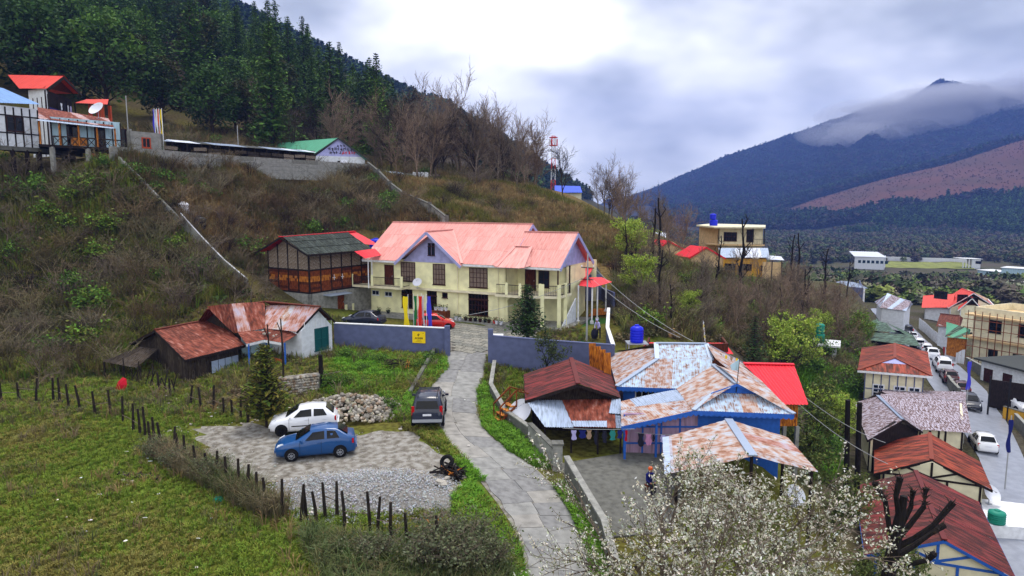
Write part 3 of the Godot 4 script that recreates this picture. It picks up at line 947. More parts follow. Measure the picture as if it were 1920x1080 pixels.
	for s in [[-1.3, 1.5, 5.1, 1.5], [-1.3, 1.5, -1.3, 0.3], [5.1, 1.5, 5.1, 0.1], [16.1, 1.4, 18.5, 1.4], [18.5, 1.4, 22.1, 0.3], [22.1, 0.3, 22.1, -2.5]]:
		railing(t, q.call(s[0], 3.0, s[1]), q.call(s[2], 3.0, s[3]), 0.95, 0.16, M.iron)
	for s in [[-1.3, 1.5], [1.4, 1.5], [5.15, 1.5], [17.2, 1.45], [18.6, 1.4], [20.4, 0.85]]:
		post(t, q.call(s[0], 0, s[1]), 4.5, 5.65, 0.26, Y)
	for s in [[22.1, 0.3], [22.1, -1.2], [20.6, 0.75]]:
		post(t, q.call(s[0], 0, s[1]), 1.4, 5.6, 0.34, Y, "column")
	for s in [[22.0, 0.35], [22.0, -2.5]]:
		post(t, q.call(s[0], 0, s[1]), 4.5, 7.15, 0.14, M.brown_frame, "column")
	for s in [[-1.3, 1.5], [1.4, 1.5]]:
		post(t, q.call(s[0], 0, s[1]), 5.65, 7.3, 0.09, M.white, "column")
	var sw := MB.new()
	sw.slab([q.call(22.15, 0.1, -0.2), q.call(22.15, 0.1, -3.6), q.call(22.15, 2.4, -3.6)], X.basis.x * 0.12)
	obj(t, "stair_wall", sw, M.white_wall)
	for w in [[4.05, 3.55, 1.75, 1.95, 5, 4], [8.05, 3.4, 1.4, 2.05, 4, 4], [12.35, 3.35, 2.0, 1.9, 5, 4], [4.1, 0.75, 1.3, 1.35, 4, 3], [4.1, 2.2, 1.3, 0.45, 4, 1], [7.3, 0.65, 1.1, 1.5, 4, 3], [7.3, 2.2, 1.1, 0.45, 4, 1], [12.25, 0.55, 2.15, 1.5, 6, 3], [12.25, 2.18, 2.15, 0.5, 6, 1], [9.15, 2.1, 0.55, 0.45, 1, 1]]:
		window(t, a, b, w[0], 1.5 + w[1], w[2], w[3], w[4], w[5], M.brown_frame, M.curtain if w[1] > 3.0 else M.glass)
	for w in [[0.2, 1.85], [1.9, 1.8]]:
		window(t, a, b, w[0], 1.5 + w[1], 0.9, 0.45, 2, 1, M.plastic_white, M.glass_blue, "window", 0.05)
	door(t, a, b, 2.0, 4.5, 1.0, 2.05, M.plank_dark, M.brown_frame)
	door(t, wa, wb, 0.9, 4.5, 1.0, 2.1, M.plank_dark, M.brown_frame)
	window(t, wa, wb, 2.3, 4.9, 1.1, 1.6, 2, 2, M.brown_frame, M.glass_blue)
	window(t, wa, wb, 0.6, 2.2, 1.3, 1.9, 3, 3, M.brown_frame, M.glass)
	var ar := MB.new()
	for i in 10:
		var a0 := PI * i / 10.0
		var a1 := PI * (i + 1) / 10.0
		ar.slab([q.call(17.4 - cos(a0) * 0.9, 2.0 + sin(a0) * 0.7, 0.05), q.call(17.4 - cos(a1) * 0.9, 2.0 + sin(a1) * 0.7, 0.05), q.call(17.4 - cos(a1) * 1.0, 2.78, 0.05), q.call(17.4 - cos(a0) * 1.0, 2.78, 0.05)], X.basis.z * -0.3)
	obj(t, "arch", ar, Y)
	for s in [16.4, 18.45]:
		post(t, q.call(s, 0, -0.1), 1.5, 4.3, 0.26, Y, "column")
	var st := MB.new()
	for i in 9:
		st.box(q.call(-1.6 - i * 0.3, 2.85 - i * 0.16, 0.9), P3(0.34, 0.16, 1.1), X.basis)
	obj(t, "stair_flight", st, M.dark_concrete)
	slab_of(t, [q.call(-5.8, 1.45, 2.6), q.call(-4.2, 1.45, 2.6), q.call(-4.2, 1.45, 0.3), q.call(-5.8, 1.45, 0.3)], 0.2, M.cream, "landing")
	var s2 := MB.new()
	for i in 9:
		s2.box(q.call(-4.0 + i * 0.32, 1.35 - i * 0.155, 2.2), P3(0.36, 0.15, 1.1), X.basis)
	obj(t, "stair_flight", s2, M.dark_concrete)
	for s in [[-1.4, 3.0, 1.5, -4.2, 1.5, 1.5], [-4.1, 1.45, 2.75, -1.2, 0.0, 2.75], [-5.75, 1.45, 2.55, -4.2, 1.45, 2.55], [-5.75, 1.45, 2.5, -5.75, 1.45, 0.4], [-4.1, 1.45, 1.65, -1.2, 0.0, 1.65]]:
		railing(t, q.call(s[0], s[1], s[2]), q.call(s[3], s[4], s[5]), 0.9, 0.16, M.iron)
	for s in [[-5.8, 2.6], [-4.2, 2.6], [-4.2, 1.5]]:
		post(t, q.call(s[0], 0, s[1]), 1.3, 3.95, 0.22, Y)
	for s in [[-1.15, 2.75], [-1.15, 1.65]]:
		post(t, q.call(s[0], 0, s[1]), 1.2, 2.5, 0.26, Y)
	var sk := MB.new()
	for e in [[1.42, -1.5, 2.7, -4.2, 1.25], [2.82, -4.1, 1.25, -1.2, -0.2]]:
		sk.slab([q.call(e[1], e[2], e[0]), q.call(e[3], e[4], e[0]), q.call(e[3], e[4] + 0.28, e[0]), q.call(e[1], e[2] + 0.28, e[0])], X.basis.z * 0.08)
	obj(t, "stringer", sk, M.cream)
	for u in [11.0, 15.6]:
		var dp := MB.new()
		dp.bar(q.call(u, 0.2, 0.1), q.call(u, 5.5, 0.1), 0.07)
		obj(t, "downpipe", dp, M.cream)
	dish(q.call(6.6, 3.0, 0.75), deg_to_rad(-10), 0.48, "white satellite dish beside the guesthouse's railed balcony")
	var pl := thing("planter_box", "brown wooden planter box with white pots against the yellow wall", "planter", q.call(9.6, 0.12, 1.1), deg_to_rad(-27))
	var pk := MB.new()
	for s in 4:
		pk.box(P3(0, 0.12 + s * 0.2, 0.4), P3(1.7, 0.18, 0.04))
		pk.box(P3(0, 0.12 + s * 0.2, -0.4), P3(1.7, 0.18, 0.04))
		pk.box(P3(-0.85, 0.12 + s * 0.2, 0), P3(0.04, 0.18, 0.78))
		pk.box(P3(0.85, 0.12 + s * 0.2, 0), P3(0.04, 0.18, 0.78))
	pk.box(P3(0, 0.78, 0), P3(1.64, 0.04, 0.76))
	obj(pl, "box", pk, M.plank_brown, false, true)
	var px := MB.new()
	px.box(P3(-2.6, 0.3, 0.2), P3(1.3, 0.55, 0.6))
	px.box(P3(-2.6, 0.6, 0.2), P3(1.4, 0.06, 0.7))
	var po := obj(t, "bench", px, M.plank_orange, false, true)
	po.position = P3(9.9, 0.12, 1.1)
	var prof := [Vector2(0, 0), Vector2(0.13, 0), Vector2(0.19, 0.3), Vector2(0.21, 0.3), Vector2(0.21, 0.34), Vector2(0.17, 0.34), Vector2(0.15, 0.28), Vector2(0, 0.28)]
	var pm := MB.new()
	pm.lathe(prof, Vector3.ZERO, 12)
	var potmesh := pm.mesh()
	var tops := leaf_ball(31, 0.28, 70, 0.11, [Color(0.05, 0.11, 0.03), Color(0.08, 0.14, 0.04), Color(0.2, 0.08, 0.05)])
	var i := 0
	for s in [[9.0, 0.92, 1.1, 0], [9.4, 0.92, 1.0, 0], [9.8, 0.92, 1.2, 0], [10.2, 0.92, 1.05, 0], [11.4, 0.12, 1.1, 0], [11.9, 0.12, 1.2, 0], [12.5, 0.12, 1.1, 1], [13.1, 0.12, 1.2, 1], [13.6, 0.12, 1.1, 2], [14.2, 0.12, 1.2, 1], [14.7, 0.12, 1.1, 2], [15.2, 0.12, 1.25, 1], [15.8, 0.12, 1.2, 3], [16.2, 0.12, 1.5, 0], [16.7, 0.12, 1.6, 0], [1.8, 0.12, 1.0, 2], [3.0, 0.12, 1.0, 2]]:
		var po2 := thing("flower_pot", ["small white pot with a plant, standing on or beside the brown planter box", "dark clay pot with a low plant along the yellow guesthouse wall", "black pot with green leaves along the yellow guesthouse wall", "red plastic pot by the arch of the guesthouse"][s[3]], "flower pot", q.call(s[0], s[1], s[2]), i * 1.3, "pots along the guesthouse wall")
		put(po2, "pot", potmesh, Transform3D(), [M.plastic_white, M.brown_frame, M.iron, M.paint_red][s[3]])
		put(po2, "plant", tops, Transform3D(Basis(), P3(0, 0.42, 0)), M.leaf)
		i += 1

func wooden_house() -> void:
	var t := thing("wooden_house", "dark varnished plank house with grey shingle roof on a stone base", "house", P3(-20.1, 4.2, -67.3), deg_to_rad(58))
	var X := t.global_transform
	var q := func(u: float, y: float, v: float) -> Vector3: return X * P3(u, y, v)
	var a: Vector3 = q.call(0, 0, 0)
	var b: Vector3 = q.call(8.6, 0, 0)
	var c: Vector3 = q.call(8.6, 0, -6)
	var d: Vector3 = q.call(0, 0, -6)
	var core := MB.new()
	core.box(q.call(4.3, 2.0, -3.0), P3(8.4, 4.0, 5.8), X.basis)
	obj(t, "wall", core, M.plank_dark)
	var W := [M.plank_brown, M.plank_dark, M.plank_brown, M.plank_gold]
	for side in [[d, a, 6.0, 4], [a, b, 8.6, 6]]:
		var dir: Vector3 = (side[1] - side[0]).normalized()
		var n := dir.cross(UP)
		var bays: int = side[3]
		for k in bays:
			var w: float = side[2] / bays
			for r in 8:
				var mid := r == 4 or r == 5
				var cnt := 5 if mid else 1
				for s in cnt:
					var pb := MB.new()
					pb.box(side[0] + dir * (w * (k + (s + 0.5) / cnt)) + UP * (0.16 + r * 0.27) + n * (0.02 + rng.randf() * 0.012), P3(w / cnt - 0.015, 0.262, 0.03), Basis(dir, UP, n))
					obj(t, "plank", pb, M.plank_gold if mid and rng.randf() < 0.8 else W[rng.randi() % 3])
			var bp := MB.new()
			bp.box(side[0] + dir * w * (k + 0.5) + UP * 3.15 + n * 0.02, P3(w - 0.12, 1.75, 0.04), Basis(dir, UP, n))
			obj(t, "bamboo_panel", bp, M.bamboo)
		var tb := []
		for k in bays + 1:
			tb.append([side[2] * k / bays, 0.0, side[2] * k / bays, 4.1])
		tb.append_array([[0, 0.02, side[2], 0.02], [0, 2.28, side[2], 2.28]])
		timbers(t, side[0] + n * 0.03, side[1] + n * 0.03, 4.2, tb, 0.14, M.timber)
	var ge := MB.new()
	ge.slab([q.call(-0.02, 3.9, 0.0), q.call(-0.02, 5.4, -3.0), q.call(-0.02, 3.9, -6.0)], X.basis.x * 0.1)
	obj(t, "gable_wall", ge, M.bamboo)
	for g in [[-1.5, 4.75], [-3.0, 5.4], [-4.5, 4.75]]:
		var gb := MB.new()
		gb.bar(q.call(-0.05, 3.9, g[0]), q.call(-0.05, g[1], g[0]), 0.12)
		obj(t, "timber", gb, M.timber)
	for s in [3.2, 4.35]:
		var lk := MB.new()
		lk.bar(q.call(s, 1.05, 0.1), q.call(s, 1.6, 0.1), 0.05)
		lk.bar(q.call(s - 0.2, 1.3, 0.1), q.call(s + 0.2, 1.3, 0.1), 0.05)
		obj(t, "latch", lk, M.plastic_white)
	var f0: Vector3 = q.call(-0.9, 3.95, 0.9)
	var f1: Vector3 = q.call(8.2, 3.95, 0.9)
	var r0: Vector3 = q.call(-0.9, 5.55, -3)
	var r1: Vector3 = q.call(9.4, 5.75, -3)
	for k in 3:
		var l0 := k / 3.0
		var l1 := (k + 1) / 3.0 + 0.04
		roof_plane(t, f0.lerp(r0, l0) + UP * 0.05 * k, f1.lerp(q.call(8.2, 5.7, -3), l0) + UP * 0.05 * k, f1.lerp(q.call(8.2, 5.7, -3), minf(1.0, l1)) + UP * 0.05 * k, f0.lerp(r0, minf(1.0, l1)) + UP * 0.05 * k, [M.slate, M.slate_b], 0.42, 3.0, 0.42, 0.02, "shingle")
	roof_plane(t, q.call(8.0, 4.5, -0.4), q.call(10.6, 4.2, -0.4), q.call(9.4, 5.75, -3), q.call(8.0, 5.72, -3), [M.red_roof], 0.9, 5.0, 0.2)
	roof_plane(t, q.call(9.4, 3.9, -6.9), q.call(-0.9, 3.9, -6.9), r0, r1, [M.red_roof], 0.9, 5.0, 0.2)
	caps(t, [[r0, r1]], M.red_roof, 0.5)
	fascia(t, [[f0, r0], [q.call(-0.9, 3.9, -6.9), r0], [f0, f1]], M.timber, 0.18)
	var s0 := inset([a, b, c, d], -0.15)
	for i in 4:
		wall(t, s0[(i + 3) % 4], s0[i], 1.2, 4.12, M.concrete, -999, 0.5, 0.3, "base_wall")
	door(t, s0[0], s0[1], 3.6, 2.0, 0.95, 1.8, M.plank_brown, M.concrete)
	slab_of(t, [q.call(1.6, -0.35, 1.2), q.call(4.6, -0.35, 1.2), q.call(4.6, -0.3, 0.1), q.call(1.6, -0.3, 0.1)], 0.08, M.tin, "canopy")
	var ta := thing("stair_canopy", "small red sheet canopy between the plank house and the yellow balcony", "canopy", P3(-14.43, 4.4, -67.85))
	roof_plane(ta, P3(-14.77, 7.6, -68.35), P3(-13.72, 7.6, -73.06), P3(-14.77, 8.2, -74.4), P3(-15.72, 8.3, -67.91), [M.red_roof], 0.9, 4.0, 0.2)
	for s in [P3(-14.79, 7.5, -69.96), P3(-14.31, 7.5, -72.87)]:
		post(ta, s, 4.4, 7.55, 0.09, M.white)
	water_tank(P3(-15.94, 7.84, -80), 0.75, 1.3, M.plastic_blue, "blue water tank behind the plank house beside the pink roof").position.y = 7.75
	var tk := thing("tank_stand", "steel stand under the tank behind the plank house", "stand", P3(-15.94, 7.84, -80))
	var tkb := MB.new()
	for sx in [-0.5, 0.5]:
		for sz in [-0.5, 0.5]:
			tkb.bar(tk.position + P3(sx, -6.0, sz), P3(tk.position.x + sx, 7.7, tk.position.z + sz), 0.08)
	tkb.box(P3(tk.position.x, 7.7, tk.position.z), P3(1.5, 0.08, 1.5))
	obj(tk, "frame", tkb, M.steel)


# ---------- cars ----------
const CARS := {
	"hatch": [[1.85, 0.36, 0.56, 0.57, 0.6, 0.5], [1.79, 0.24, 0.68, 0.7, 0.73, 0.6], [1.5, 0.2, 0.82, 0.85, 0.8, 0.66], [0.98, 0.2, 0.93, 0.97, 0.83, 0.7], [0.22, 0.2, 0.97, 1.45, 0.83, 0.56], [-0.5, 0.2, 0.99, 1.51, 0.83, 0.59], [-1.15, 0.2, 1.01, 1.47, 0.82, 0.57], [-1.66, 0.22, 1.0, 1.05, 0.8, 0.64], [-1.8, 0.26, 0.88, 0.9, 0.75, 0.62], [-1.85, 0.36, 0.6, 0.61, 0.68, 0.58]],
	"sedan": [[2.0, 0.36, 0.56, 0.57, 0.6, 0.5], [1.93, 0.24, 0.68, 0.7, 0.75, 0.6], [1.6, 0.2, 0.83, 0.86, 0.82, 0.68], [1.0, 0.2, 0.94, 0.98, 0.85, 0.71], [0.2, 0.2, 0.98, 1.46, 0.85, 0.57], [-0.5, 0.2, 1.0, 1.52, 0.85, 0.6], [-1.05, 0.2, 1.01, 1.47, 0.85, 0.57], [-1.62, 0.21, 1.02, 1.1, 0.84, 0.66], [-1.92, 0.24, 0.98, 1.04, 0.8, 0.66], [-2.0, 0.36, 0.66, 0.67, 0.72, 0.6]],
	"suv": [[2.2, 0.5, 0.8, 0.82, 0.7, 0.6], [2.12, 0.36, 0.98, 1.0, 0.84, 0.72], [1.8, 0.34, 1.08, 1.11, 0.89, 0.76], [1.05, 0.34, 1.14, 1.18, 0.9, 0.76], [0.4, 0.34, 1.16, 1.78, 0.9, 0.66], [-0.6, 0.34, 1.17, 1.86, 0.9, 0.69], [-1.6, 0.34, 1.17, 1.84, 0.9, 0.68], [-2.02, 0.34, 1.17, 1.72, 0.88, 0.64], [-2.14, 0.38, 1.1, 1.14, 0.86, 0.74], [-2.2, 0.5, 0.72, 0.74, 0.8, 0.7]],
}
var car_meshes := {}

func car_part(shape: String, part: String) -> Mesh:
	var key := shape + part
	if car_meshes.has(key): return car_meshes[key]
	var S: Array = CARS[shape]
	var k := MB.new()
	var smooth := false
	var suv := shape == "suv"
	var at := func(i: int, z: float, y: float) -> Vector3: return P3(S[i][0], y, z)
	if part == "body":
		smooth = true
		var rings := []
		for s in S:
			var ring := []
			var half := [[0.0, s[1]], [s[4] * 0.88, s[1]], [s[4] * 0.98, s[1] + 0.12], [s[4], lerpf(s[1], s[2], 0.6)], [s[4] * 0.97, s[2]], [lerpf(s[4] * 0.94, s[5], 0.92), s[3] - 0.06 * clampf((s[3] - s[2]) * 4.0, 0.0, 1.0)], [s[5] * 0.86, s[3]], [0.0, s[3] + 0.025]]
			for h in half: ring.append(P3(s[0], h[1], h[0]))
			for i in range(6, 0, -1): ring.append(P3(s[0], half[i][1], -half[i][0]))
			rings.append(ring)
		for i in rings.size() - 1:
			for j in 14:
				var q := (j + 1) % 14
				k.quad(rings[i][j], rings[i][q], rings[i + 1][q], rings[i + 1][j])
		for e in [0, rings.size() - 1]:
			for j in range(1, 13): k.tri(rings[e][0], rings[e][j], rings[e][j + 1])
	elif part.begins_with("side_window"):
		var front := not part.contains("rear")
		var pairs := [[4, 5]] if front else [[5, 6]]
		for pr in pairs:
			for z in [1.0]:
				var pts := []
				for e in [[pr[0], 0.05, 0.05], [pr[1], -0.05, 0.05], [pr[1], -0.05, 0.9], [pr[0], 0.05, 0.9]]:
					var s: Array = S[e[0]]
					var yb: float = s[2] + 0.02
					var yt: float = s[3] - 0.06
					var zb: float = s[4] * 0.97
					var zt: float = s[5] + (s[4] * 0.94 - s[5]) * 0.08
					var dx := 0.0
					if e[0] == 4 and e[2] < 0.5: dx = 0.38 if not suv else 0.3
					if e[0] == 6 and e[2] < 0.5 and not suv: dx = -0.2
					pts.append(P3(s[0] - e[1] * 1.3 + dx, lerpf(yb, yt, e[2]), (lerpf(zb, zt, e[2]) + 0.016) * z))
				k.slab(pts, P3(0, 0, -0.012 * z))
	elif part == "windscreen":
		k.slab([at.call(3, -0.6, S[3][3] + 0.05) + P3(-0.04, 0, 0), at.call(3, 0.6, S[3][3] + 0.05) + P3(-0.04, 0, 0), at.call(4, S[4][5] * 0.9, S[4][3] - 0.02) + P3(0.06, 0, 0), at.call(4, -S[4][5] * 0.9, S[4][3] - 0.02) + P3(0.06, 0, 0)], P3(0.03, 0.03, 0))
	elif part == "rear_window":
		if suv:
			k.slab([P3(-2.11, 1.22, -0.66), P3(-2.11, 1.22, 0.66), P3(-2.04, 1.66, 0.57), P3(-2.04, 1.66, -0.57)], P3(-0.03, 0, 0))
		else:
			k.slab([at.call(7, -0.58, S[7][3] + 0.05) + P3(0.04, 0, 0), at.call(7, 0.58, S[7][3] + 0.05) + P3(0.04, 0, 0), at.call(6, S[6][5] * 0.86, S[6][3] - 0.03) + P3(-0.06, 0, 0), at.call(6, -S[6][5] * 0.86, S[6][3] - 0.03) + P3(-0.06, 0, 0)], P3(-0.03, 0.03, 0))
	elif part == "headlight":
		k.slab([P3(0.02, -0.07, 0.12), P3(-0.34, 0.06, 0.24), P3(-0.3, 0.16, 0.2), P3(-0.06, 0.07, 0.06)], P3(0.02, 0.02, 0.02))
	elif part == "tail_light":
		k.box(Vector3.ZERO, P3(0.1, 0.5 if suv else 0.24, 0.16))
	elif part == "rear_bumper":
		k.box(P3(S[-1][0] + 0.02, 0.5 if not suv else 0.56, 0), P3(0.16, 0.16, 1.3 if not suv else 1.66))
	elif part == "bumper":
		var x: float = S[-1][0]
		k.box(P3(-x - 0.02, 0.46 if not suv else 0.6, 0), P3(0.14, 0.14, 1.1 if not suv else 1.4))
	elif part == "plate":
		k.box(Vector3.ZERO, P3(0.02, 0.12, 0.48))
	elif part == "tyre":
		smooth = true
		var r := 0.29 if not suv else 0.37
		k.lathe([Vector2(r * 0.6, -0.09), Vector2(r * 0.92, -0.095), Vector2(r, -0.07), Vector2(r, 0.07), Vector2(r * 0.92, 0.095), Vector2(r * 0.6, 0.09)], Vector3.ZERO, 20, Basis(Vector3.RIGHT, PI / 2))
	elif part == "rim":
		var r := 0.18 if not suv else 0.23
		for sd in [-1.0, 1.0]:
			for i in 7:
				var a := TAU * i / 7.0
				k.bar(P3(0, 0, 0.082 * sd), P3(cos(a) * r, sin(a) * r, 0.075 * sd), 0.07, 0.02)
			k.lathe([Vector2(r, 0.07), Vector2(r * 0.86, 0.088), Vector2(r * 0.8, 0.06)], Vector3.ZERO, 16, Basis(Vector3.RIGHT, PI / 2 * sd))
		k.lathe([Vector2(0, 0.03), Vector2(r, 0.03)], Vector3.ZERO, 12, Basis(Vector3.RIGHT, PI / 2))
	elif part == "arch":
		var r := 0.35 if not suv else 0.43
		k.lathe([Vector2(0.0, 0.0), Vector2(r, 0.0), Vector2(r, -0.05)], Vector3.ZERO, 18, Basis(Vector3.RIGHT, PI / 2))
	elif part == "mirror":
		k.box(Vector3.ZERO, P3(0.1, 0.12, 0.2))
	elif part == "moulding":
		k.box(Vector3.ZERO, P3(1.5, 0.05, 0.03))
	elif part == "handle":
		k.box(Vector3.ZERO, P3(0.16, 0.03, 0.03))
	elif part == "seam":
		k.box(Vector3.ZERO, P3(0.012, 0.62, 0.012))
	elif part == "grille":
		k.box(P3(-S[-1][0] + 0.0 if false else S[0][0] - 0.03, 0.5 if not suv else 0.78, 0), P3(0.06, 0.14 if not suv else 0.28, 0.8))
	elif part == "roof_rail":
		k.tube([P3(0.2, 1.84, 0), P3(0.1, 1.92, 0), P3(-1.7, 1.93, 0), P3(-1.85, 1.84, 0)], [0.025, 0.025, 0.025, 0.025], 6)
	car_meshes[key] = k.mesh(smooth)
	return car_meshes[key]

func car(shape: String, paint: String, label: String, at: Vector3, yaw_deg: float, group := "", s := 1.0) -> Node3D:
	var t := thing("parked_car", label, "car", at, deg_to_rad(yaw_deg), group)
	t.scale = Vector3.ONE * s
	var S: Array = CARS[shape]
	var suv := shape == "suv"
	var dark := shape == "hatch"
	put(t, "body", car_part(shape, "body"), Transform3D(), M[paint])
	for g in ["windscreen", "rear_window"]: put(t, g, car_part(shape, g), Transform3D(), M.glass)
	for g in ["side_window", "side_window_rear"]:
		for z in [-1.0, 1.0]: put(t, "side_window", car_part(shape, g), Transform3D(Basis.from_scale(P3(1, 1, z)), Vector3.ZERO), M.glass)
	put(t, "rear_bumper", car_part(shape, "rear_bumper"), Transform3D(), M.paint_silver if suv else M[paint])
	put(t, "bumper", car_part(shape, "bumper"), Transform3D(), M.paint_silver if suv else M[paint])
	put(t, "grille", car_part(shape, "grille"), Transform3D(), M.iron)
	var wx := 1.2 if not suv else 1.38
	var wr := 0.29 if not suv else 0.37
	for sx in [-1.0, 1.0]:
		for sz in [-1.0, 1.0]:
			var hw: float = S[3][4]
			put(t, "wheel_arch", car_part(shape, "arch"), Transform3D(Basis(Vector3.RIGHT, 0.0 if sz > 0 else PI), P3(wx * sx, wr + 0.03, (hw + 0.006) * sz)), M.rubber)
			var w := put(t, "wheel", car_part(shape, "tyre"), Transform3D(Basis(), P3(wx * sx, wr, (hw - 0.05) * sz)), M.rubber)
			put(w, "rim", car_part(shape, "rim"), Transform3D(), M.rubber if dark else M.paint_silver)
	var fx: float = S[1][0]
	for sz in [-1.0, 1.0]:
		var bs := Basis.from_scale(P3(1, 1, sz))
		put(t, "headlight", car_part(shape, "headlight"), Transform3D(bs, P3(fx - 0.03, S[1][3] + 0.03, 0.47 * sz if not suv else 0.56 * sz)), M.lamp_clear)
		put(t, "tail_light", car_part(shape, "tail_light"), Transform3D(Basis(), P3(S[-2][0] + 0.06 if not suv else -2.1, 0.84 if not suv else 1.12, (S[-2][4] - 0.05) * sz if not suv else 0.79 * sz)), M.lamp_red)
		put(t, "mirror", car_part(shape, "mirror"), Transform3D(Basis(), P3(S[3][0] - 0.28, S[3][2] + 0.1, (S[3][4] + 0.1) * sz)), M[paint])
		for hx in [0.05, -0.95]:
			put(t, "handle", car_part(shape, "handle"), Transform3D(Basis(), P3(hx - 0.2, S[5][2] - 0.14, (S[5][4] + 0.006) * sz)), M[paint])
		if dark: put(t, "side_moulding", car_part(shape, "moulding"), Transform3D(Basis(), P3(-0.1, 0.52, (S[5][4] - 0.002) * sz)), M.rubber)
		for hx in [0.78, -0.28]:
			put(t, "door_seam", car_part(shape, "seam"), Transform3D(Basis(), P3(hx, 0.62 if not suv else 0.78, (S[5][4] - 0.004) * sz)), M.rubber)
		if suv:
			put(t, "roof_rail", car_part(shape, "roof_rail"), Transform3D(Basis(), P3(0, 0, 0.56 * sz)), M.iron)
	put(t, "number_plate", car_part(shape, "plate"), Transform3D(Basis(), P3(S[-2][0] - (0.05 if not suv else 0.04), 0.72 if not suv else 0.88, 0)), M.plastic_white)
	put(t, "number_plate", car_part(shape, "plate"), Transform3D(Basis(), P3(S[0][0] + 0.02, 0.42 if not suv else 0.56, 0)), M.plastic_white)
	return t

# ---------- walls and things of the yard ----------
func coped_wall(called: String, label: String, pts: Array, y0: Array, y1: Array, m: Material, cm: Material, th := 0.2) -> Node3D:
	var t := thing(called, label, "wall", fl(pts[0], y0[0]))
	for i in pts.size() - 1:
		var n := outward(pts[i], pts[i + 1]) * th
		var k := MB.new()
		k.slab([fl(pts[i], y0[i]), fl(pts[i + 1], y0[i + 1]), fl(pts[i + 1], y1[i + 1]), fl(pts[i], y1[i])], -n)
		obj(t, "wall_panel", k, m)
		if cm:
			var c := MB.new()
			c.bar(fl(pts[i], y1[i] + 0.035) - n * 0.5, fl(pts[i + 1], y1[i + 1] + 0.035) - n * 0.5, th + 0.1, 0.07)
			obj(t, "coping", c, cm)
	return t

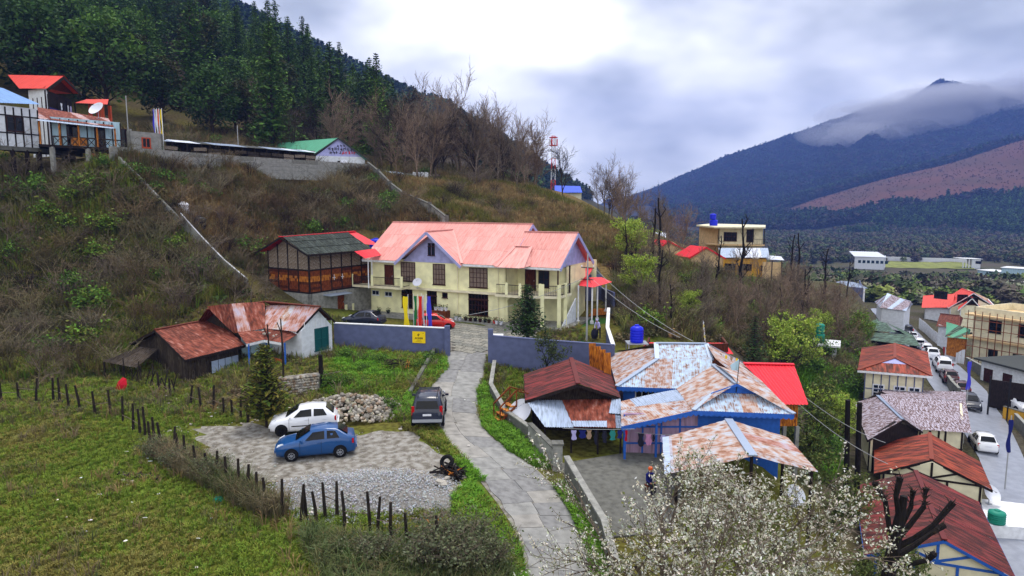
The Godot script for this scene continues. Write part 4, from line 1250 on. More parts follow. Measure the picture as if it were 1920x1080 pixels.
func yard() -> void:
	var wl := coped_wall("boundary_wall", "bluish purple boundary wall carrying the yellow sign, left of the gate", [P3(-14.82, 1.64, -56), P3(-5.24, 1.28, -53.9)], [0.4, 0.7], [3.15, 3.1], M.purple_wall, M.white)
	post(wl, P3(-5.18, 1.3, -53.8), 0.7, 3.35, 0.42, M.purple_wall, "gate_pier")
	var wr := coped_wall("boundary_wall", "bluish purple boundary wall right of the gate, above the red roofed shed", [P3(-1.76, 1.56, -52.6), P3(3.25, 1.91, -51), P3(7.6, 2.11, -49.7)], [0.2, -0.4, -1.2], [2.75, 2.65, 2.6], M.purple_wall, M.purple_wall)
	post(wr, P3(-1.68, 1.54, -52.7), 0.4, 3.3, 0.4, M.purple_wall, "gate_pier")
	var pt := MB.new()
	pt.box(P3(-1.19, 2.67, -53.5), P3(1.0, 0.06, 0.7))
	obj(wr, "cap_slab", pt, M.white)
	coped_wall("boundary_wall", "white coped side wall of the lawn running uphill to the red gazebo", [P3(7.6, 2.11, -49.7), P3(8.19, 2.27, -57), P3(9.55, 2.27, -66)], [-1.2, 0.2, 0.8], [2.6, 2.6, 2.9], M.purple_wall, M.white)
	var n := outward(P3(-14.82, 1.64, -56), P3(-5.24, 1.28, -53.9))
	var dir := (P3(-5.24, 1.28, -53.9) - P3(-14.82, 1.64, -56))
	dir.y = 0.0
	dir = dir.normalized()
	var s := thing("sign_board", "yellow square sign reading ACORN on the purple wall", "sign", P3(-7.5, 2.34, -54.3) + n * 0.06)
	s.position = P3(-7.52, 2.31, -54.42) + n * 0.07
	var bs := Basis(dir, UP, n)
	var k := MB.new()
	k.box(s.position, P3(1.1, 0.95, 0.05), bs)
	obj(s, "board", k, M.sign_yellow)
	lettering(s, "ACORN", s.position - UP * 0.08 + n * 0.03, bs, 0.2, M.black, "Droid Sans", true)
	var lg := MB.new()
	for i in 9:
		var a := TAU * (0.12 + 0.08 * i)
		lg.box(s.position + UP * 0.2 + n * 0.03 + (dir * cos(a) + UP * sin(a)) * 0.085, P3(0.05, 0.04, 0.012), bs)
	lg.box(s.position + UP * 0.2 + n * 0.03, P3(0.06, 0.06, 0.012), bs)
	for e in [[-0.24, 0.0, 0.34], [-0.36, 0.0, 0.5], [0.36, 0.38, 0.14]]:
		var ln := MB.new()
		ln.box(s.position + UP * e[0] + dir * e[1] + n * 0.03, P3(e[2], 0.018, 0.012), bs)
		obj(s, "small_print", ln, M.black)
	obj(s, "emblem", lg, M.black)
	var g := thing("gate", "black iron gate leaf folded open beside the purple pier", "gate", P3(-5.13, 1.39, -54.6))
	var ga := P3(-5.06, 1.44, -54.4)
	var gb := P3(-5.3, 1.54, -56.5)
	ga.y = 1.15
	gb.y = 1.25
	var gk := MB.new()
	gk.bar(ga, gb, 0.05); gk.bar(ga + UP * 1.6, gb + UP * 1.6, 0.05)
	gk.bar(ga, ga + UP * 1.6, 0.06); gk.bar(gb, gb + UP * 1.6, 0.06)
	obj(g, "frame", gk, M.iron)
	for i in 12:
		var b := MB.new()
		var q := ga.lerp(gb, (i + 0.5) / 12.0)
		b.box(q + UP * 0.8, P3(0.14, 1.55, 0.14))
		obj(g, "bar", b, M.iron)
	var cols := ["cloth_yellow", "cloth_green", "cloth_red", "cloth_white", "cloth_blue"]
	var names := ["yellow", "green", "red", "white", "blue"]
	var xs := [P3(-8.8, 2.69, -57.2), P3(-8.37, 2.65, -57.4), P3(-7.99, 2.67, -57.3), P3(-7.72, 2.62, -57.6), P3(-7.25, 2.69, -57.2)]
	for i in 5:
		var b: Vector3 = xs[i]
		b.y = gy(b.x, b.z)
		var f := thing("prayer_banner", "tall %s prayer banner on a white pole behind the sign wall" % names[i], "flag", b, 0.0, "five banners in the guesthouse yard")
		var p := MB.new()
		p.tube([b - UP * 0.3, b + UP * 4.4], [0.03, 0.022], 6)
		obj(f, "pole", p, M.white)
		var w: float = [0.5, 0.3, 0.4, 0.24, 0.46][i]
		hanging(f, "cloth", b + P3(-0.45 if i == 0 else 0.02, 4.25, 0), w, [3.1, 3.0, 3.0, 2.6, 3.0][i], P3(1, -0.06, 0.25).normalized(), M[cols[i]])
	var cy := struct("courtyard", yard_bed(), M.dirt, "paved courtyard between gate and guesthouse")
	var X := Transform3D(Basis(UP, deg_to_rad(-27)), P3(-15.2, 1.5, -73.0))
	var area := [Vector2(-4.96, -54.65), Vector2(-2.02, -55.25), Vector2(1.89, -59.41), Vector2(2.48, -62.49), Vector2(-8.45, -66.67), Vector2(-7.02, -64.23), Vector2(-5.58, -58.49)]
	for i in range(4, 26):
		for j in range(2, 26):
			var u := i * 0.98 + (0.49 if j % 2 else 0.0)
			var v := j * 0.74 + 0.4
			var c := X * P3(u, 0, v)
			if not inside(Vector2(c.x, c.z), area): continue
			var pv := MB.new()
			var pts := []
			for e in [[-0.46, -0.34], [0.46, -0.34], [0.46, 0.34], [-0.46, 0.34]]:
				var w := X * P3(u + e[0] + rng.randf_range(-0.02, 0.02), 0, v + e[1] + rng.randf_range(-0.02, 0.02))
				pts.append(P3(w.x, gy(w.x, w.z) + 0.09 + rng.randf_range(0, 0.012), w.z))
			pv.slab(pts, Vector3.DOWN * 0.07)
			obj(cy, "paver", pv, M.paver_a if rng.randf() < 0.6 else M.paver_b)
	var lw := MB.new()
	var lp := [P3(5.96, 1.3, -57.67), P3(7.62, 1.2, -57.03), P3(9.49, 1.61, -67.39), P3(7.98, 1.54, -68.09), P3(6.06, 1.69, -61.08)]
	for i in lp.size():
		lp[i] = on(lp[i].x, lp[i].z, 0.07)
	lw.slab(lp, Vector3.DOWN * 0.3)
	var lm := mat("lawn", Color(0.2, 0.42, 0.1), 0.9, T.earth, 1.2)
	struct("lawn", lw, lm, "bright green lawn beside the guesthouse")
	var gz := thing("garden_pavilion", "open pavilion with bright red roofs and white posts right of the guesthouse", "pavilion", P3(8.69, 1.73, -68.65))
	var R := [M.red_roof]
	roof_plane(gz, P3(4.53, 5.01, -72), P3(7.48, 5.35, -69), P3(8.98, 6.75, -73), P3(5.36, 6.61, -76), R, 0.9, 4.0, 0.2)
	roof_plane(gz, P3(10.16, 4.76, -77), P3(6.28, 4.7, -80), P3(5.36, 6.61, -76), P3(8.98, 6.75, -73), R, 0.9, 4.0, 0.2)
	caps(gz, [[P3(5.36, 6.61, -76), P3(8.98, 6.75, -73)]], M.red_roof)
	roof_plane(gz, P3(6.54, 5.11, -66), P3(7.72, 5.13, -64.5), P3(7.92, 5.4, -70), P3(7.15, 5.29, -70), R, 0.9, 4.0, 0.2)
	roof_plane(gz, P3(7.72, 5.13, -64.5), P3(10.2, 5.13, -69), P3(9.37, 5.41, -71), P3(7.92, 5.4, -70), R, 0.9, 4.0, 0.2)
	for c in [P3(6.47, 2.9, -66), P3(7.7, 2.95, -65), P3(8.46, 3.07, -67), P3(9.58, 3.1, -69)]:
		post(gz, c, gy(c.x, c.z) - 0.2, 5.15, 0.14, M.white, "column")
		post(gz, c, gy(c.x, c.z) - 0.3, gy(c.x, c.z) + 0.35, 0.32, M.white, "column_base")
	wall(gz, P3(6.7, 3.02, -72), P3(9.54, 3.02, -72), 0.8, 5.6, M.purple_wall)
	wall(gz, P3(9.54, 3.02, -72), P3(10.19, 3.57, -68), 0.8, 4.2, M.purple_wall)
	var gp := MB.new()
	gp.slab([P3(8.78, 5.75, -72.6), P3(10.28, 4.82, -76.5), P3(8.99, 6.62, -73.1)], P3(-0.1, 0, 0))
	obj(gz, "gable_wall", gp, M.dark_concrete)
	var dk := thing("timber_deck", "low plank deck between the lawn and the garden pavilion", "deck", P3(8.95, 1.74, -68.57))
	for i in 9:
		var db := MB.new()
		var a := P3(7.8, 1.6, -68.42).lerp(P3(8.39, 2.03, -69.84), i / 8.0)
		var b := P3(9.52, 1.77, -68.36).lerp(P3(9.89, 2.14, -69.52), i / 8.0)
		db.bar(on(a.x, a.z, 0.16), on(b.x, b.z, 0.16), 0.3, 0.06)
		obj(dk, "plank", db, M.plank_gold)
	var up := thing("utility_pole", "grey steel utility pole with cross arm beside the lawn", "pole", P3(6.41, 1.31, -57.61))
	var pb := up.position
	var pk := MB.new()
	pk.tube([pb - UP * 0.4, pb + UP * 7.6], [0.09, 0.06], 8)
	obj(up, "shaft", pk, M.pole_grey)
	for y in [6.4, 5.4]:
		var ca := MB.new()
		ca.bar(pb + P3(-0.55, y, 0.1), pb + P3(0.55, y - 0.1, -0.1), 0.07)
		obj(up, "cross_arm", ca, M.iron)
	for y in [-0.5, 0.0, 0.5]:
		var ins := MB.new()
		ins.lathe([Vector2(0.0, 0.0), Vector2(0.05, 0.0), Vector2(0.06, 0.06), Vector2(0.03, 0.12), Vector2(0, 0.14)], pb + P3(y, 6.43, 0), 8)
		obj(up, "insulator", ins, M.plastic_white)
	wire(pb + P3(0.5, 6.4, 0), P3(13.24, 3.06, -49), 0.5, "upper cable from the lawn pole down to the blue house")
	wire(pb + P3(0.4, 5.4, 0), P3(12.76, 2.94, -51), 0.4, "lower cable from the lawn pole down to the blue house")
	wire(pb + P3(-0.5, 5.4, 0), P3(-3.8, 3.24, -60), 0.4, "cable from the lawn pole to the guesthouse front")
	car("sedan", "paint_navy", "dark navy car parked behind the purple wall under the outside stair", P3(-14, 1.59, -63.56), 165)
	car("hatch", "paint_red", "small red car behind the purple wall beside the banners", P3(-7.26, 1.37, -63.12), 10)
	coped_wall("kerb_wall", "low mossy concrete kerb wall left of the drive below the gate", [P3(-6.62, 0.38, -44.09), P3(-6.14, 0.94, -54.25)], [0.1, 0.8], [0.75, 1.5], M.dark_concrete, null, 0.25)

func yard_bed() -> MB:
	var k := MB.new()
	var p := [P3(-4.96, 0.94, -54.65), P3(-2.02, 0.9, -55.25), P3(1.89, 1.33, -59.41), P3(2.48, 1.43, -62.49), P3(-8.45, 1.41, -66.67), P3(-7.02, 1.42, -64.23), P3(-5.58, 1.14, -58.49)]
	var c := Vector3.ZERO
	for i in p.size():
		p[i] = on(p[i].x, p[i].z, 0.03)
		c += p[i] / p.size()
	c.y = gy(c.x, c.z) + 0.03
	for i in p.size():
		for s in 6:
			var a: Vector3 = p[i]
			var b: Vector3 = p[(i + 1) % p.size()]
			var t0 := s / 6.0
			var t1 := (s + 1) / 6.0
			var q := []
			for e in [a.lerp(c, t0), b.lerp(c, t0), b.lerp(c, t1), a.lerp(c, t1)]: q.append(on(e.x, e.z, 0.03))
			k.quad(q[0], q[1], q[2], q[3])
	return k

const ROAD_L := [Vector2(-4.99, -54.96), Vector2(-5.63, -50.37), Vector2(-5.55, -44.96), Vector2(-5.17, -40.13), Vector2(-3.88, -36.29), Vector2(-2.41, -33.76), Vector2(-1.34, -31.65), Vector2(-0.49, -29.67), Vector2(0.14, -27.94), Vector2(0.54, -26.33), Vector2(0.68, -24.78), Vector2(0.66, -23.14), Vector2(0.53, -21.12)]
const ROAD_R := [Vector2(-2.02, -55.25), Vector2(-2.13, -51.36), Vector2(-2.37, -46.22), Vector2(-2.23, -41.25), Vector2(-1.44, -37.82), Vector2(-0.15, -35.91), Vector2(1.11, -34.23), Vector2(2.01, -32.32), Vector2(2.53, -30.29), Vector2(2.89, -28.26), Vector2(3.11, -26.47), Vector2(3.15, -24.98), Vector2(3.11, -23.26), Vector2(2.98, -21.14)]

func road() -> void:
	var L := ROAD_L
	var R := ROAD_R
	var path := func(P: Array, t: float) -> Vector2:
		var f := t * (P.size() - 1)
		var i := mini(int(f), P.size() - 2)
		return (P[i] as Vector2).lerp(P[i + 1], f - i)
	var bed := MB.new()
	var n := 60
	for i in n:
		for j in 4:
			var q := []
			for e in [[i, j], [i + 1, j], [i + 1, j + 1], [i, j + 1]]:
				var a: Vector2 = path.call(L, float(e[0]) / n)
				var b: Vector2 = path.call(R, float(e[0]) / n)
				var w := a.lerp(b, lerpf(-0.06, 1.04, e[1] / 4.0))
				q.append(on(w.x, w.y, 0.035))
			bed.quad(q[0], q[3], q[2], q[1])
	var r := struct("road", bed, M.dirt, "concrete slab drive climbing to the guesthouse gate")
	var rows := 22
	for i in rows:
		for c in 2:
			var mid := 0.48 + sin(i * 1.7) * 0.03
			var c0 := 0.0 if c == 0 else mid + 0.004
			var c1 := mid - 0.004 if c == 0 else 1.0
			var k := MB.new()
			var up := 0.058 + rng.randf_range(0.0, 0.014)
			var steps_n := 3
			for s in steps_n:
				var pts := []
				for e in [[s, c0], [s, c1], [s + 1, c1], [s + 1, c0]]:
					var f = (i + 0.006 + 0.988 * e[0] / steps_n) / rows + (0.006 if c == 1 else 0.0)
					var a: Vector2 = path.call(L, minf(f, 1.0))
					var b: Vector2 = path.call(R, minf(f, 1.0))
					var edge := 0.0
					if c == 0 and e[1] == c0: edge = sin(f * 90.0) * 0.02
					if c == 1 and e[1] == c1: edge = sin(f * 70.0) * 0.015
					var w := a.lerp(b, e[1] + edge)
					pts.append(on(w.x, w.y, up))
				k.slab(pts, Vector3.DOWN * 0.12)
			obj(r, "road_slab", k, [M.road, M.road_b, M.road, M.road_c][rng.randi() % 4])
	coped_wall("garden_wall", "mossy concrete wall with wooden steps between drive and red roofed shed", [P3(-1.44, 0.44, -51.6), P3(-1.53, 0.11, -45.32), P3(-0.49, -0.18, -40.44), P3(0.92, -0.55, -37.89)], [-0.2, -0.5, -0.8, -1.1], [1.0, 0.85, 0.5, 0.3], M.dark_concrete, M.concrete, 0.18)
	coped_wall("garden_wall", "grey block wall between drive and washing lines", [P3(0.92, -0.56, -37.73), P3(2.29, -0.92, -34.31)], [-1.3, -1.6], [0.55, 0.2], M.concrete, M.dark_concrete, 0.2)
	coped_wall("garden_wall", "long leaning concrete wall between drive and white blossom tree", [P3(2.65, -1, -33.11), P3(3.23, -1.23, -30.29), P3(3.78, -1.46, -27.25), P3(3.81, -1.46, -24.07)], [-1.6, -2.0, -2.3, -2.5], [0.35, 0.0, -0.2, -0.4], M.dark_concrete, M.concrete, 0.2)
	var gt := thing("block_pier", "patterned concrete gate pier at the entrance to the washing yard", "pillar", P3(2.39, -0.93, -34.54))
	post(gt, P3(2.39, -0.93, -34.54), gt.position.y - 0.2, gt.position.y + 1.45, 0.5, M.concrete)
	post(gt, P3(2.39, -0.93, -34.54), gt.position.y + 1.45, gt.position.y + 1.55, 0.62, M.dark_concrete, "cap")
	var ws := thing("wooden_steps", "small brown wooden steps with handrail over the garden wall", "steps", P3(-0.91, -0.12, -40.26))
	var o := ws.position
	var d := P3(0.9, 0, -0.45).normalized()
	var sd := P3(0.45, 0, 0.9).normalized()
	for i in 4:
		var k := MB.new()
		k.box(o + d * (i * 0.28) + UP * (0.2 + i * 0.24), P3(0.3, 0.05, 0.9), Basis(d, UP, sd))
		obj(ws, "tread", k, M.plank_gold)
	for s in [-0.45, 0.45]:
		var k := MB.new()
		k.bar(o + sd * s, o + sd * s + UP * 1.0, 0.08)
		k.bar(o + d * 1.1 + sd * s + UP * 0.5, o + d * 1.1 + sd * s + UP * 1.9, 0.08)
		k.bar(o + sd * s + UP * 1.0, o + d * 1.1 + sd * s + UP * 1.9, 0.08)
		k.bar(o + sd * s + UP * 0.1, o + d * 1.1 + sd * s + UP * 0.95, 0.1)
		k.bar(o + d * 1.1 + sd * s + UP * 1.9, o + d * 2.8 + sd * s + UP * 1.3, 0.07)
		k.bar(o + d * 2.8 + sd * s + UP * 0.2, o + d * 2.8 + sd * s + UP * 1.35, 0.08)
		obj(ws, "handrail", k, M.plank_brown)


# ---------- the old farmhouse on the left ----------
func farmhouse() -> void:
	var t := thing("farmhouse", "white farmhouse with rusty red sheet roof and teal window", "house", P3(-17.5, 0.9, -54.5))
	var RA := [M.rust_all, M.rust_all_b, M.rust_all]
	var ap := P3(-15.06, 5, -52.97)
	var jr := P3(-20.29, 5.05, -55.42)
	var bl := P3(-23.31, 5, -51.47)
	var el := P3(-16.6, 3.24, -51.8)
	var er := P3(-14.35, 3.6, -54.6)
	var vl := P3(-19.31, 3.35, -52.59)
	var be := P3(-21.24, 3.2, -51.38)
	roof_plane(t, vl, el, ap, jr, [M.rust_pink, M.rust_pink, M.rust_pale], 0.85, 4.0, 0.2)
	roof_plane(t, be, vl, jr, bl, [M.rust_all, M.rust_all_b, M.rust_all, M.rust_pink], 0.85, 4.0, 0.2)
	roof_plane(t, er, jr + P3(1.2, -1.7, -2.2), jr, ap, RA, 0.9, 4.0, 0.2)
	roof_plane(t, jr + P3(-0.6, -1.7, -2.4), bl + P3(-2.0, -1.9, -1.6), bl, jr, RA, 0.9, 4.0, 0.2)
	caps(t, [[ap, jr], [jr, bl]], M.rust_all_b)
	fascia(t, [[el, ap], [er, ap]], M.timber, 0.15)
	var ga := el + P3(0.35, 0, -0.05)
	var gb := er + P3(-0.25, 0, 0.1)
	wall(t, ga, gb, 0.95, 3.25, M.white_wall, 4.85, 0.5)
	wall(t, ga, gb, 0.0, 1.0, M.stone_b, -999, 0.5, 0.3, "stone_plinth")
	window(t, ga, gb, 1.35, 1.55, 1.3, 1.65, 2, 2, M.teal_paint, M.teal_paint, "window", 0.12, 0.06)
	var bd := []
	for i in 6: bd.append([0.3 + i * 0.55, 2.4, 0.3 + i * 0.55, 3.0])
	timbers(t, ga, gb, 0.95, bd, 0.03, M.white, "batten")
	var jw := vl + P3(0.3, 0, -0.6)
	wall(t, jw, ga, 0.6, 3.3, M.white_wall)
	wall(t, be + P3(0.3, 0, -0.5), jw, 0.6, 3.3, M.pale_blue)
	wall(t, gb, jr + P3(1.0, 0, -1.8), 0.5, 3.3, M.white_wall)
	var bw := bl + P3(0.2, 0, -0.3)
	wall(t, bw + P3(-1.7, 0, -1.3), be + P3(0.3, 0, -0.5), 0.5, 3.2, M.old_wood, 4.8)
	var p0 := P3(-21.04, 3.1, -51.47)
	var p1 := P3(-19.62, 2.75, -49.54)
	var p2 := P3(-18.89, 2.75, -51.14)
	var p3 := P3(-17.15, 2.7, -50.17)
	var p4 := P3(-16.59, 3.05, -52.38)
	roof_plane(t, p1, p2, vl - UP * 0.2, p0, [M.rust_all, M.rust_all_b], 0.9, 3.0, 0.2)
	roof_plane(t, p2, p3, p4, vl - UP * 0.2, [M.rust_all, M.rust_all_b], 0.9, 3.0, 0.2)
	fascia(t, [[p1, p2], [p2, p3]], M.white, 0.18)
	for s in [p1, p2, p3]:
		post(t, s + P3(0.1, 0, -0.15), 0.5, s.y - 0.05, 0.1, M.blue_wood)
	wall(t, p2 + P3(0.2, 0, -0.3), p3 + P3(-0.1, 0, -0.2), 0.55, 1.35, M.orange_paint, -999, 0.5, 0.06, "porch_rail")
	for i in 5:
		var st := thing("roof_stone", "pale stone weighing down the rusty porch roof", "stone", p2.lerp(vl, [0.35, 0.5, 0.3, 0.6, 0.45][i]) + (p3 - p2) * [0.0, 0.25, 0.5, -0.1, 0.65][i] + UP * 0.02, i, "stones on the porch roof")
		put(st, "stone", stone_mesh(i % 3), Transform3D(Basis.from_scale(Vector3.ONE * (0.28 - 0.03 * i)), P3(0, 0.12, 0)), M.stone_c)
	var b := thing("barn", "dark weathered plank barn with rusty red sheet roof", "barn", P3(-24.0, 0.8, -49.5))
	var f0 := P3(-22.41, 2.4, -45.84)
	var f1 := P3(-20.12, 2.45, -50.6)
	var r0 := P3(-26.01, 3.9, -48.95)
	var r1 := P3(-23.63, 3.95, -53.79)
	var k0 := r0 * 2.0 - f0
	var k1 := r1 * 2.0 - f1
	k0.y = 2.3
	k1.y = 2.3
	gable_roof(b, f0, f1, k0, k1, r0, r1, RA, 0.85, 2.4, 0.2, 0.014, M.rust_all_b, M.timber)
	var c := inset([f0, f1, k1, k0], 0.45)
	for w in [[c[0], c[1], -1.0], [c[3], c[0], 3.7], [c[1], c[2], 3.7]]:
		wall(b, w[0], w[1], 0.3, 2.35, M.old_wood, w[2])
		var dirw: Vector3 = (w[1] - w[0])
		dirw.y = 0
		var len := dirw.length()
		dirw = dirw.normalized()
		var nb := int(len / 0.24)
		for i in nb:
			var pk := MB.new()
			var tt := (i + 0.5) / nb
			var top := 2.34 if w[2] < 0 else lerpf(2.3, 3.55, 1.0 - absf(tt - 0.5) * 2.0)
			pk.box(fl(w[0], (0.35 + top) * 0.5) + dirw * len * tt + dirw.cross(UP) * 0.02, P3(0.22, top - 0.35, 0.03), Basis(dirw, UP, dirw.cross(UP)))
			obj(b, "plank", pk, M.old_wood if rng.randf() < 0.6 else M.old_wood_b)
	for i in 4:
		var sh := MB.new()
		var a0: Vector3 = c[0].lerp(c[1], 0.42 + i * 0.14)
		var a1: Vector3 = c[0].lerp(c[1], 0.55 + i * 0.14)
		var nn := outward(c[0], c[1])
		for j in 12:
			var y0 := 0.55 + j * 0.1
			sh.quad(fl(a0, y0) + nn * 0.1, fl(a1, y0) + nn * 0.1, fl(a1, y0 + 0.05) + nn * 0.14, fl(a0, y0 + 0.05) + nn * 0.14)
			sh.quad(fl(a0, y0 + 0.05) + nn * 0.14, fl(a1, y0 + 0.05) + nn * 0.14, fl(a1, y0 + 0.1) + nn * 0.1, fl(a0, y0 + 0.1) + nn * 0.1)
		obj(b, "leaning_sheet", sh, M.tin)
	var l := thing("lean_to", "collapsing pole lean-to against the barn's dark gable", "shed", P3(-27.12, 0.78, -47.77))
	roof_plane(l, P3(-29.17, 1.9, -47.5), P3(-26.13, 1.7, -46.41), P3(-26.11, 2.4, -49.49), P3(-27.64, 2.5, -49.78), [M.old_wood_b, M.old_wood], 0.3, 4.0, 0.3, 0.02, "roof_plank")
	for s in [P3(-29.02, 1.85, -47.55), P3(-27.26, 1.8, -46.78), P3(-25.98, 1.8, -46.63)]:
		post(l, s, gy(s.x, s.z) - 0.2, s.y, 0.1, M.post_wood)
	for i in 14:
		var bk := MB.new()
		var a := P3(-27.08, 0.68, -46.66).lerp(P3(-22.39, 0.47, -44.29), i / 13.0)
		a = on(a.x, a.z)
		bk.bar(a - UP * 0.1, a + P3(rng.randf_range(-0.5, 0.5), rng.randf_range(0.7, 1.7), rng.randf_range(-0.6, 0.2)), 0.06)
		obj(l, "pole", bk, M.post_wood)

# ---------- the blue house and its sheds ----------
func scallops(p: Node3D, a: Vector3, b: Vector3, m: Material) -> void:
	var n := int(a.distance_to(b) / 0.28)
	var out := outward(a, b)
	var k := MB.new()
	for i in n:
		var q0 := a.lerp(b, float(i) / n)
		var q1 := a.lerp(b, float(i + 1) / n)
		var pts := [q0, q1]
		for s in 5:
			var t := 1.0 - s / 4.0
			pts.append(q0.lerp(q1, t) - UP * (0.2 + 0.1 * sin(PI * t)))
		k.slab(pts, out * 0.03)
	obj(p, "scalloped_trim", k, m)

func blue_house() -> void:
	var t := thing("blue_house", "blue trimmed house with rust streaked pale blue hipped roofs", "house", P3(11, -1, -42))
	var RB := [M.rust_blue, M.rust_blue, M.rust_pale_b]
	var RP := [M.rust_pale, M.rust_pale_b, M.rust_pale]
	var e := 1.6
	var A := P3(6.58, 1.6, -41.89)
	var B := P3(7.33, 1.6, -51.09)
	var Bb := B + P3(2.6, 0, -3.0)
	var rl := P3(9.84, 3.55, -45.85)
	var rr := P3(13.22, 3.55, -45.67)
	var ml := P3(9.51, 2.9, -43.83)
	var mr := P3(12.94, 2.9, -43.37)
	var vy := P3(10.11, 1.72, -40.95)
	var pk := P3(12.76, 2.88, -42.42)
	var ga := P3(12.73, 2.88, -37.76)
	var fl0 := P3(10.02, 1.68, -36.6)
	var fr0 := P3(15.31, 1.68, -35.92)
	var rb := P3(16.48, 1.75, -47.15)
	roof_plane(t, A, vy, mr, ml, RB, 0.85, 4.0, 0.14, 0.014, "roof_sheet", [pk])
	roof_plane(t, ml, mr, rr, rl, [M.rust_blue], 0.85, 4.0, 0.14)
	roof_plane(t, B, A, ml, rl, RP, 0.85, 4.0, 0.14)
	roof_plane(t, rb + P3(0, 0, -2.0), B + P3(0.5, 0, -1.2), rl, rr, RP, 0.9, 4.0, 0.14)
	roof_plane(t, fr0, rb, rr, pk, RP, 0.85, 6.0, 0.14)
	roof_plane(t, fr0, fr0 + P3(0.05, 0.02, -0.05), pk, ga, RP, 0.85, 6.0, 0.14)
	caps(t, [[A, ml], [ml, rl], [rl, rr], [mr, rr], [rr, rb], [pk, ga]], M.tin, 0.3)
	roof_plane(t, vy, fl0, ga, pk, RP, 1.4, 4.0, 0.14)
	var gl := P3(11.54, 2.3, -37.94)
	var gr := P3(13.89, 2.3, -37.72)
	roof_plane(t, fl0, fr0, gr, gl, [M.rust_blue, M.rust_blue, M.rust_pale], 0.85, 4.0, 0.14)
	var tri := MB.new()
	tri.slab([gl + P3(0, 0.02, 0), gr + P3(0, 0.02, 0), ga + P3(0, -0.04, 0)], P3(0, 0, -0.08))
	obj(t, "gablet", tri, M.blue_wood)
	fascia(t, [[gl + P3(-0.2, 0.05, 0.1), ga + P3(0, 0.06, 0.12)], [gr + P3(0.2, 0.05, 0.1), ga + P3(0, 0.06, 0.12)]], M.blue_wood, 0.14)
	caps(t, [[fl0, gl], [fr0, gr], [pk, fr0]], M.tin, 0.26)
	var wl := P3(5.94, 1, -35.9)
	var wb := P3(6.41, 1.55, -39.11)
	roof_plane(t, wl, fl0 - UP * 0.03, vy - UP * 0.05, wb, [M.rust_pale, M.rust_pale_b, M.rust_pale, M.tin], 1.5, 2.2, 0.14)
	scallops(t, wl, fl0, M.blue_wood)
	scallops(t, fl0, fr0, M.blue_wood)
	scallops(t, A, vy, M.blue_wood)
	var w0 := fl0 + P3(0.4, 0, -0.5)
	var w1 := fr0 + P3(-0.5, 0, -0.6)
	wall(t, w0, w1, -4.0, 1.65, M.blue_wood)
	wall(t, w1, rb + P3(-0.5, 0, 0.4), -4.5, 1.7, M.blue_wood)
	var l0 := wl + P3(0.35, 0, -1.2)
	wall(t, l0, w0, -1.6, 1.35, M.pink_wall)
	var bay := (w0 - l0).length()
	var tb := [[0, 1.25, bay, 1.25], [0, 2.2, bay, 2.2]]
	for i in 5: tb.append([bay * i / 4.0, 0.0, bay * i / 4.0, 2.9])
	timbers(t, l0, w0, -1.6, tb, 0.09, M.blue_wood)
	for s in [wl + P3(0.25, 0, -0.25), wl.lerp(fl0, 0.5) + P3(0, 0, -0.25)]:
		post(t, s, -1.4, s.y - 0.12, 0.12, M.blue_wood)
	wall(t, A + P3(0.5, 0, -0.5), vy + P3(0, 0, -0.5), -1.5, 1.5, M.blue_wood)
	wall(t, B + P3(0.6, 0, 0.3), A + P3(0.5, 0, -0.5), -1.5, 1.5, M.pink_wall)
	window(t, A + P3(0.5, 0, -0.5), vy + P3(0, 0, -0.5), 0.8, 0.4, 1.2, 0.9, 3, 2, M.white, M.glass)
	var p := thing("porch_roof", "low rusty sheet porch roof with pale ridge in front of the blue house", "roof", P3(11.5, -1.4, -33.5))
	var pr0 := P3(11.82, 1.32, -36.11)
	var pr1 := P3(11.31, 1.25, -30.82)
	var q0 := P3(8.47, 0.55, -35.64)
	var q1 := P3(7.43, 0.5, -30.62)
	var q2 := P3(14.83, 0.55, -35.47)
	var q3 := P3(14.45, 0.45, -30.87)
	roof_plane(p, q0, q1, pr1, pr0, RP, 0.85, 6.0, 0.14)
	roof_plane(p, q3, q2, pr0, pr1, [M.rust_pale, M.rust_pink, M.rust_pale_b], 0.85, 6.0, 0.14)
	caps(p, [[pr0, pr1]], M.tin, 0.42)
	roof_plane(p, q0 + P3(-0.35, -0.05, 0), q1 + P3(-0.3, -0.05, 0), q1 + P3(0.15, 0.03, 0), q0 + P3(0.15, 0.03, 0), [M.tin], 1.2, 2.0, 0.14, 0.008)
	fascia(p, [[q0, pr0], [q2, pr0]], M.blue_wood, 0.2)
	for s in [q0, q1, q2, q3, pr1]:
		post(p, s + (P3(11.5, 0, -33.5) - s) * P3(0.08, 0, 0.08), gy(s.x, s.z) - 0.4, s.y - 0.06, 0.12, M.timber)
	var a := thing("stilt_annex", "bright red roofed wooden annex on stilts beside the blue house", "shed", P3(17.5, -5, -42.5))
	var a0 := P3(16.39, 1, -39.98)
	var a1 := P3(17.87, 1, -39.98)
	var a2 := P3(19.02, 2.25, -45.06)
	var a3 := P3(15.71, 2.25, -45.37)
	roof_plane(a, a0, a1, a2, a3, [M.red_roof], 0.7, 8.0, 0.2, 0.02)
	caps(a, [[a3, a2]], M.red_roof, 0.4)
	var x0 := a0 + P3(-0.6, 0, -0.5)
	var x1 := a1 + P3(-0.4, 0, -0.5)
	wall(a, x0, x1, -0.5, 0.95, M.plank_orange)
	wall(a, x1, a2 + P3(-0.6, 0, 0.4), -0.5, 0.95, M.plank_orange, 1.9, 0.9)
	for s in [x0, x1, a2 + P3(-0.6, 0, 0.4)]:
		post(a, s, gy(s.x, s.z) - 0.5, -0.5, 0.22, M.concrete)
	var rbk := thing("back_shed", "red roofed shed showing behind the blue house ridge", "shed", P3(14.19, 1.17, -54))
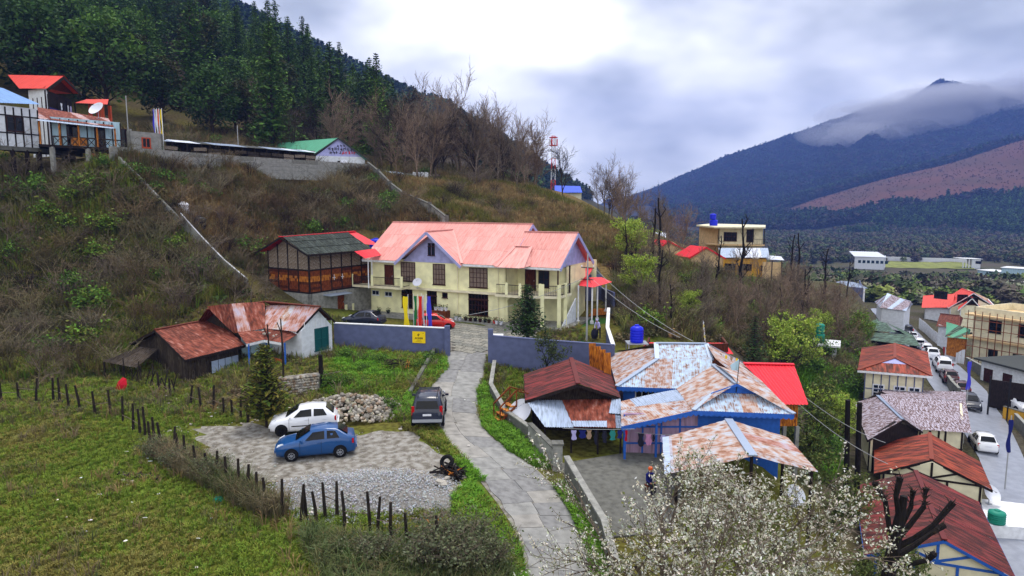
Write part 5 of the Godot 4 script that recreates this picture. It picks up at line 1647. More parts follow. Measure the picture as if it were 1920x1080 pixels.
	roof_plane(rbk, P3(10.15, 1.52, -52), P3(17.19, 1.44, -52), P3(17.17, 1.91, -54), P3(10.6, 1.96, -54), [M.red_roof], 0.9, 4.0, 0.2)
	wall(rbk, P3(10.41, 1.46, -52.3), P3(16.87, 1.46, -52.3), -3.0, 2.2, M.plank_dark)
	wall(rbk, P3(16.87, 1.46, -52.3), P3(17.3, 0.86, -55), -3.0, 2.2, M.plank_dark)
	wall(rbk, P3(11.17, 0.86, -55), P3(10.41, 1.46, -52.3), -3.0, 2.2, M.plank_dark)
	var s := thing("red_shed", "open timber shed with faded dark red gable roof beside the drive", "shed", P3(3.8, -0.4, -42.5))
	var s0 := P3(0.79, 1.4, -39.51)
	var s1 := P3(0.81, 1.4, -45.8)
	var s2 := P3(6.56, 1.4, -40.08)
	var s3 := P3(6.81, 1.4, -45.8)
	var sr0 := P3(3.89, 2.5, -39.17)
	var sr1 := P3(4.06, 2.5, -45.89)
	gable_roof(s, s1, s0, s3, s2, sr1, sr0, [M.maroon_roof, M.maroon_roof_b], 0.9, 4.0, 0.2, 0.012, M.maroon_roof, M.timber)
	for c in inset([s0, s2, s3, s1], 0.5):
		post(s, c, -1.6, 1.35, 0.14, M.timber)
	wall(s, s0 + P3(0.5, 0, -0.5), s2 + P3(-0.5, 0, -0.5), -1.4, 1.2, M.old_wood, 2.3)
	wall(s, s2 + P3(-0.5, 0, -0.5), s3 + P3(-0.5, 0, 0.5), -1.4, 1.3, M.old_wood)
	wall(s, s1 + P3(0.5, 0, 0.5), s0 + P3(0.5, 0, -0.5), -1.2, 1.3, M.old_wood)
	var l := thing("tin_lean_to", "corrugated tin and rust lean-to roof above the hanging washing", "shed", P3(4.2, -1, -38.2))
	var t0 := P3(1.85, 0.62, -36.95)
	var t1 := P3(6.09, 0.62, -36.76)
	var t2 := P3(6.55, 1.3, -40.19)
	var t3 := P3(0.83, 1.3, -39.74)
	var n := 0
	for seg in [[0.0, 0.38, M.tin], [0.38, 0.93, M.rust_all], [0.93, 1.0, M.tin_b]]:
		roof_plane(l, t0.lerp(t1, seg[0]), t0.lerp(t1, seg[1]), t3.lerp(t2, seg[1]), t3.lerp(t2, seg[0]), [seg[2]], 0.85, 6.0, 0.14, 0.016)
	roof_plane(l, t0.lerp(t1, 0.38) + UP * 0.05, t0.lerp(t1, 0.82) + UP * 0.05, t0.lerp(t1, 0.82).lerp(t3.lerp(t2, 0.82), 0.2) + UP * 0.05, t0.lerp(t1, 0.38).lerp(t3.lerp(t2, 0.38), 0.2) + UP * 0.05, [M.tin], 0.9, 3.0, 0.14, 0.016)
	roof_plane(l, t1.lerp(t2, 0.45) + P3(-0.7, 0.08, 0), t1.lerp(t2, 0.4) + P3(0.1, 0.1, 0), t2 + P3(0.0, 0.1, 0), t2 + P3(-0.5, 0.08, 0), [M.tin], 0.9, 3.0, 0.14, 0.016)
	for c in [t0, t0.lerp(t1, 0.35), t0.lerp(t1, 0.7), t1]:
		post(l, c + P3(0, 0, -0.2), gy(c.x, c.z) - 0.4, c.y - 0.03, 0.1, M.timber)
	for i in 4:
		var ob := MB.new()
		var q := P3(5.71, 1.56, -47).lerp(P3(6.54, 1.92, -45.5), i / 3.0)
		ob.box(P3(q.x, 1.5 - 0.12 * i, q.z), P3(0.5, 3.6, 0.08), Basis(UP, 0.2) * Basis(Vector3.RIGHT, -0.15))
		var o := obj(self, "leaning_plank", ob, M.plank_orange)
		tag(o, "orange board leaning upright between the red shed and the rusty hipped roof", "board", "orange boards behind the red shed")
	var ts := thing("tank_stand", "steel stand under the blue tanks behind the rusty hipped roof", "stand", P3(9.66, 1.1, -52))
	var tp := ts.position
	var tk := MB.new()
	for sx in [-0.7, 0.7]:
		for sz in [-0.6, 0.6]:
			tk.bar(P3(tp.x + sx, gy(tp.x, tp.z) - 0.5, tp.z + sz), P3(tp.x + sx, 2.35, tp.z + sz), 0.07)
	tk.box(P3(tp.x, 2.35, tp.z), P3(1.6, 0.07, 1.4))
	obj(ts, "frame", tk, M.steel)
	water_tank(P3(tp.x, 2.39, tp.z), 0.5, 1.35, M.plastic_blue, "bright blue water tank on the stand behind the rusty hipped roof")
	water_tank(P3(tp.x - 0.1, 1.0, tp.z + 0.9), 0.45, 1.0, M.plastic_blue, "lower blue tank half hidden behind the rusty hipped roof").position.y = 1.1
	var f := thing("pennant", "pale blue pennant on a dark pole at the gablet of the blue house", "flag", ga)
	var fk := MB.new()
	fk.tube([ga - UP * 0.5, ga + P3(0.12, 1.55, 0)], [0.025, 0.02], 6)
	obj(f, "pole", fk, M.iron)
	var ck := MB.new()
	ck.slab([ga + P3(0.1, 1.45, 0), ga + P3(-0.42, 1.1, 0.05), ga + P3(-0.3, 0.8, 0.02), ga + P3(0.06, 0.8, 0)], P3(0, 0, 0.01))
	obj(f, "cloth", ck, M.pale_blue)
	var pf := thing("prayer_flag_string", "string of faded prayer flags draped over the ridge of the blue house", "flags", rr)
	var pts := [P3(13.18, 5.07, -46.5), P3(13.29, 3.63, -46.2), P3(13.8, 3.14, -45), P3(14.57, 3.16, -43), ga + P3(0.1, 1.5, 0)]
	for i in pts.size() - 1:
		for j in 8:
			var a4: Vector3 = pts[i].lerp(pts[i + 1], j / 8.0)
			hanging(pf, "flag", a4, 0.22, 0.26, ((pts[i + 1] - pts[i]) * P3(1, 0.2, 1)).normalized(), [M.cloth_white, M.cloth_yellow, M.cloth_white, M.cloth_tan][(i * 3 + j) % 4])
	var mp := thing("flag_mast", "thin mast carrying the prayer flags behind the blue house", "pole", fl(pts[0], 1.0))
	var mk := MB.new()
	mk.tube([P3(pts[0].x, 1.0, pts[0].z), pts[0] + UP * 0.3], [0.03, 0.02], 5)
	obj(mp, "shaft", mk, M.grey_bark)
	var i2 := 0
	var cl := [["cloth_lilac", "lilac shirt"], ["cloth_navy", "navy blue cloth"], ["cloth_tan", "tan shirt"], ["cloth_dark", "black trousers"], ["cloth_dark", "dark jacket"], ["cloth_teal", "teal cloth"], ["cloth_navy", "blue cloth"], ["cloth_crimson", "deep red cloth"]]
	for c in cl:
		var q := P3(3.16, 0.72, -36.2).lerp(P3(6.13, 0.85, -35.8), (i2 + 0.2) / 7.2)
		var o := thing("washing", c[1] + " hung on the line under the tin lean-to", "laundry", q, 0.0, "washing under the tin lean-to")
		hanging(o, "cloth", q, [0.3, 0.42, 0.3, 0.2, 0.3, 0.34, 0.3, 0.14][i2], [0.55, 0.45, 0.5, 0.8, 0.7, 0.55, 0.45, 0.6][i2], P3(1, 0, 0.05).normalized(), M[c[0]])
		i2 += 1
	wire(P3(2.78, 0.78, -36.3), P3(6.65, 0.91, -35.8), 0.05, "washing line under the tin lean-to", 0.012)
	i2 = 0
	for c in [["cloth_dark", "dark patterned scarf"], ["cloth_pink", "pink top"], ["cloth_dark", "black strap top"], ["cloth_lilac", "pale lilac shirt"]]:
		var q := P3(6.94, 0.47, -36.4).lerp(P3(8.22, 0.41, -36.3), i2 / 3.2)
		var o := thing("washing", c[1] + " hung on the porch of the blue house", "laundry", q, 0.0, "washing on the blue porch")
		hanging(o, "cloth", q, [0.35, 0.38, 0.14, 0.36][i2], [0.75, 0.65, 0.4, 0.4][i2], P3(1, 0, 0.03).normalized(), M[c[0]])
		i2 += 1
	wire(P3(6.77, 0.5, -36.4), P3(8.86, 0.41, -36.3), 0.03, "washing line on the blue porch", 0.012)
	dish(P3(0.58, -0.37, -39.99), deg_to_rad(-40), 0.8, "big grey satellite dish standing by the red shed")
	dish(P3(13.41, -1.3, -31), deg_to_rad(20), 0.5, "white satellite dish below the porch roof by the blossom tree")
	var yk := MB.new()
	var yp := [P3(2.76, -1.01, -33.13), P3(2.58, -0.93, -35.3), P3(6.64, -0.99, -37.19), P3(9.82, -1.09, -36.64), P3(7.15, -1.51, -28.76), P3(4.43, -1.5, -28.26)]
	for i in yp.size() - 2:
		var pq := [on(yp[0].x, yp[0].z, 0.06), on(yp[i + 1].x, yp[i + 1].z, 0.06), on(yp[i + 2].x, yp[i + 2].z, 0.06)]
		yk.slab(pq, Vector3.DOWN * 0.4)
	struct("washing_yard", yk, M.dark_concrete, "grey concrete yard below the washing lines")

# ---------- village street on the right ----------
func simple_house(called: String, label: String, cat: String, F0: Vector3, F1: Vector3, K0: Vector3, K1: Vector3, R0: Vector3, R1: Vector3, base: float, mats: Array, wm: Material, ov := 0.5, opt := {}) -> Node3D:
	var c := (F0 + F1 + K0 + K1) / 4.0
	var t := thing(called, label, cat, fl(c, base))
	var sw: float = opt.get("sheet", 0.9)
	var pitch: float = opt.get("pitch", 0.2)
	roof_plane(t, F0, F1, R1, R0, mats, sw, opt.get("row", 4.0), pitch)
	roof_plane(t, K1, K0, R0, R1, mats, sw, opt.get("row", 4.0), pitch)
	if opt.get("hip0", false): roof_plane(t, K0, F0, R0, R0, mats, sw, 4.0, pitch)
	if opt.get("hip1", false): roof_plane(t, F1, K1, R1, R1, mats, sw, 4.0, pitch)
	caps(t, [[R0, R1]], opt.get("cap", mats[0]))
	if opt.has("edge"): fascia(t, [[F0, F1], [K0, K1], [F0, R0], [K0, R0], [F1, R1], [K1, R1]] if not opt.get("hip0", false) else [[F0, F1], [K0, K1], [F0, K0], [F1, K1]], opt.edge)
	var w := inset([F0, F1, K1, K0], ov)
	var y := (F0.y + F1.y) * 0.5
	var ry := R0.y - 0.12
	var gm: Material = opt.get("gable", wm)
	wall(t, w[0], w[1], base - 0.4, y + 0.02, wm)
	wall(t, w[2], w[3], base - 0.4, y + 0.02, wm)
	wall(t, w[3], w[0], base - 0.4, y + 0.02, gm, -999.0 if opt.get("hip0", false) else ry, 0.5)
	wall(t, w[1], w[2], base - 0.4, y + 0.02, gm, -999.0 if opt.get("hip1", false) else ry, 0.5)
	t.set_meta("corners", w)
	return t

func street() -> void:
	var L := [Vector2(75.31, -141.78), Vector2(70.61, -127.19), Vector2(54.21, -92.65), Vector2(52.52, -85.58), Vector2(50.38, -79.56), Vector2(46.55, -70.74), Vector2(43.74, -64.51), Vector2(40.43, -56.91), Vector2(36.50, -49.60), Vector2(32.17, -42.89), Vector2(28.01, -37.17)]
	var R := [Vector2(81.86, -147.53), Vector2(78.00, -129.67), Vector2(77.27, -121.00), Vector2(59.55, -88.56), Vector2(56.51, -79.16), Vector2(50.94, -68.29), Vector2(45.86, -59.41), Vector2(40.84, -50.75), Vector2(36.67, -43.87), Vector2(32.74, -38.29), Vector2(29.17, -33.44)]
	var k := MB.new()
	for i in L.size() - 1:
		for s in 6:
			for j in 6:
				var q := []
				for e in [[s, j], [s + 1, j], [s + 1, j + 1], [s, j + 1]]:
					var a: Vector2 = (L[i] as Vector2).lerp(L[i + 1], e[0] / 6.0)
					var b: Vector2 = (R[i] as Vector2).lerp(R[i + 1], e[0] / 6.0)
					var w := a.lerp(b, e[1] / 6.0)
					q.append(on(w.x, w.y, 0.1))
				k.quad(q[0], q[3], q[2], q[1])
	struct("street", k, M.wet_road, "wet grey village street lined with parked cars")
	var g := "cars parked along the street"
	var cars := [["suv", "paint_dark", "dark blue pickup farthest down the street", P3(75.16, -11.61, -127.96), 66], ["hatch", "paint_white", "white hatchback parked third from the far end of the street", P3(74.84, -12.17, -125.6), 66], ["suv", "paint_white", "white van parked beside the green roofs", P3(74.11, -12.98, -122.24), 66], ["suv", "paint_white", "white jeep in the middle of the parked row", P3(74.13, -13.51, -120.11), 66], ["hatch", "paint_white", "white hatchback right behind the white jeep", P3(57.57, -8.02, -91.87), 66], ["suv", "paint_white", "white off-roader with spare wheel beside the red roofed cream house", P3(55.57, -8.36, -86.28), 66], ["hatch", "paint_maroon", "maroon hatchback half hidden by the garden wall", P3(53.97, -8.79, -82.31), 66], ["hatch", "paint_maroon", "dark red hatchback beside the stone garden wall", P3(52.63, -9.09, -78.1), 66], ["hatch", "paint_dark", "dark grey hatchback facing the camera on the wet street", P3(49.77, -9.06, -72.09), -114]]
	for c in cars: car(c[0], c[1], c[2], c[3] + UP * 0.1, c[4], g)
	car("suv", "paint_white", "white SUV pulled up on the right side of the street", P3(55.25, -9.47, -72.64) + UP * 0.1, -95, g)
	car("hatch", "paint_white", "white car behind the dark board fence near the patchwork roof", P3(42.33, -8.87, -59.2) + UP * 0.1, 68, g)
	var e0 := P3(34.41, -3.4, -66.47)
	var e1 := P3(40.35, -3.4, -64.03)
	var e2 := P3(46.5, -3.4, -74.87)
	var e3 := P3(40.24, -3.4, -77.15)
	var t := thing("cream_house", "cream half-timbered house with brick red hipped roof and three white windows", "house", fl((e0 + e2) * 0.5, -7.6))
	var BR := [M.brick_roof, M.brick_roof_b, M.brick_roof]
	var rn := P3(38.53, -2.35, -67.33)
	var rf := P3(42.52, -2.35, -74.48)
	var g0 := P3(36.9, -2.75, -66.93)
	var g1 := P3(39.36, -2.75, -66.02)
	roof_plane(t, e0, e1, g1, g0, BR, 1.0, 5.0, 0.25)
	roof_plane(t, e1, e2, rf, rn, BR, 1.0, 5.0, 0.25)
	roof_plane(t, e3, e0, rn, rf, BR, 1.0, 5.0, 0.25)
	caps(t, [[rn, rf], [e0, rn], [e1, rn]], M.brick_roof)
	var gk := MB.new()
	gk.slab([g0, g1, rn], P3(0, 0, -0.1))
	obj(t, "gablet", gk, M.lilac)
	fascia(t, [[g0, rn], [g1, rn]], M.lilac, 0.14)
	fascia(t, [[e0, e1], [e1, e2]], M.white, 0.2)
	var w := inset([e0, e1, e2, e3], 0.7)
	for i in 4: wall(t, w[i], w[(i + 1) % 4], -8.4, -3.4, M.cream)
	var fw: float = w[0].distance_to(w[1])
	var tb := [[0, 0.9, fw, 0.9], [0, 2.0, fw, 2.0], [0, 3.1, fw, 3.1]]
	for i in 8: tb.append([fw * i / 7.0, 0, fw * i / 7.0, 4.9])
	timbers(t, w[0], w[1], -8.4, tb, 0.09, M.purple_wall)
	for s in [0.15, 0.52, 0.77]:
		window(t, w[0], w[1], fw * s, -6.0, 0.95, 1.15, 2, 3, M.plastic_white, M.glass_blue, "window", 0.12)
	var f := simple_house("patchwork_house", "house with peeling white and rust patchwork roof, dark gable to the front", "house", P3(32.09, -5.6, -62.48), P3(28.27, -5.6, -52.37), P3(37.82, -5.6, -63.9), P3(33.86, -5.6, -54.42), P3(33.46, -4.4, -60.81), P3(31.79, -4.4, -53.8), -8.2, [M.rust_white], M.cream, 0.4, {"gable": M.timber, "edge": M.timber, "cap": M.tin_b})
	roof_plane(f, P3(33.97, -5.6, -54.83), P3(37.64, -5.6, -54.03), P3(40.42, -4.45, -59.11), P3(33.59, -4.4, -60.63), [M.rust_white], 1.1, 5.0, 0.25)
	roof_plane(f, P3(44.85, -5.4, -65.63), P3(37.11, -5.4, -66.6), P3(33.59, -4.4, -60.63), P3(40.42, -4.45, -59.11), [M.rust_white], 1.1, 5.0, 0.25)
	var fa := P3(34.1, -5.6, -54.83) + P3(0, 0, -0.5)
	var fb := P3(37.33, -5.6, -54.03) + P3(0, 0, -0.5)
	wall(f, fa, fb, -8.8, -5.55, M.cream)
	wall(f, fb, P3(40.04, -4.45, -59.11), -8.8, -5.55, M.cream, -4.5, 0.9)
	var fl2 := fa.distance_to(fb)
	timbers(f, fa, fb, -8.8, [[0.1, 0, 0.1, 3.2], [fl2 * 0.25, 0, fl2 * 0.25, 3.2], [fl2 * 0.45, 0, fl2 * 0.45, 3.2], [fl2 * 0.6, 0, fl2 * 0.6, 3.2], [fl2 - 0.1, 0, fl2 - 0.1, 3.2], [0, 1.6, fl2, 1.6]], 0.14, M.timber)
	var h := simple_house("half_timbered_house", "half-timbered house with bright brick red sheet roof, second from the bottom right", "house", P3(30.07, -6.7, -54.69), P3(26.68, -6.7, -48.25), P3(36.07, -6.7, -50.56), P3(33.35, -6.7, -45.32), P3(33.64, -5.3, -53.16), P3(30.28, -5.3, -47.38), -9.0, [M.brick_roof, M.brick_roof, M.brick_roof_b], M.cream, 0.5, {"edge": M.timber, "cap": M.brick_roof})
	gable_timbers(h, M.timber)
	var mr := simple_house("half_timbered_house", "maroon roofed half-timbered house with blue trim behind the pollard tree", "house", P3(24.04, -6.6, -45.81), P3(19.83, -6.6, -36.29), P3(30.96, -6.6, -43.22), P3(26.52, -6.6, -33.71), P3(27.75, -5.2, -45.04), P3(23.6, -5.2, -35.29), -9.2, [M.maroon_roof, M.maroon_roof_b], M.cream, 0.5, {"edge": M.blue_wood, "cap": M.maroon_roof, "row": 6.0})
	gable_timbers(mr, M.blue_wood)

func gable_timbers(t: Node3D, m: Material) -> void:
	var c: Array = t.get_meta("corners")
	var a: Vector3 = c[1]
	var b: Vector3 = c[2]
	var l := fl(a, 0).distance_to(fl(b, 0))
	var y0 := t.position.y
	var h := a.y - y0
	timbers(t, a, b, y0, [[0, h, l, h], [0, h * 0.45, l, h * 0.45], [l * 0.5, h, l * 0.5, h + 1.25], [l * 0.5, h + 0.1, l * 0.25, h + 0.65], [l * 0.5, h + 0.1, l * 0.75, h + 0.65], [l * 0.02, 0, l * 0.02, h], [l * 0.33, 0, l * 0.33, h], [l * 0.66, 0, l * 0.66, h], [l * 0.98, 0, l * 0.98, h]], 0.14, m)
	timbers(t, c[0], a, y0, [[0.1, 0, 0.1, h], [2.0, 0, 2.0, h], [0, h * 0.45, 4.0, h * 0.45]], 0.14, m)


func block(t: Node3D, a: Vector3, b: Vector3, depth: float, y0: float, y1: float, m: Material, called := "wall") -> Array:
	var n := -outward(a, b) * depth
	var c := [a, b, b + n, a + n]
	for i in 4: wall(t, c[i], c[(i + 1) % 4], y0, y1, m, -999, 0.5, 0.18, called)
	return c

func flat_roof(t: Node3D, c: Array, y: float, over: float, m: Material) -> void:
	var o := inset(c, -over)
	for i in 4: o[i] = fl(o[i], y)
	slab_of(t, o, 0.22, m, "roof_slab")

func far_side() -> void:
	var v := thing("red_villa", "white villa with several coral red gabled roofs across the street", "house", P3(93.1, -10.89, -140))
	roof_plane(v, P3(85.54, -8.46, -141), P3(89.39, -7.86, -137), P3(92.87, -5.68, -142), P3(88.72, -6.55, -146), [M.coral_roof], 1.2, 8.0, 0.3)
	roof_plane(v, P3(96.93, -8.23, -148), P3(92.97, -9.05, -152), P3(88.72, -6.55, -146), P3(92.87, -5.68, -142), [M.coral_roof], 1.2, 8.0, 0.3)
	var vc := block(v, fl(P3(86.51, -10.01, -141.5), 0), fl(P3(89.83, -9.36, -137.5), 0), 8.0, -12.0, P3(88.16, -8.24, -139.5).y, M.white_wall)
	window(v, vc[0], vc[1], 1.6, -6.3, 2.4, 1.5, 4, 2, M.brown_frame, M.glass)
	for g in [["main wing", P3(96.06, -7.8, -150), P3(87.55, -7.63, -135.5), P3(105.37, -8.61, -149), P3(97.25, -7.9, -134.5), P3(99.54, -5.54, -150), P3(92.44, -4.61, -135.5)], ["porch wing", P3(91.95, -7.38, -139), P3(86.88, -7.54, -131.5), P3(96.12, -7.38, -139), P3(91.41, -7.36, -131), P3(94.35, -5.83, -139), P3(89.49, -5.13, -131.5)]]:
		var w := simple_house("villa_wing", "coral red gabled %s of the white villa across the street" % g[0], "house", g[1], g[2], g[3], g[4], g[5], g[6], -11.5, [M.coral_roof], M.white_wall, 0.4, {"edge": M.white, "sheet": 1.2, "row": 9.0, "pitch": 0.3, "gable": M.cream})
		var cc: Array = w.get_meta("corners")
		window(w, cc[1], cc[2], 1.2, -6.4, 1.9, 1.4, 3, 2, M.brown_frame, M.glass, "window", 0.1)
	var sb := thing("scaffolded_building", "unfinished cream building wrapped in pole scaffolding across the street", "building", P3(69.87, -10.91, -95))
	var a := P3(66.45, -6.68, -97)
	var b := P3(69.74, -5.26, -90)
	var c := block(sb, fl(a, 0), fl(b, 0), 9.0, -10.5, -1.6, M.cream)
	for y in [-5.9, -2.6]:
		var o := inset(c, -0.8)
		for i in 4: o[i] = fl(o[i], y)
		slab_of(sb, o, 0.25, M.tan, "floor_slab")
	wall(sb, fl(a, 0) + P3(-0.4, 0, 0.6), fl(b, 0) + P3(0, 0, 0.6), -5.9, -5.1, M.cream, -999, 0.5, 0.1, "parapet")
	for w in [[2.2, -4.9, 1.6, 1.7], [6.0, -4.9, 1.6, 1.7], [2.4, -9.4, 1.2, 2.0], [5.6, -9.0, 1.6, 1.6]]:
		window(sb, a, b, w[0], w[1], w[2], w[3], 3, 2, M.iron, M.glass)
	var n := outward(a, b) * 1.3
	for i in 9:
		var q := fl(a.lerp(b, i / 8.0), 0) + n
		var k := MB.new()
		k.tube([fl(q, -10.3), fl(q, -2.0)], [0.06, 0.05], 5)
		obj(sb, "scaffold_pole", k, M.plank_brown)
	for y in [-8.6, -7.0, -5.6, -4.4, -3.2]:
		var k := MB.new()
		k.tube([fl(a, y) + n * 1.05 + P3(-0.6, 0, 0), fl(b, y) + n * 1.05], [0.05, 0.05], 5)
		obj(sb, "scaffold_ledger", k, M.plank_brown)
	var dk := thing("roadside_shop", "low cream shop with dark flat roof below the scaffolding", "shop", P3(61.9, -9.52, -84))
	var d0 := P3(58.99, -8.48, -84)
	var d1 := P3(60.26, -7.65, -78)
	var dc := block(dk, fl(d0, 0), fl(d1, 0), 6.0, -10.2, -6.4, M.white_wall)
	flat_roof(dk, dc, -6.2, 0.6, M.dark_roof)
	for s in [0.6, 3.2]: door(dk, fl(d0, 0), fl(d1, 0), s, -9.3, 1.0, 1.9, M.brown_frame, M.brown_frame)
	var pa := thing("market_shelter", "dark shelter with a pink sheet awning by the street", "shelter", P3(52.78, -6.63, -70))
	roof_plane(pa, P3(50.1, -4.79, -70), P3(52.55, -4.52, -67), P3(55.71, -4.76, -71.5), P3(52.9, -5.08, -74), [mat("pink_awning", Color(0.85, 0.4, 0.52), 0.6)], 1.0, 4.0, 0.2)
	for s in [P3(50.27, -4.9, -70), P3(51.25, -4.8, -68.5), P3(52.29, -4.63, -67)]: post(pa, s, gy(s.x, s.z) - 0.3, s.y, 0.12, M.iron)
	wall(pa, P3(52.86, -6.7, -73.5), P3(55.62, -6.03, -71), -9.8, -6.2, M.timber)
	coped_wall("yellow_wall", "short ochre wall between shelter and white SUV", [P3(51.12, -6.06, -69), P3(51.91, -5.78, -66)], [-9.8, -9.8], [-7.9, -7.9], M.ochre, M.dark_concrete)
	var fn := thing("sheet_fence", "white corrugated sheet fence along the far side of the street", "fence", P3(79.98, -13.35, -122.55))
	var P := [P3(79.58, -11.58, -131.66), P3(79.02, -12.6, -126.18), P3(78.89, -13.28, -122.68), P3(62.1, -8.89, -91.75)]
	for i in 3:
		for j in 8:
			var q0: Vector3 = P[i].lerp(P[i + 1], j / 8.0)
			var q1: Vector3 = P[i].lerp(P[i + 1], (j + 1) / 8.0 - 0.01)
			var k := MB.new()
			k.slab([on(q0.x, q0.z, 0), on(q1.x, q1.z, 0), on(q1.x, q1.z, 2.1), on(q0.x, q0.z, 2.1)], P3(0.04, 0, -0.04))
			obj(fn, "panel", k, M.cloth_crimson if i == 2 and j == 0 else M.white)
	coped_wall("stone_wall", "mossy stone wall along the far side of the street below the sheet fence", [P3(61.46, -8.76, -90.58), P3(59.38, -8.92, -83.83)], [-10.0, -10.0], [-7.6, -7.4], M.dark_concrete, M.concrete)
	coped_wall("stone_wall", "mossy garden wall on the near side of the street beside the maroon cars", [P3(54.33, -8.55, -84.28), P3(51.76, -9.01, -78.5), P3(50.82, -9.06, -75.78)], [-10, -10, -10], [-7.6, -7.7, -7.8], M.dark_concrete, M.concrete)
	coped_wall("stone_wall", "stone wall at the right edge below the white SUV", [P3(50.5, -9.24, -66.55), P3(47.68, -9.19, -60.35)], [-10, -10], [-7.9, -7.8], M.dark_concrete, M.concrete)
	var gr := thing("green_lodge", "lodge with tiered dull green hipped roofs left of the street", "house", P3(54.17, -6.47, -96))
	var G2 := [M.dull_green_roof]
	roof_plane(gr, P3(48.39, -5.44, -92), P3(52.41, -5.14, -86), P3(55.96, -5.16, -94), P3(52.87, -5.46, -98), G2, 1.2, 5.0, 0.3)
	roof_plane(gr, P3(50.18, -5.27, -97), P3(48.39, -5.44, -92), P3(52.87, -5.46, -98), P3(53.4, -5.56, -99), G2, 1.2, 5.0, 0.3)
	roof_plane(gr, P3(51.5, -5.33, -99), P3(55, -5.23, -96), P3(57.83, -5.25, -104), P3(57.06, -5.09, -106), G2, 1.2, 5.0, 0.3)
	roof_plane(gr, P3(52.41, -5.14, -86), P3(59.7, -6.32, -100), P3(58.76, -5.43, -106), P3(55.22, -5.16, -94), G2, 1.2, 7.0, 0.3)
	roof_plane(gr, P3(55.86, -5.95, -108), P3(57.97, -6.11, -106), P3(60.73, -5.93, -112), P3(59.91, -5.92, -113), G2, 1.2, 5.0, 0.3)
	wall(gr, P3(48.96, -5.76, -92.5), P3(52.63, -5.52, -86.8), -10.0, -5.6, M.timber)
	wall(gr, P3(52.63, -5.52, -86.8), P3(59.45, -7.29, -100), -10.0, -5.8, M.timber)
	wall(gr, P3(51.56, -6.28, -99), P3(48.96, -5.76, -92.5), -10.0, -5.4, M.timber)
	simple_house("roadside_house", "long house with patched rusty and white roof at the far bend of the street", "house", P3(69.77, -6.49, -128), P3(72.53, -6.47, -124), P3(72.97, -6.51, -136), P3(78.36, -6.36, -132), P3(73.23, -4.47, -132), P3(75.55, -5.36, -128), -10.0, [M.rust_white, M.tin], M.white_wall, 0.4, {"hip0": true, "hip1": true})
	simple_house("roadside_house", "house with brown rusty roof below the red villa", "house", P3(70.57, -7.19, -112), P3(71.92, -6.64, -108), P3(76.91, -6.9, -120), P3(77.66, -6.42, -116), P3(73.66, -5.68, -116), P3(74.42, -5.39, -112), -10.0, [M.rust_all_b], M.white_wall, 0.4, {"hip0": true, "hip1": true})
	simple_house("roadside_house", "hut with teal green roof and varnished wall behind the sheet fence", "house", P3(67.06, -7.42, -104), P3(67.92, -6.96, -100), P3(72.16, -7.19, -111), P3(73.66, -6.99, -108), P3(69.37, -6.29, -107), P3(70.5, -6.08, -104), -9.8, [M.green_roof, M.dull_green_roof], M.plank_gold, 0.4, {"hip0": true, "hip1": true})
	var bw := thing("unfinished_building", "unfinished bare concrete building frame far right beyond the villa", "building", P3(170.5, -18.9, -230))
	for i in 4:
		for j in 2:
			var q := P3(166.95, -19.81, -230).lerp(P3(174.86, -19.1, -225), i / 3.0) + P3(0, 0, -6.0 * j)
			post(bw, q, -22.0, -13.0, 0.5, M.concrete, "column")
	for y in [-13.0, -17.0]:
		var q0 := P3(166.51, -19.03, -231)
		var q1 := P3(175.67, -18.2, -225)
		slab_of(bw, [fl(q0, y), fl(q1, y), fl(q1, y) + P3(0, 0, -9), fl(q0, y) + P3(0, 0, -9)], 0.4, M.concrete)
	var gs := thing("slope_house", "house with pale grey hipped roof on the slope left of the street bend", "house", P3(75.04, -6.61, -150))
	var s0 := P3(69.98, -4.82, -150)
	var s1 := P3(75.72, -4.8, -144)
	roof_plane(gs, s0, s1, P3(76.49, -4.34, -152), P3(74.45, -4.2, -154), [M.tin_b], 1.5, 6.0, 0.3)
	roof_plane(gs, s1, P3(83.07, -5.86, -162), P3(76.49, -4.34, -152), P3(76.49, -4.33, -152), [M.tin_b], 1.5, 6.0, 0.3)
	wall(gs, s0 + P3(0.6, 0, -0.6), s1 + P3(-0.8, 0, -0.6), -12.0, s1.y + 0.05, M.purple_wall)
	wall(gs, s1 + P3(-0.8, 0, -0.6), P3(82.05, -5.63, -160), -12.0, s1.y + 0.05, M.purple_wall)
	for s in [0.3, 0.9]: post(gs, s0.lerp(s1, s), -12, s1.y, 0.3, M.white, "column")

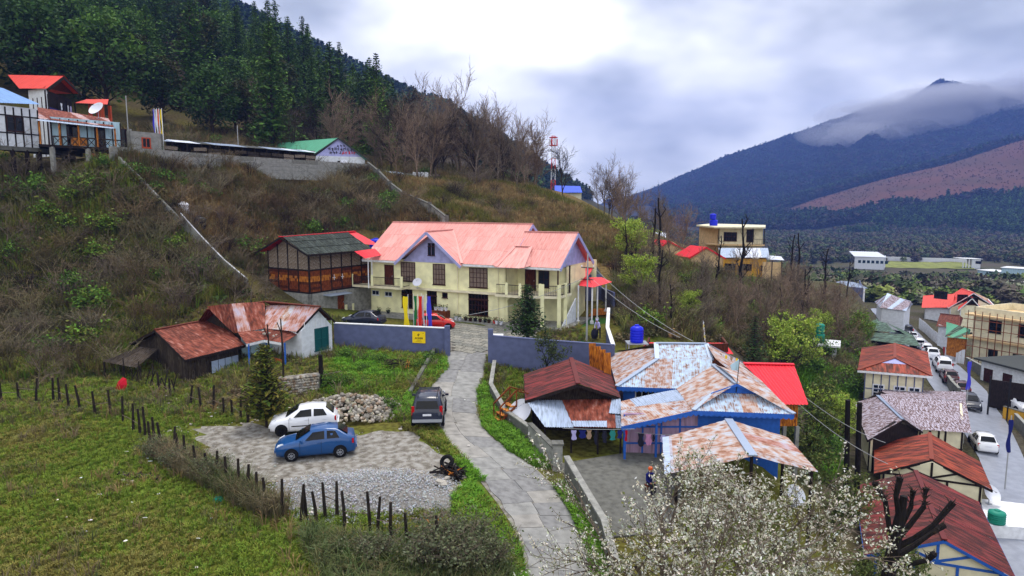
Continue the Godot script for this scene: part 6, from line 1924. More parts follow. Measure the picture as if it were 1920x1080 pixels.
func mid_right() -> void:
	var t := thing("cream_block", "cream three-storey flat roofed building with blue tanks on top", "building", P3(41.96, -0.08, -132))
	var a := P3(39.35, 1.15, -130)
	var b := P3(46.97, 1.33, -128)
	var c := block(t, fl(a, 0), fl(b, 0), 9.0, 0.0, 8.6, M.cream)
	var a2 := P3(37.76, 0.42, -138)
	wall(t, fl(a2, 0), fl(a, 0) + P3(0, 0, -1.0), 0.0, 8.6, M.tan)
	var o := [fl(P3(37.11, 0.42, -138), 8.85), fl(P3(37.59, 1.37, -127.5), 8.85), fl(P3(46.63, 1.51, -126), 8.85), fl(P3(51.07, 0.42, -138), 8.85), fl(P3(42.94, -0.5, -148), 8.85)]
	slab_of(t, o, 0.28, M.cream, "roof_slab")
	slab_of(t, [fl(P3(37.49, 1.05, -131), 5.5), fl(P3(38.76, 1.29, -128.4), 5.5), fl(P3(46.82, 1.47, -126.5), 5.5), fl(P3(47.74, 1.24, -129), 5.5), fl(P3(38.11, 0.69, -135), 5.5)], 0.2, M.tan, "floor_band")
	for w in [[0.9, 6.1, 2.3, 1.6], [0.9, 2.9, 2.3, 1.4], [4.7, 2.9, 1.3, 1.4], [5.0, 6.0, 1.2, 2.2]]:
		window(t, a, b, w[0], w[1], w[2], w[3], 5 if w[2] > 2 else 3, 2, M.brown_frame, M.glass, "window", 0.12)
	for s in [0.72, 0.98]: post(t, fl(a, 0).lerp(fl(b, 0), s) + P3(0, 0, 1.2), 5.5, 8.6, 0.12, M.iron)
	railing(t, fl(a, 5.5).lerp(fl(b, 5.5), 0.6) + P3(0, 0, 1.2), fl(b, 5.5) + P3(0, 0, 1.2), 1.0, 0.3, M.iron)
	var tp := fl(P3(39.21, 0.87, -133), 8.85)
	water_tank(tp + P3(-0.1, 0, 0), 0.75, 1.3, M.plastic_blue, "lower blue tank on the cream three-storey building")
	water_tank(tp + P3(-0.25, 1.33, 0), 0.6, 1.05, M.plastic_blue, "upper blue tank stacked on the cream three-storey building")
	var y := thing("ochre_bungalow", "ochre bungalow with long silver sheet roof in front of the cream building", "house", P3(40.39, 1.87, -117))
	var q0 := P3(35.69, 3.97, -116)
	var q1 := P3(43.1, 4.13, -114)
	roof_plane(y, q0, q1, P3(44.83, 5.38, -119.5), P3(36.75, 5.26, -121.5), [M.white_roof, M.tin], 1.4, 6.0, 0.3)
	roof_plane(y, P3(42.77, 3.77, -114.5), P3(45.02, 3.8, -112.5), P3(46.25, 4.08, -117), P3(44.05, 4.09, -118), [M.white_roof], 1.4, 6.0, 0.3)
	var y0 := q0 + P3(0.5, 0, -0.6)
	var y1 := q1 + P3(-0.3, 0, -0.6)
	wall(y, y0, y1, 0.8, 3.8, M.ochre)
	wall(y, y1, y1 + P3(0.5, 0, -4.5), 0.8, 3.8, M.ochre, 4.9, 0.9)
	wall(y, y0 + P3(0, 0, -4.5), y0, 0.8, 3.8, M.tan)
	wall(y, P3(41.99, 3.05, -114), P3(44.72, 3.14, -113), 0.5, 3.4, M.tan)
	for w in [[0.3, 1.9, 1.7, 1.0], [3.0, 1.9, 1.6, 1.0], [6.1, 1.9, 0.7, 0.8]]: window(y, y0, y1, w[0], w[1], w[2], w[3], 3, 1, M.brown_frame, M.glass, "window", 0.1)
	for s in [P3(43.11, 3.78, -112.8), P3(44.54, 3.81, -112.4)]: post(y, s, gy(s.x, s.z) - 0.3, s.y, 0.14, M.iron)
	for h in [["peach hut with red gable roof beside the ochre bungalow", P3(26.25, 5.14, -101), P3(31.08, 5.22, -99), P3(28.52, 6.78, -100), 0.2], ["peach hut with red gable roof left of the cream building", P3(24.12, 5.53, -113), P3(28.9, 5.42, -112), P3(25.81, 7.06, -112.5), 2.0]]:
		var p := thing("peach_hut", h[0], "hut", fl(h[1].lerp(h[2], 0.5), h[4]))
		var back := P3(-1.2, 0, -4.5)
		roof_plane(p, h[1], h[1] + back, h[3] + back, h[3], [M.red_roof], 1.2, 6.0, 0.3)
		roof_plane(p, h[2] + back, h[2], h[3], h[3] + back, [M.red_roof], 1.2, 6.0, 0.3)
		fascia(p, [[h[1], h[3]], [h[2], h[3]]], M.red_roof, 0.2)
		var wa: Vector3 = h[1].lerp(h[2], 0.1) + back * 0.08
		var wb: Vector3 = h[1].lerp(h[2], 0.93) + back * 0.08
		wall(p, wa, wb, h[4] - 1.5, h[1].y, M.tan, h[3].y - 0.15, 0.48)
		wall(p, wa + back * 0.85, wa, h[4] - 1.5, h[1].y, M.tan)
		wall(p, wb, wb + back * 0.85, h[4] - 1.5, h[1].y, M.tan)
	var sv := thing("silver_roof_house", "small house with silver hipped roof behind the red roofed huts", "house", P3(32.03, 5.09, -152))
	roof_plane(sv, P3(28.91, 5.43, -150), P3(33.83, 5.65, -148), P3(35.38, 6.58, -156), P3(32.26, 6.5, -158), [M.white_roof], 1.4, 6.0, 0.3)
	wall(sv, P3(29.45, 5.41, -150.4), P3(33.72, 5.51, -148.5), -1.0, P3(29.45, 5.41, -150.4).y, M.white_wall)
	wall(sv, P3(33.72, 5.51, -148.5), P3(35.85, 6.01, -158), -1.0, P3(29.45, 5.41, -150.4).y, M.white_wall)
	var fk := MB.new()
	var P := [P3(238.84, -27.99, -438.15), P3(282.45, -26.78, -414.76), P3(309.8, -27.12, -463.99), P3(269.75, -27.9, -486.32)]
	var m := mat("pitch", Color(0.52, 0.55, 0.26), 0.95, T.mottle, 0.03)
	for i in 10:
		for j in 10:
			var q := []
			for e in [[i, j], [i + 1, j], [i + 1, j + 1], [i, j + 1]]:
				var w: Vector3 = P[0].lerp(P[1], e[0] / 10.0).lerp(P[3].lerp(P[2], e[0] / 10.0), e[1] / 10.0)
				q.append(on(w.x, w.z, 0.35))
			fk.quad(q[0], q[1], q[2], q[3])
	struct("sports_field", fk, m, "pale green sports field in the valley")
	coped_wall("field_wall", "long low white wall behind the valley sports field", [P3(232.23, -28.83, -506.8), P3(273.06, -27.83, -492.36), P3(311.17, -27.12, -466.07)], [-30, -30, -30], [-25.2, -24.6, -24.2], M.white, null, 0.5)
	var sh := thing("sports_hall", "white sports hall with pale roof left of the valley field", "hall", P3(227.27, -28.13, -432.4))
	var k0 := P3(218.14, -28.33, -434.47)
	var k1 := P3(234.21, -27.84, -425.85)
	roof_plane(sh, fl(k0, -20.0), fl(k1, -20.0), fl(k1, -17.2) + P3(-1, 0, -9), fl(k0, -17.2) + P3(1, 0, -9), [M.white_roof], 2.5, 20.0, 0.5, 0.02)
	roof_plane(sh, fl(k1, -20.0) + P3(0, 0, -19), fl(k0, -20.0) + P3(0, 0, -19), fl(k0, -17.2) + P3(1, 0, -9), fl(k1, -17.2) + P3(-1, 0, -9), [M.white_roof], 2.5, 20.0, 0.5, 0.02)
	var sc := block(sh, fl(k0, 0) + P3(0.8, 0, -0.8), fl(k1, 0) + P3(-0.8, 0, -0.8), 18.0, -28.0, -20.0, M.white_wall)
	for i in 7: window(sh, sc[0], sc[1], 2.2 + i * 2.5, -24.0, 1.5, 1.6, 2, 1, M.teal_paint, M.glass_blue, "window", 0.15)
	var pv := thing("pavilion", "small white two-level viewing pavilion right of the valley field", "pavilion", P3(288.57, -26.93, -426.81))
	var v0 := P3(280.21, -26.93, -423.26)
	var v1 := P3(288.18, -26.8, -418.39)
	flat_roof(pv, [fl(v0, 0), fl(v1, 0), fl(v1, 0) + P3(0, 0, -8), fl(v0, 0) + P3(0, 0, -8)], -20.4, 0.6, M.white)
	block(pv, fl(v0.lerp(v1, 0.5), 0), fl(v1, 0), 7.0, -28, -20.6, M.white_wall)
	for s in [0.03, 0.2, 0.36]: post(pv, v0.lerp(v1, s), -28, -20.6, 0.5, M.white, "column")
	window(pv, v0.lerp(v1, 0.5), v1, 2.0, -23.4, 3.0, 1.6, 2, 1, M.iron, M.glass)
	for e in [["long low pale lilac block right of the valley field", P3(251.19, -26.22, -366.68), P3(254.35, -25.8, -354.9), 4.0, M.pale_blue], ["pale blue two-storey block at the far right of the valley", P3(247.92, -25.46, -344.32), P3(254.87, -25.05, -335.94), 6.5, M.pale_blue]]:
		var q := thing("valley_block", e[0], "building", e[1])
		var cc := block(q, fl(e[1], 0), fl(e[2], 0), 10.0, e[1].y - 3.0, e[1].y + e[4 - 1], e[4])
		flat_roof(q, cc, e[1].y + e[3] + 0.2, 0.5, M.white)
		for i in 3: window(q, cc[0], cc[1], 1.5 + i * 4.0, e[1].y + 1.4, 1.6, 1.3, 2, 1, M.white, M.glass)

# ---------- houses and walls on the terrace ----------
func terrace() -> void:
	var W := [P3(-41.63, 17.99, -72), P3(-38.28, 18.3, -79), P3(-34.14, 18.5, -87), P3(-28.52, 18.65, -95), P3(-21.63, 18.55, -104)]
	var t := thing("retaining_wall", "long grey concrete block retaining wall along the terrace edge", "wall", W[0])
	for i in 4:
		for j in 5:
			var a: Vector3 = W[i].lerp(W[i + 1], j / 5.0)
			var b: Vector3 = W[i].lerp(W[i + 1], (j + 1) / 5.0)
			for r in 4:
				var k := MB.new()
				var ly := lerpf(16.9, 19.0, r / 4.0) - (0.6 if r == 0 else 0.0)
				var hy := lerpf(16.9, 19.0, (r + 1) / 4.0) - 0.015
				k.slab([fl(a, ly), fl(b, ly) - (b - a).normalized() * 0.02, fl(b, hy) - (b - a).normalized() * 0.02, fl(a, hy)], -outward(a, b) * (0.25 + rng.randf() * 0.02))
				obj(t, "wall_block", k, M.concrete if rng.randf() < 0.8 else M.paver_b)
	var S := [P3(-21.66, 17.6, -104), P3(-19.5, 16.32, -101), P3(-17.28, 15.09, -98), P3(-14.86, 13.79, -94.5), P3(-12.71, 12.64, -91), P3(-10.53, 11.7, -88), P3(-8.07, 10.69, -85)]
	var st := thing("stepped_wall", "grey concrete wall with posts stepping down the brown slope", "wall", S[0])
	for i in S.size() - 1:
		var a: Vector3 = S[i]
		var b: Vector3 = S[i + 1]
		a.y = gy(a.x, a.z)
		b.y = gy(b.x, b.z)
		var k := MB.new()
		k.slab([a - UP * 0.8, b - UP * 0.8, b + UP * 1.45, a + UP * 1.45], P3(0.12, 0, -0.12))
		obj(st, "wall_panel", k, M.concrete)
		var c := MB.new()
		c.bar(a + UP * 1.5, b + UP * 1.5, 0.34, 0.14)
		obj(st, "coping", c, M.dark_concrete)
		post(st, b, b.y - 0.8, b.y + 1.75, 0.4, M.dark_concrete)
	var Lw := [P3(-40.94, 17.23, -72.06), P3(-38.55, 15.07, -71.49), P3(-36.48, 12.88, -71.26), P3(-34.31, 10.68, -71.08), P3(-31.69, 8.27, -69.87), P3(-28.33, 6.27, -66.82), P3(-25.41, 4.63, -64.78)]
	var lw := thing("bank_wall", "narrow concrete wall running down the left bank to the plank house", "wall", Lw[0])
	for i in 6:
		var a: Vector3 = Lw[i]
		var b: Vector3 = Lw[i + 1]
		var k := MB.new()
		var h := 0.7 if i < 3 else 1.3
		k.slab([a - UP * 0.8, b - UP * 0.8, b + UP * h, a + UP * h], P3(0.15, 0, -0.15))
		obj(lw, "wall_panel", k, M.concrete)
	var pp := []
	var pr := []
	for i in Lw.size():
		if i < 3: continue
		pp.append(Lw[i] + UP * ((0.7 if i < 3 else 1.3) + 0.1))
		pr.append(0.04)
	var pk := MB.new()
	pk.tube(pp, pr, 6)
	var po := obj(self, "water_pipe", pk, M.plastic_white)
	tag(po, "white water pipe running down the bank wall from the tanks", "pipe")
	var w1 := P3(-34.83, 12.15, -72.82)
	w1.y = gy(w1.x, w1.z)
	water_tank(w1 - UP * 0.15, 0.55, 1.25, M.plastic_white, "white water tank above the black one on the left bank")
	var w2 := P3(-33.22, 10.46, -72.67)
	w2.y = gy(w2.x, w2.z)
	water_tank(w2 - UP * 0.15, 0.72, 1.45, M.plastic_black, "black water tank with white pipes on the left bank")
	var h := thing("concrete_hut", "grey concrete hut with a small brown window on the terrace", "hut", P3(-41.26, 19.33, -77))
	var a := fl(P3(-41.93, 19.29, -76.5), 0)
	var b := fl(P3(-39.97, 19.53, -79.5), 0)
	var c := block(h, a, b, 4.5, 17.6, 21.0, M.concrete)
	roof_plane(h, fl(P3(-43.2, 21.3, -76.5), 21.5), fl(P3(-39.29, 21.57, -79), 20.8), fl(c[2], 21.0) + P3(0.4, 0, -0.4), fl(c[3], 21.7) + P3(-1.6, 0, -0.4), [M.dark_roof, M.tin_b], 1.2, 6.0, 0.2)
	window(h, a, b, 1.25, 19.3, 0.9, 1.05, 2, 1, M.orange_paint, M.glass, "window", 0.12)
	wall(h, fl(P3(-43.95, 19.41, -78), 0), a, 17.6, 21.2, M.concrete)
	var s := thing("long_shed", "long low open wooden shed with pale sheet roof behind the terrace wall", "shed", P3(-37.32, 20.05, -90))
	var s0 := P3(-40.68, 20.45, -81)
	var s1 := P3(-27.99, 20.54, -99)
	roof_plane(s, fl(s0, 20.3), fl(s1, 20.3), fl(s1, 20.75) + P3(-1, 0, -3), fl(s0, 20.75) + P3(-1, 0, -3), [M.tin_b, M.dark_roof, M.white_roof], 1.6, 6.0, 0.2)
	for i in 12:
		post(s, s0.lerp(s1, (i + 0.5) / 12.0) + P3(0, 0, -0.4), 17.8, 20.3, 0.14, M.post_wood)
		for r in 3:
			if rng.randf() < 0.25: continue
			var k := MB.new()
			k.bar(fl(s0.lerp(s1, (i + 0.05) / 12.0), 18.6 + r * 0.5) + P3(0, 0, 0.02), fl(s0.lerp(s1, (i + 0.95) / 12.0), 18.6 + r * 0.5 + rng.randf_range(-0.1, 0.1)) + P3(0, 0, 0.02), 0.05, 0.4)
			obj(s, "board", k, [M.old_wood_b, M.bamboo, M.old_wood][rng.randi() % 3])
	wall(s, fl(s0, 0) + P3(-1, 0, -2.8), fl(s1, 0) + P3(-1, 0, -2.8), 17.8, 20.5, M.old_wood)
	var g := thing("green_roof_hall", "white hall with green roof and lettered lilac gable on the terrace", "hall", P3(-26.59, 19.83, -108))
	var g0 := fl(P3(-30.05, 19.64, -105), 19.9)
	var g1 := fl(P3(-22.77, 19.83, -108), 19.9)
	var ga := P3(-26.73, 23.16, -107)
	var bk := P3(-12.0, 0, -9.0)
	roof_plane(g, g0 + P3(-0.5, 0.2, 0.3), g0 + bk, ga + bk, ga, [M.green_roof], 1.5, 8.0, 0.3)
	roof_plane(g, g1 + bk, g1 + P3(0.6, -0.1, 0.3), ga, ga + bk, [M.green_roof], 1.5, 8.0, 0.3)
	fascia(g, [[g1 + P3(0.6, -0.1, 0.3), ga], [g0 + P3(-0.5, 0.2, 0.3), ga]], M.dark_roof, 0.2)
	var ga0 := g0 + P3(0.3, 0, -0.3)
	var ga1 := g1 + P3(-0.2, 0, -0.3)
	wall(g, ga0, ga1, 17.5, 20.3, M.white_wall)
	var gw := MB.new()
	gw.slab([fl(ga0, 20.3), fl(ga1, 20.3), fl(ga, ga.y - 0.15) + P3(0, 0, -0.3)], P3(0, 0, -0.12))
	obj(g, "gable_wall", gw, M.lilac)
	wall(g, ga0 + bk, ga0, 17.5, 20.2, M.white_wall)
	wall(g, ga1, ga1 + bk, 17.5, 20.2, M.white_wall)
	window(g, ga0, ga1, 5.4, 18.6, 1.5, 0.6, 2, 1, M.iron, M.glass, "window", 0.08)
	window(g, ga0, ga1, 3.2, 19.3, 0.4, 0.3, 1, 1, M.iron, M.glass, "window", 0.06)
	var rows := [[21.9, 0.3, 3, 3.3], [21.4, 0.42, 9, 2.0], [20.85, 0.34, 9, 2.2]]
	var dirg := (ga1 - ga0).normalized()
	var ng := outward(ga0, ga1)
	for r in rows:
		for i in r[2]:
			var sx: float = r[3] + i * 0.46
			if r == rows[0] and i > 2: continue
			var k := MB.new()
			var o := fl(ga0, r[0]) + dirg * sx + ng * 0.02
			for e in 3:
				k.box(o + dirg * rng.randf_range(-0.13, 0.13) + UP * rng.randf_range(-0.1, 0.1) * r[1] / 0.3, P3(0.08 if e < 2 else 0.28, r[1] if e < 2 else 0.08, 0.03), Basis(dirg, UP, ng))
			obj(g, "letter", k, M.cloth_red if r == rows[2] and i > 3 else M.timber)
	dish(fl(P3(-25.81, 19.74, -106.5), 18.6), 0.0, 0.6, "satellite dish in front of the lettered hall on the terrace")
	var v := thing("verandah_house", "verandah house with rusty roof standing on concrete stilts", "house", P3(-46.01, 19.08, -74))
	var v0 := P3(-47.48, 21.54, -70)
	var v1 := P3(-42.8, 21.25, -75)
	var v2 := P3(-46.26, 22.75, -80)
	var v3 := P3(-52.24, 23.59, -77)
	roof_plane(v, v0, v1, v2, v3, [M.rust_all, M.rust_pink, M.rust_all], 0.9, 6.0, 0.2)
	roof_plane(v, v0 + P3(0, -0.25, 0.5), v1 + P3(0.2, -0.25, 0.6), v1 + P3(0, -0.05, -0.1), v0 + P3(0, -0.05, -0.1), [M.tin], 1.2, 3.0, 0.2)
	var fy := 19.0
	slab_of(v, [fl(v0, fy) + P3(0, 0, 0.3), fl(v1, fy) + P3(0, 0, 0.3), fl(v2, fy), fl(v3, fy)], 0.25, M.timber)
	var vw0 := fl(v0, 0) + P3(0.2, 0, -1.5)
	var vw1 := fl(v1, 0) + P3(-0.2, 0, -1.5)
	wall(v, vw0, vw1, fy, 21.9, M.pale_blue)
	var vl := vw0.distance_to(vw1)
	var tb := []
	for i in 9: tb.append([vl * i / 8.0, 0, vl * i / 8.0, 2.8])
	tb.append([0, 0.95, vl, 0.95])
	timbers(v, vw0, vw1, fy, tb, 0.1, M.timber)
	for i in 3: window(v, vw0, vw1, 1.4 + i * 2.6, fy + 0.2, 1.0, 2.0, 2, 2, M.brown_frame, M.glass)
	for i in 5:
		post(v, v0.lerp(v1, i / 4.0) + P3(0.1, 0, 0.1), fy, v0.lerp(v1, i / 4.0).y - 0.2, 0.13, M.plank_gold)
	for i in 7:
		var a0 := fl(v0.lerp(v1, 0.18 + i / 9.0), fy) + P3(0, 0, 0.15)
		var a1 := fl(v0.lerp(v1, 0.18 + (i + 1) / 9.0), fy) + P3(0, 0, 0.15)
		var k := MB.new()
		k.bar(a0, a1 + UP * 0.9, 0.06); k.bar(a0 + UP * 0.9, a1, 0.06); k.bar(a0 + UP * 0.9, a1 + UP * 0.9, 0.07); k.bar(a0, a0 + UP * 0.9, 0.07)
		obj(v, "cross_rail", k, M.old_wood_b)
		if i == 2 or i == 3:
			var pb := MB.new()
			pb.slab([a0 + P3(0, 0.05, -0.05), a1 + P3(0, 0.05, -0.05), a1 + P3(0, 0.85, -0.05), a0 + P3(0, 0.85, -0.05)], P3(0, 0, -0.03))
			obj(v, "rail_panel", pb, M.plank_gold)
	for px in [0.15, 0.62]:
		var s3 := v0.lerp(v1, px) + P3(0, 0, 0.1)
		post(v, s3, gy(s3.x, s3.z) - 0.6, fy - 0.2, 0.36, M.concrete, "stilt")
	for px in [0.05, 0.4, 0.9]:
		var s3 := v3.lerp(v2, px) + P3(0, 0, 1.0)
		post(v, s3, gy(s3.x, s3.z) - 0.6, fy - 0.2, 0.4, M.dark_concrete, "stilt")
	var p := thing("blue_roof_house", "white half-timbered house with pale blue roof at the left edge", "house", P3(-50.48, 19.01, -70))
	var p0 := P3(-51.27, 22.62, -66)
	var p1 := P3(-47.82, 23.03, -71)
	roof_plane(p, p0, p1, P3(-55.15, 25.48, -76), P3(-57.83, 25.98, -74), [M.blue_roof], 1.0, 8.0, 0.2)
	var pw0 := p0 + P3(0.5, 0, -0.6)
	var pw1 := P3(-48.36, 22.85, -71.2)
	wall(p, fl(pw0, 0), fl(pw1, 0), 18.7, 22.6, M.white_wall)
	wall(p, fl(pw1, 0), fl(P3(-53.35, 23.93, -79), 0), 18.7, 22.6, M.white_wall)
	var pl := fl(pw0, 0).distance_to(fl(pw1, 0))
	tb = [[0, 1.3, pl, 1.3], [0, 3.0, pl, 3.0]]
	for i in 8: tb.append([pl * i / 7.0, 0, pl * i / 7.0, 3.8])
	timbers(p, pw0, pw1, 18.7, tb, 0.12, M.timber)
	window(p, pw0, pw1, pl - 2.9, 20.2, 1.5, 1.4, 2, 1, M.brown_frame, M.glass)
	slab_of(p, [fl(pw0, 18.7) + P3(0, 0, 0.3), fl(pw1, 18.7) + P3(0, 0, 0.3), fl(pw1, 18.7) + P3(0, 0, -7), fl(pw0, 18.7) + P3(0, 0, -7)], 0.4, M.dark_concrete)
	for s4 in [0.5, 0.75, 0.97]:
		var s3: Vector3 = pw0.lerp(pw1, s4)
		post(p, s3, gy(s3.x, s3.z) - 0.6, 18.4, 0.3, M.timber, "stilt")
	var ch := thing("chalet", "timber gabled chalet with bright red roof and blue balcony above the verandah house", "house", P3(-58.36, 25.17, -88))
	var c0 := P3(-57.57, 26.41, -82)
	var c1 := P3(-53.01, 26.08, -80)
	var ca := P3(-52.93, 27.98, -83)
	var cl := P3(-61.44, 28.4, -86)
	var cr := P3(-54.01, 26.74, -88)
	roof_plane(ch, c0, c1, ca, cl, [M.coral_roof], 1.2, 8.0, 0.25)
	roof_plane(ch, cr, cr + (c0 - c1), cl, ca, [M.coral_roof], 1.2, 8.0, 0.25)
	fascia(ch, [[c1, ca], [cr, ca]], M.timber, 0.3, 0.08)
	var cw := MB.new()
	cw.slab([c1 + P3(-0.6, 0.2, -0.4), cr + P3(-1.0, 0.0, 0), ca + P3(-0.7, -0.3, -0.2)], P3(-0.15, 0, -0.1))
	obj(ch, "gable_wall", cw, M.plank_dark)
	var b0 := fl(c0, 0) + P3(0.6, 0, -0.6)
	var b1 := fl(c1, 0) + P3(-0.5, 0, -0.5)
	wall(ch, b0, b1, 18.5, 26.3, M.white_wall)
	wall(ch, b1, fl(cr, 0) + P3(-1.2, 0, 0.2), 18.5, 26.0, M.timber)
	for i in 4: timbers(ch, b0, b1, 18.5, [[1.0 + i, 0, 1.0 + i, 6.8]], 0.14, M.brown_frame)
	var k0 := fl(c1, 23.0) + P3(0.3, 0, 0.4)
	var k1 := fl(cr, 23.0) + P3(-0.2, 0, 1.2)
	slab_of(ch, [k0, k1, k1 + P3(-1, 0, -1.6), k0 + P3(-1, 0, -1.6)], 0.2, M.timber)
	var bp := MB.new()
	bp.slab([k0, k1, k1 + UP * 1.0, k0 + UP * 1.0], P3(-0.05, 0, -0.08))
	obj(ch, "balcony_panel", bp, M.cloth_navy)
	for i in 4: post(ch, k0.lerp(k1, i / 3.0), 23.0, 25.4, 0.12, M.timber)
	for i in 4:
		var q := k0.lerp(k1, 0.45 + i * 0.12) + P3(0, 1.9, 0.1)
		var wsh := thing("washing", "pale garment hung on the chalet's blue balcony", "laundry", q, 0.0, "washing on the chalet balcony")
		hanging(wsh, "cloth", q, 0.5, 0.8, (k1 - k0).normalized(), [M.cloth_white, M.cloth_dark, M.cloth_white, M.cloth_lilac][i])
	var tw := fl(P3(-51.87, 25.54, -86), 0)
	var tower := thing("stair_tower", "orange painted stair tower with small red roof beside the chalet", "tower", fl(tw, 18.3))
	for d in [P3(0, 0, 0), P3(1.6, 0, 0.2), P3(0, 0, -1.6), P3(1.6, 0, -1.4)]: post(tower, tw + d, 18.0, 25.2, 0.3, M.orange_paint)
	slab_of(tower, [fl(tw, 22.6) + P3(-0.5, 0, 0.5), fl(tw, 22.6) + P3(2.2, 0, 0.6), fl(tw, 22.6) + P3(2.2, 0, -2), fl(tw, 22.6) + P3(-0.5, 0, -2)], 0.25, M.orange_paint)
	railing(tower, fl(tw, 22.6) + P3(-0.4, 0, 0.5), fl(tw, 22.6) + P3(2.1, 0, 0.6), 0.9, 0.3, M.orange_paint, 0.06)
	roof_plane(tower, fl(tw, 25.2) + P3(-1.2, 0, 1.0), fl(tw, 25.0) + P3(2.8, 0, 1.1), fl(tw, 25.9) + P3(1.9, 0, -0.8), fl(tw, 25.9) + P3(-0.9, 0, -0.8), [M.coral_roof], 1.2, 8.0, 0.25)
	var stf := MB.new()
	for i in 10: stf.box(fl(tw, 22.3 - i * 0.38) + P3(2.4 + i * 0.32, 0, -0.6), P3(0.4, 0.2, 1.2))
	obj(tower, "stair_flight", stf, M.orange_paint)
	dish(P3(-45.64, 22.39, -77), deg_to_rad(-15), 0.85, "white satellite dish on the rusty verandah roof")
	var xs := [P3(-42.48, 22, -83), P3(-42.17, 21.94, -83), P3(-41.92, 21.88, -83), P3(-41.6, 21.88, -83)]
	var cc := ["cloth_blue", "cloth_white", "cloth_orange", "cloth_yellow"]
	var nn := ["blue", "white", "orange", "yellow"]
	for i in 4:
		var f := thing("prayer_banner", "tall %s prayer banner behind the concrete hut on the terrace" % nn[i], "flag", fl(xs[i], 18.0), 0.0, "four banners on the terrace")
		var fk := MB.new()
		fk.tube([fl(xs[i], 17.8), fl(xs[i], 24.3)], [0.05, 0.035], 6)
		obj(f, "pole", fk, M.white)
		hanging(f, "cloth", fl(xs[i], 24.2), 0.2, 2.9, P3(-1, -0.1, 0.1).normalized(), M[cc[i]])
	for e in [["slim white pole above the concrete hut", P3(-44.08, 22.4, -80), 25.3], ["slim white pole behind the long shed", P3(-36.25, 21.46, -92), 23.3]]:
		var f := thing("slim_pole", e[0], "pole", fl(e[1], 18.0))
		var fk := MB.new()
		fk.tube([fl(e[1], 17.6), fl(e[1], e[2])], [0.06, 0.05], 6)
		obj(f, "shaft", fk, M.pole_grey)
	for e in [["upper left cable of the pair crossing the terrace", 0.0], ["lower left cable of the pair crossing the terrace", 1.0]]:
		wire(P3(-45.12, 26.98, -100) + P3(e[1], -e[1] * 0.3, 0), P3(-12.45, 10.7, -80) + P3(e[1] * 2.0, -e[1], 0), 0.6, e[0], 0.007, M.iron)
		wire(P3(-44.63, 24.78, -90) + P3(0, -e[1], 0), P3(-45.12, 26.98, -100) + P3(e[1], -e[1] * 0.3, 0), 0.3, "short " + e[0].replace("crossing", "rising behind"), 0.007, M.iron)
	var sd := thing("pole_shed", "low dark shed with pale sheet roof under the bare trees", "shed", P3(-16.36, 17.77, -117.82))
	roof_plane(sd, P3(-22.45, 18.21, -112), P3(-15.93, 17.69, -116), P3(-16.52, 18.18, -119), P3(-23.04, 18.7, -115), [M.tin, M.dark_roof], 1.4, 5.0, 0.2)
	wall(sd, P3(-22.21, 17.89, -112.5), P3(-16.19, 17.36, -116.5), 14.5, 17.6, M.old_wood)
	var pb2 := thing("sheet_screen", "white sheet metal screen under the bare trees", "screen", P3(-14.4, 17.36, -116.63))
	for i in 7:
		var k := MB.new()
		var q0 := P3(-16.65, 17.52, -116).lerp(P3(-12.1, 17.38, -117), i / 7.0)
		var q1 := P3(-16.65, 17.52, -116).lerp(P3(-12.1, 17.38, -117), (i + 0.9) / 7.0)
		k.slab([fl(q0, 15.0), fl(q1, 15.0), fl(q1, 18.3 - (0.5 if i > 3 else 0.0)), fl(q0, 18.4 - (0.3 if i > 3 else 0.0))], P3(0, 0, -0.05))
		obj(pb2, "panel", k, M.white if i < 4 else M.bamboo)
	var mt := thing("telecom_mast", "red and white lattice telecom mast rising behind the hill", "mast", P3(13.71, 16.15, -230))
	var mp := mt.position
	var my := mp.y - 6.0
	for lv in 7:
		var k := MB.new()
		var y0 := my + lv * 3.6
		var y1 := y0 + 3.6
		var r0 := lerpf(1.1, 0.75, lv / 7.0)
		var r1 := lerpf(1.1, 0.75, (lv + 1) / 7.0)
		for cnr in 4:
			var a0 := PI / 4 + PI / 2 * cnr
			var a1 := a0 + PI / 2
			var q0 := P3(mp.x + cos(a0) * r0, y0, mp.z + sin(a0) * r0)
			var q1 := P3(mp.x + cos(a0) * r1, y1, mp.z + sin(a0) * r1)
			var q2 := P3(mp.x + cos(a1) * r1, y1, mp.z + sin(a1) * r1)
			k.bar(q0, q1, 0.16); k.bar(q0, q2, 0.09); k.bar(q1, q2, 0.09)
		obj(mt, "lattice_section", k, M.white if lv % 2 else M.coral_roof)
	for i in 6:
		var k := MB.new()
		var an := TAU * i / 6.0
		k.box(P3(mp.x + cos(an) * 1.2, my + 23.2, mp.z + sin(an) * 1.2), P3(0.4, 2.2, 0.3))
		obj(mt, "antenna", k, M.plastic_white if i % 2 else M.coral_roof)
	for y in [22.0, 24.6]:
		var k := MB.new()
		k.lathe([Vector2(1.0, my + y), Vector2(1.4, my + y), Vector2(1.4, my + y + 0.25), Vector2(1.0, my + y + 0.25)], P3(mp.x, 0, mp.z), 8)
		obj(mt, "platform", k, M.coral_roof)
	var bb := thing("blue_roof_hall", "cream hall with bright blue roof beyond the telecom mast", "hall", P3(17.23, 15.72, -210))
	roof_plane(bb, P3(12.88, 16.49, -208), P3(21.04, 16.45, -206), P3(21.17, 18.56, -214), P3(13.36, 18.77, -216), [M.bright_blue_roof], 2.0, 10.0, 0.4)
	wall(bb, P3(13.59, 16.34, -209), P3(20.83, 16.31, -207), 12.0, 16.4, M.cream)
	wall(bb, P3(20.83, 16.31, -207), P3(21.39, 16.79, -216), 12.0, 16.4, M.cream)


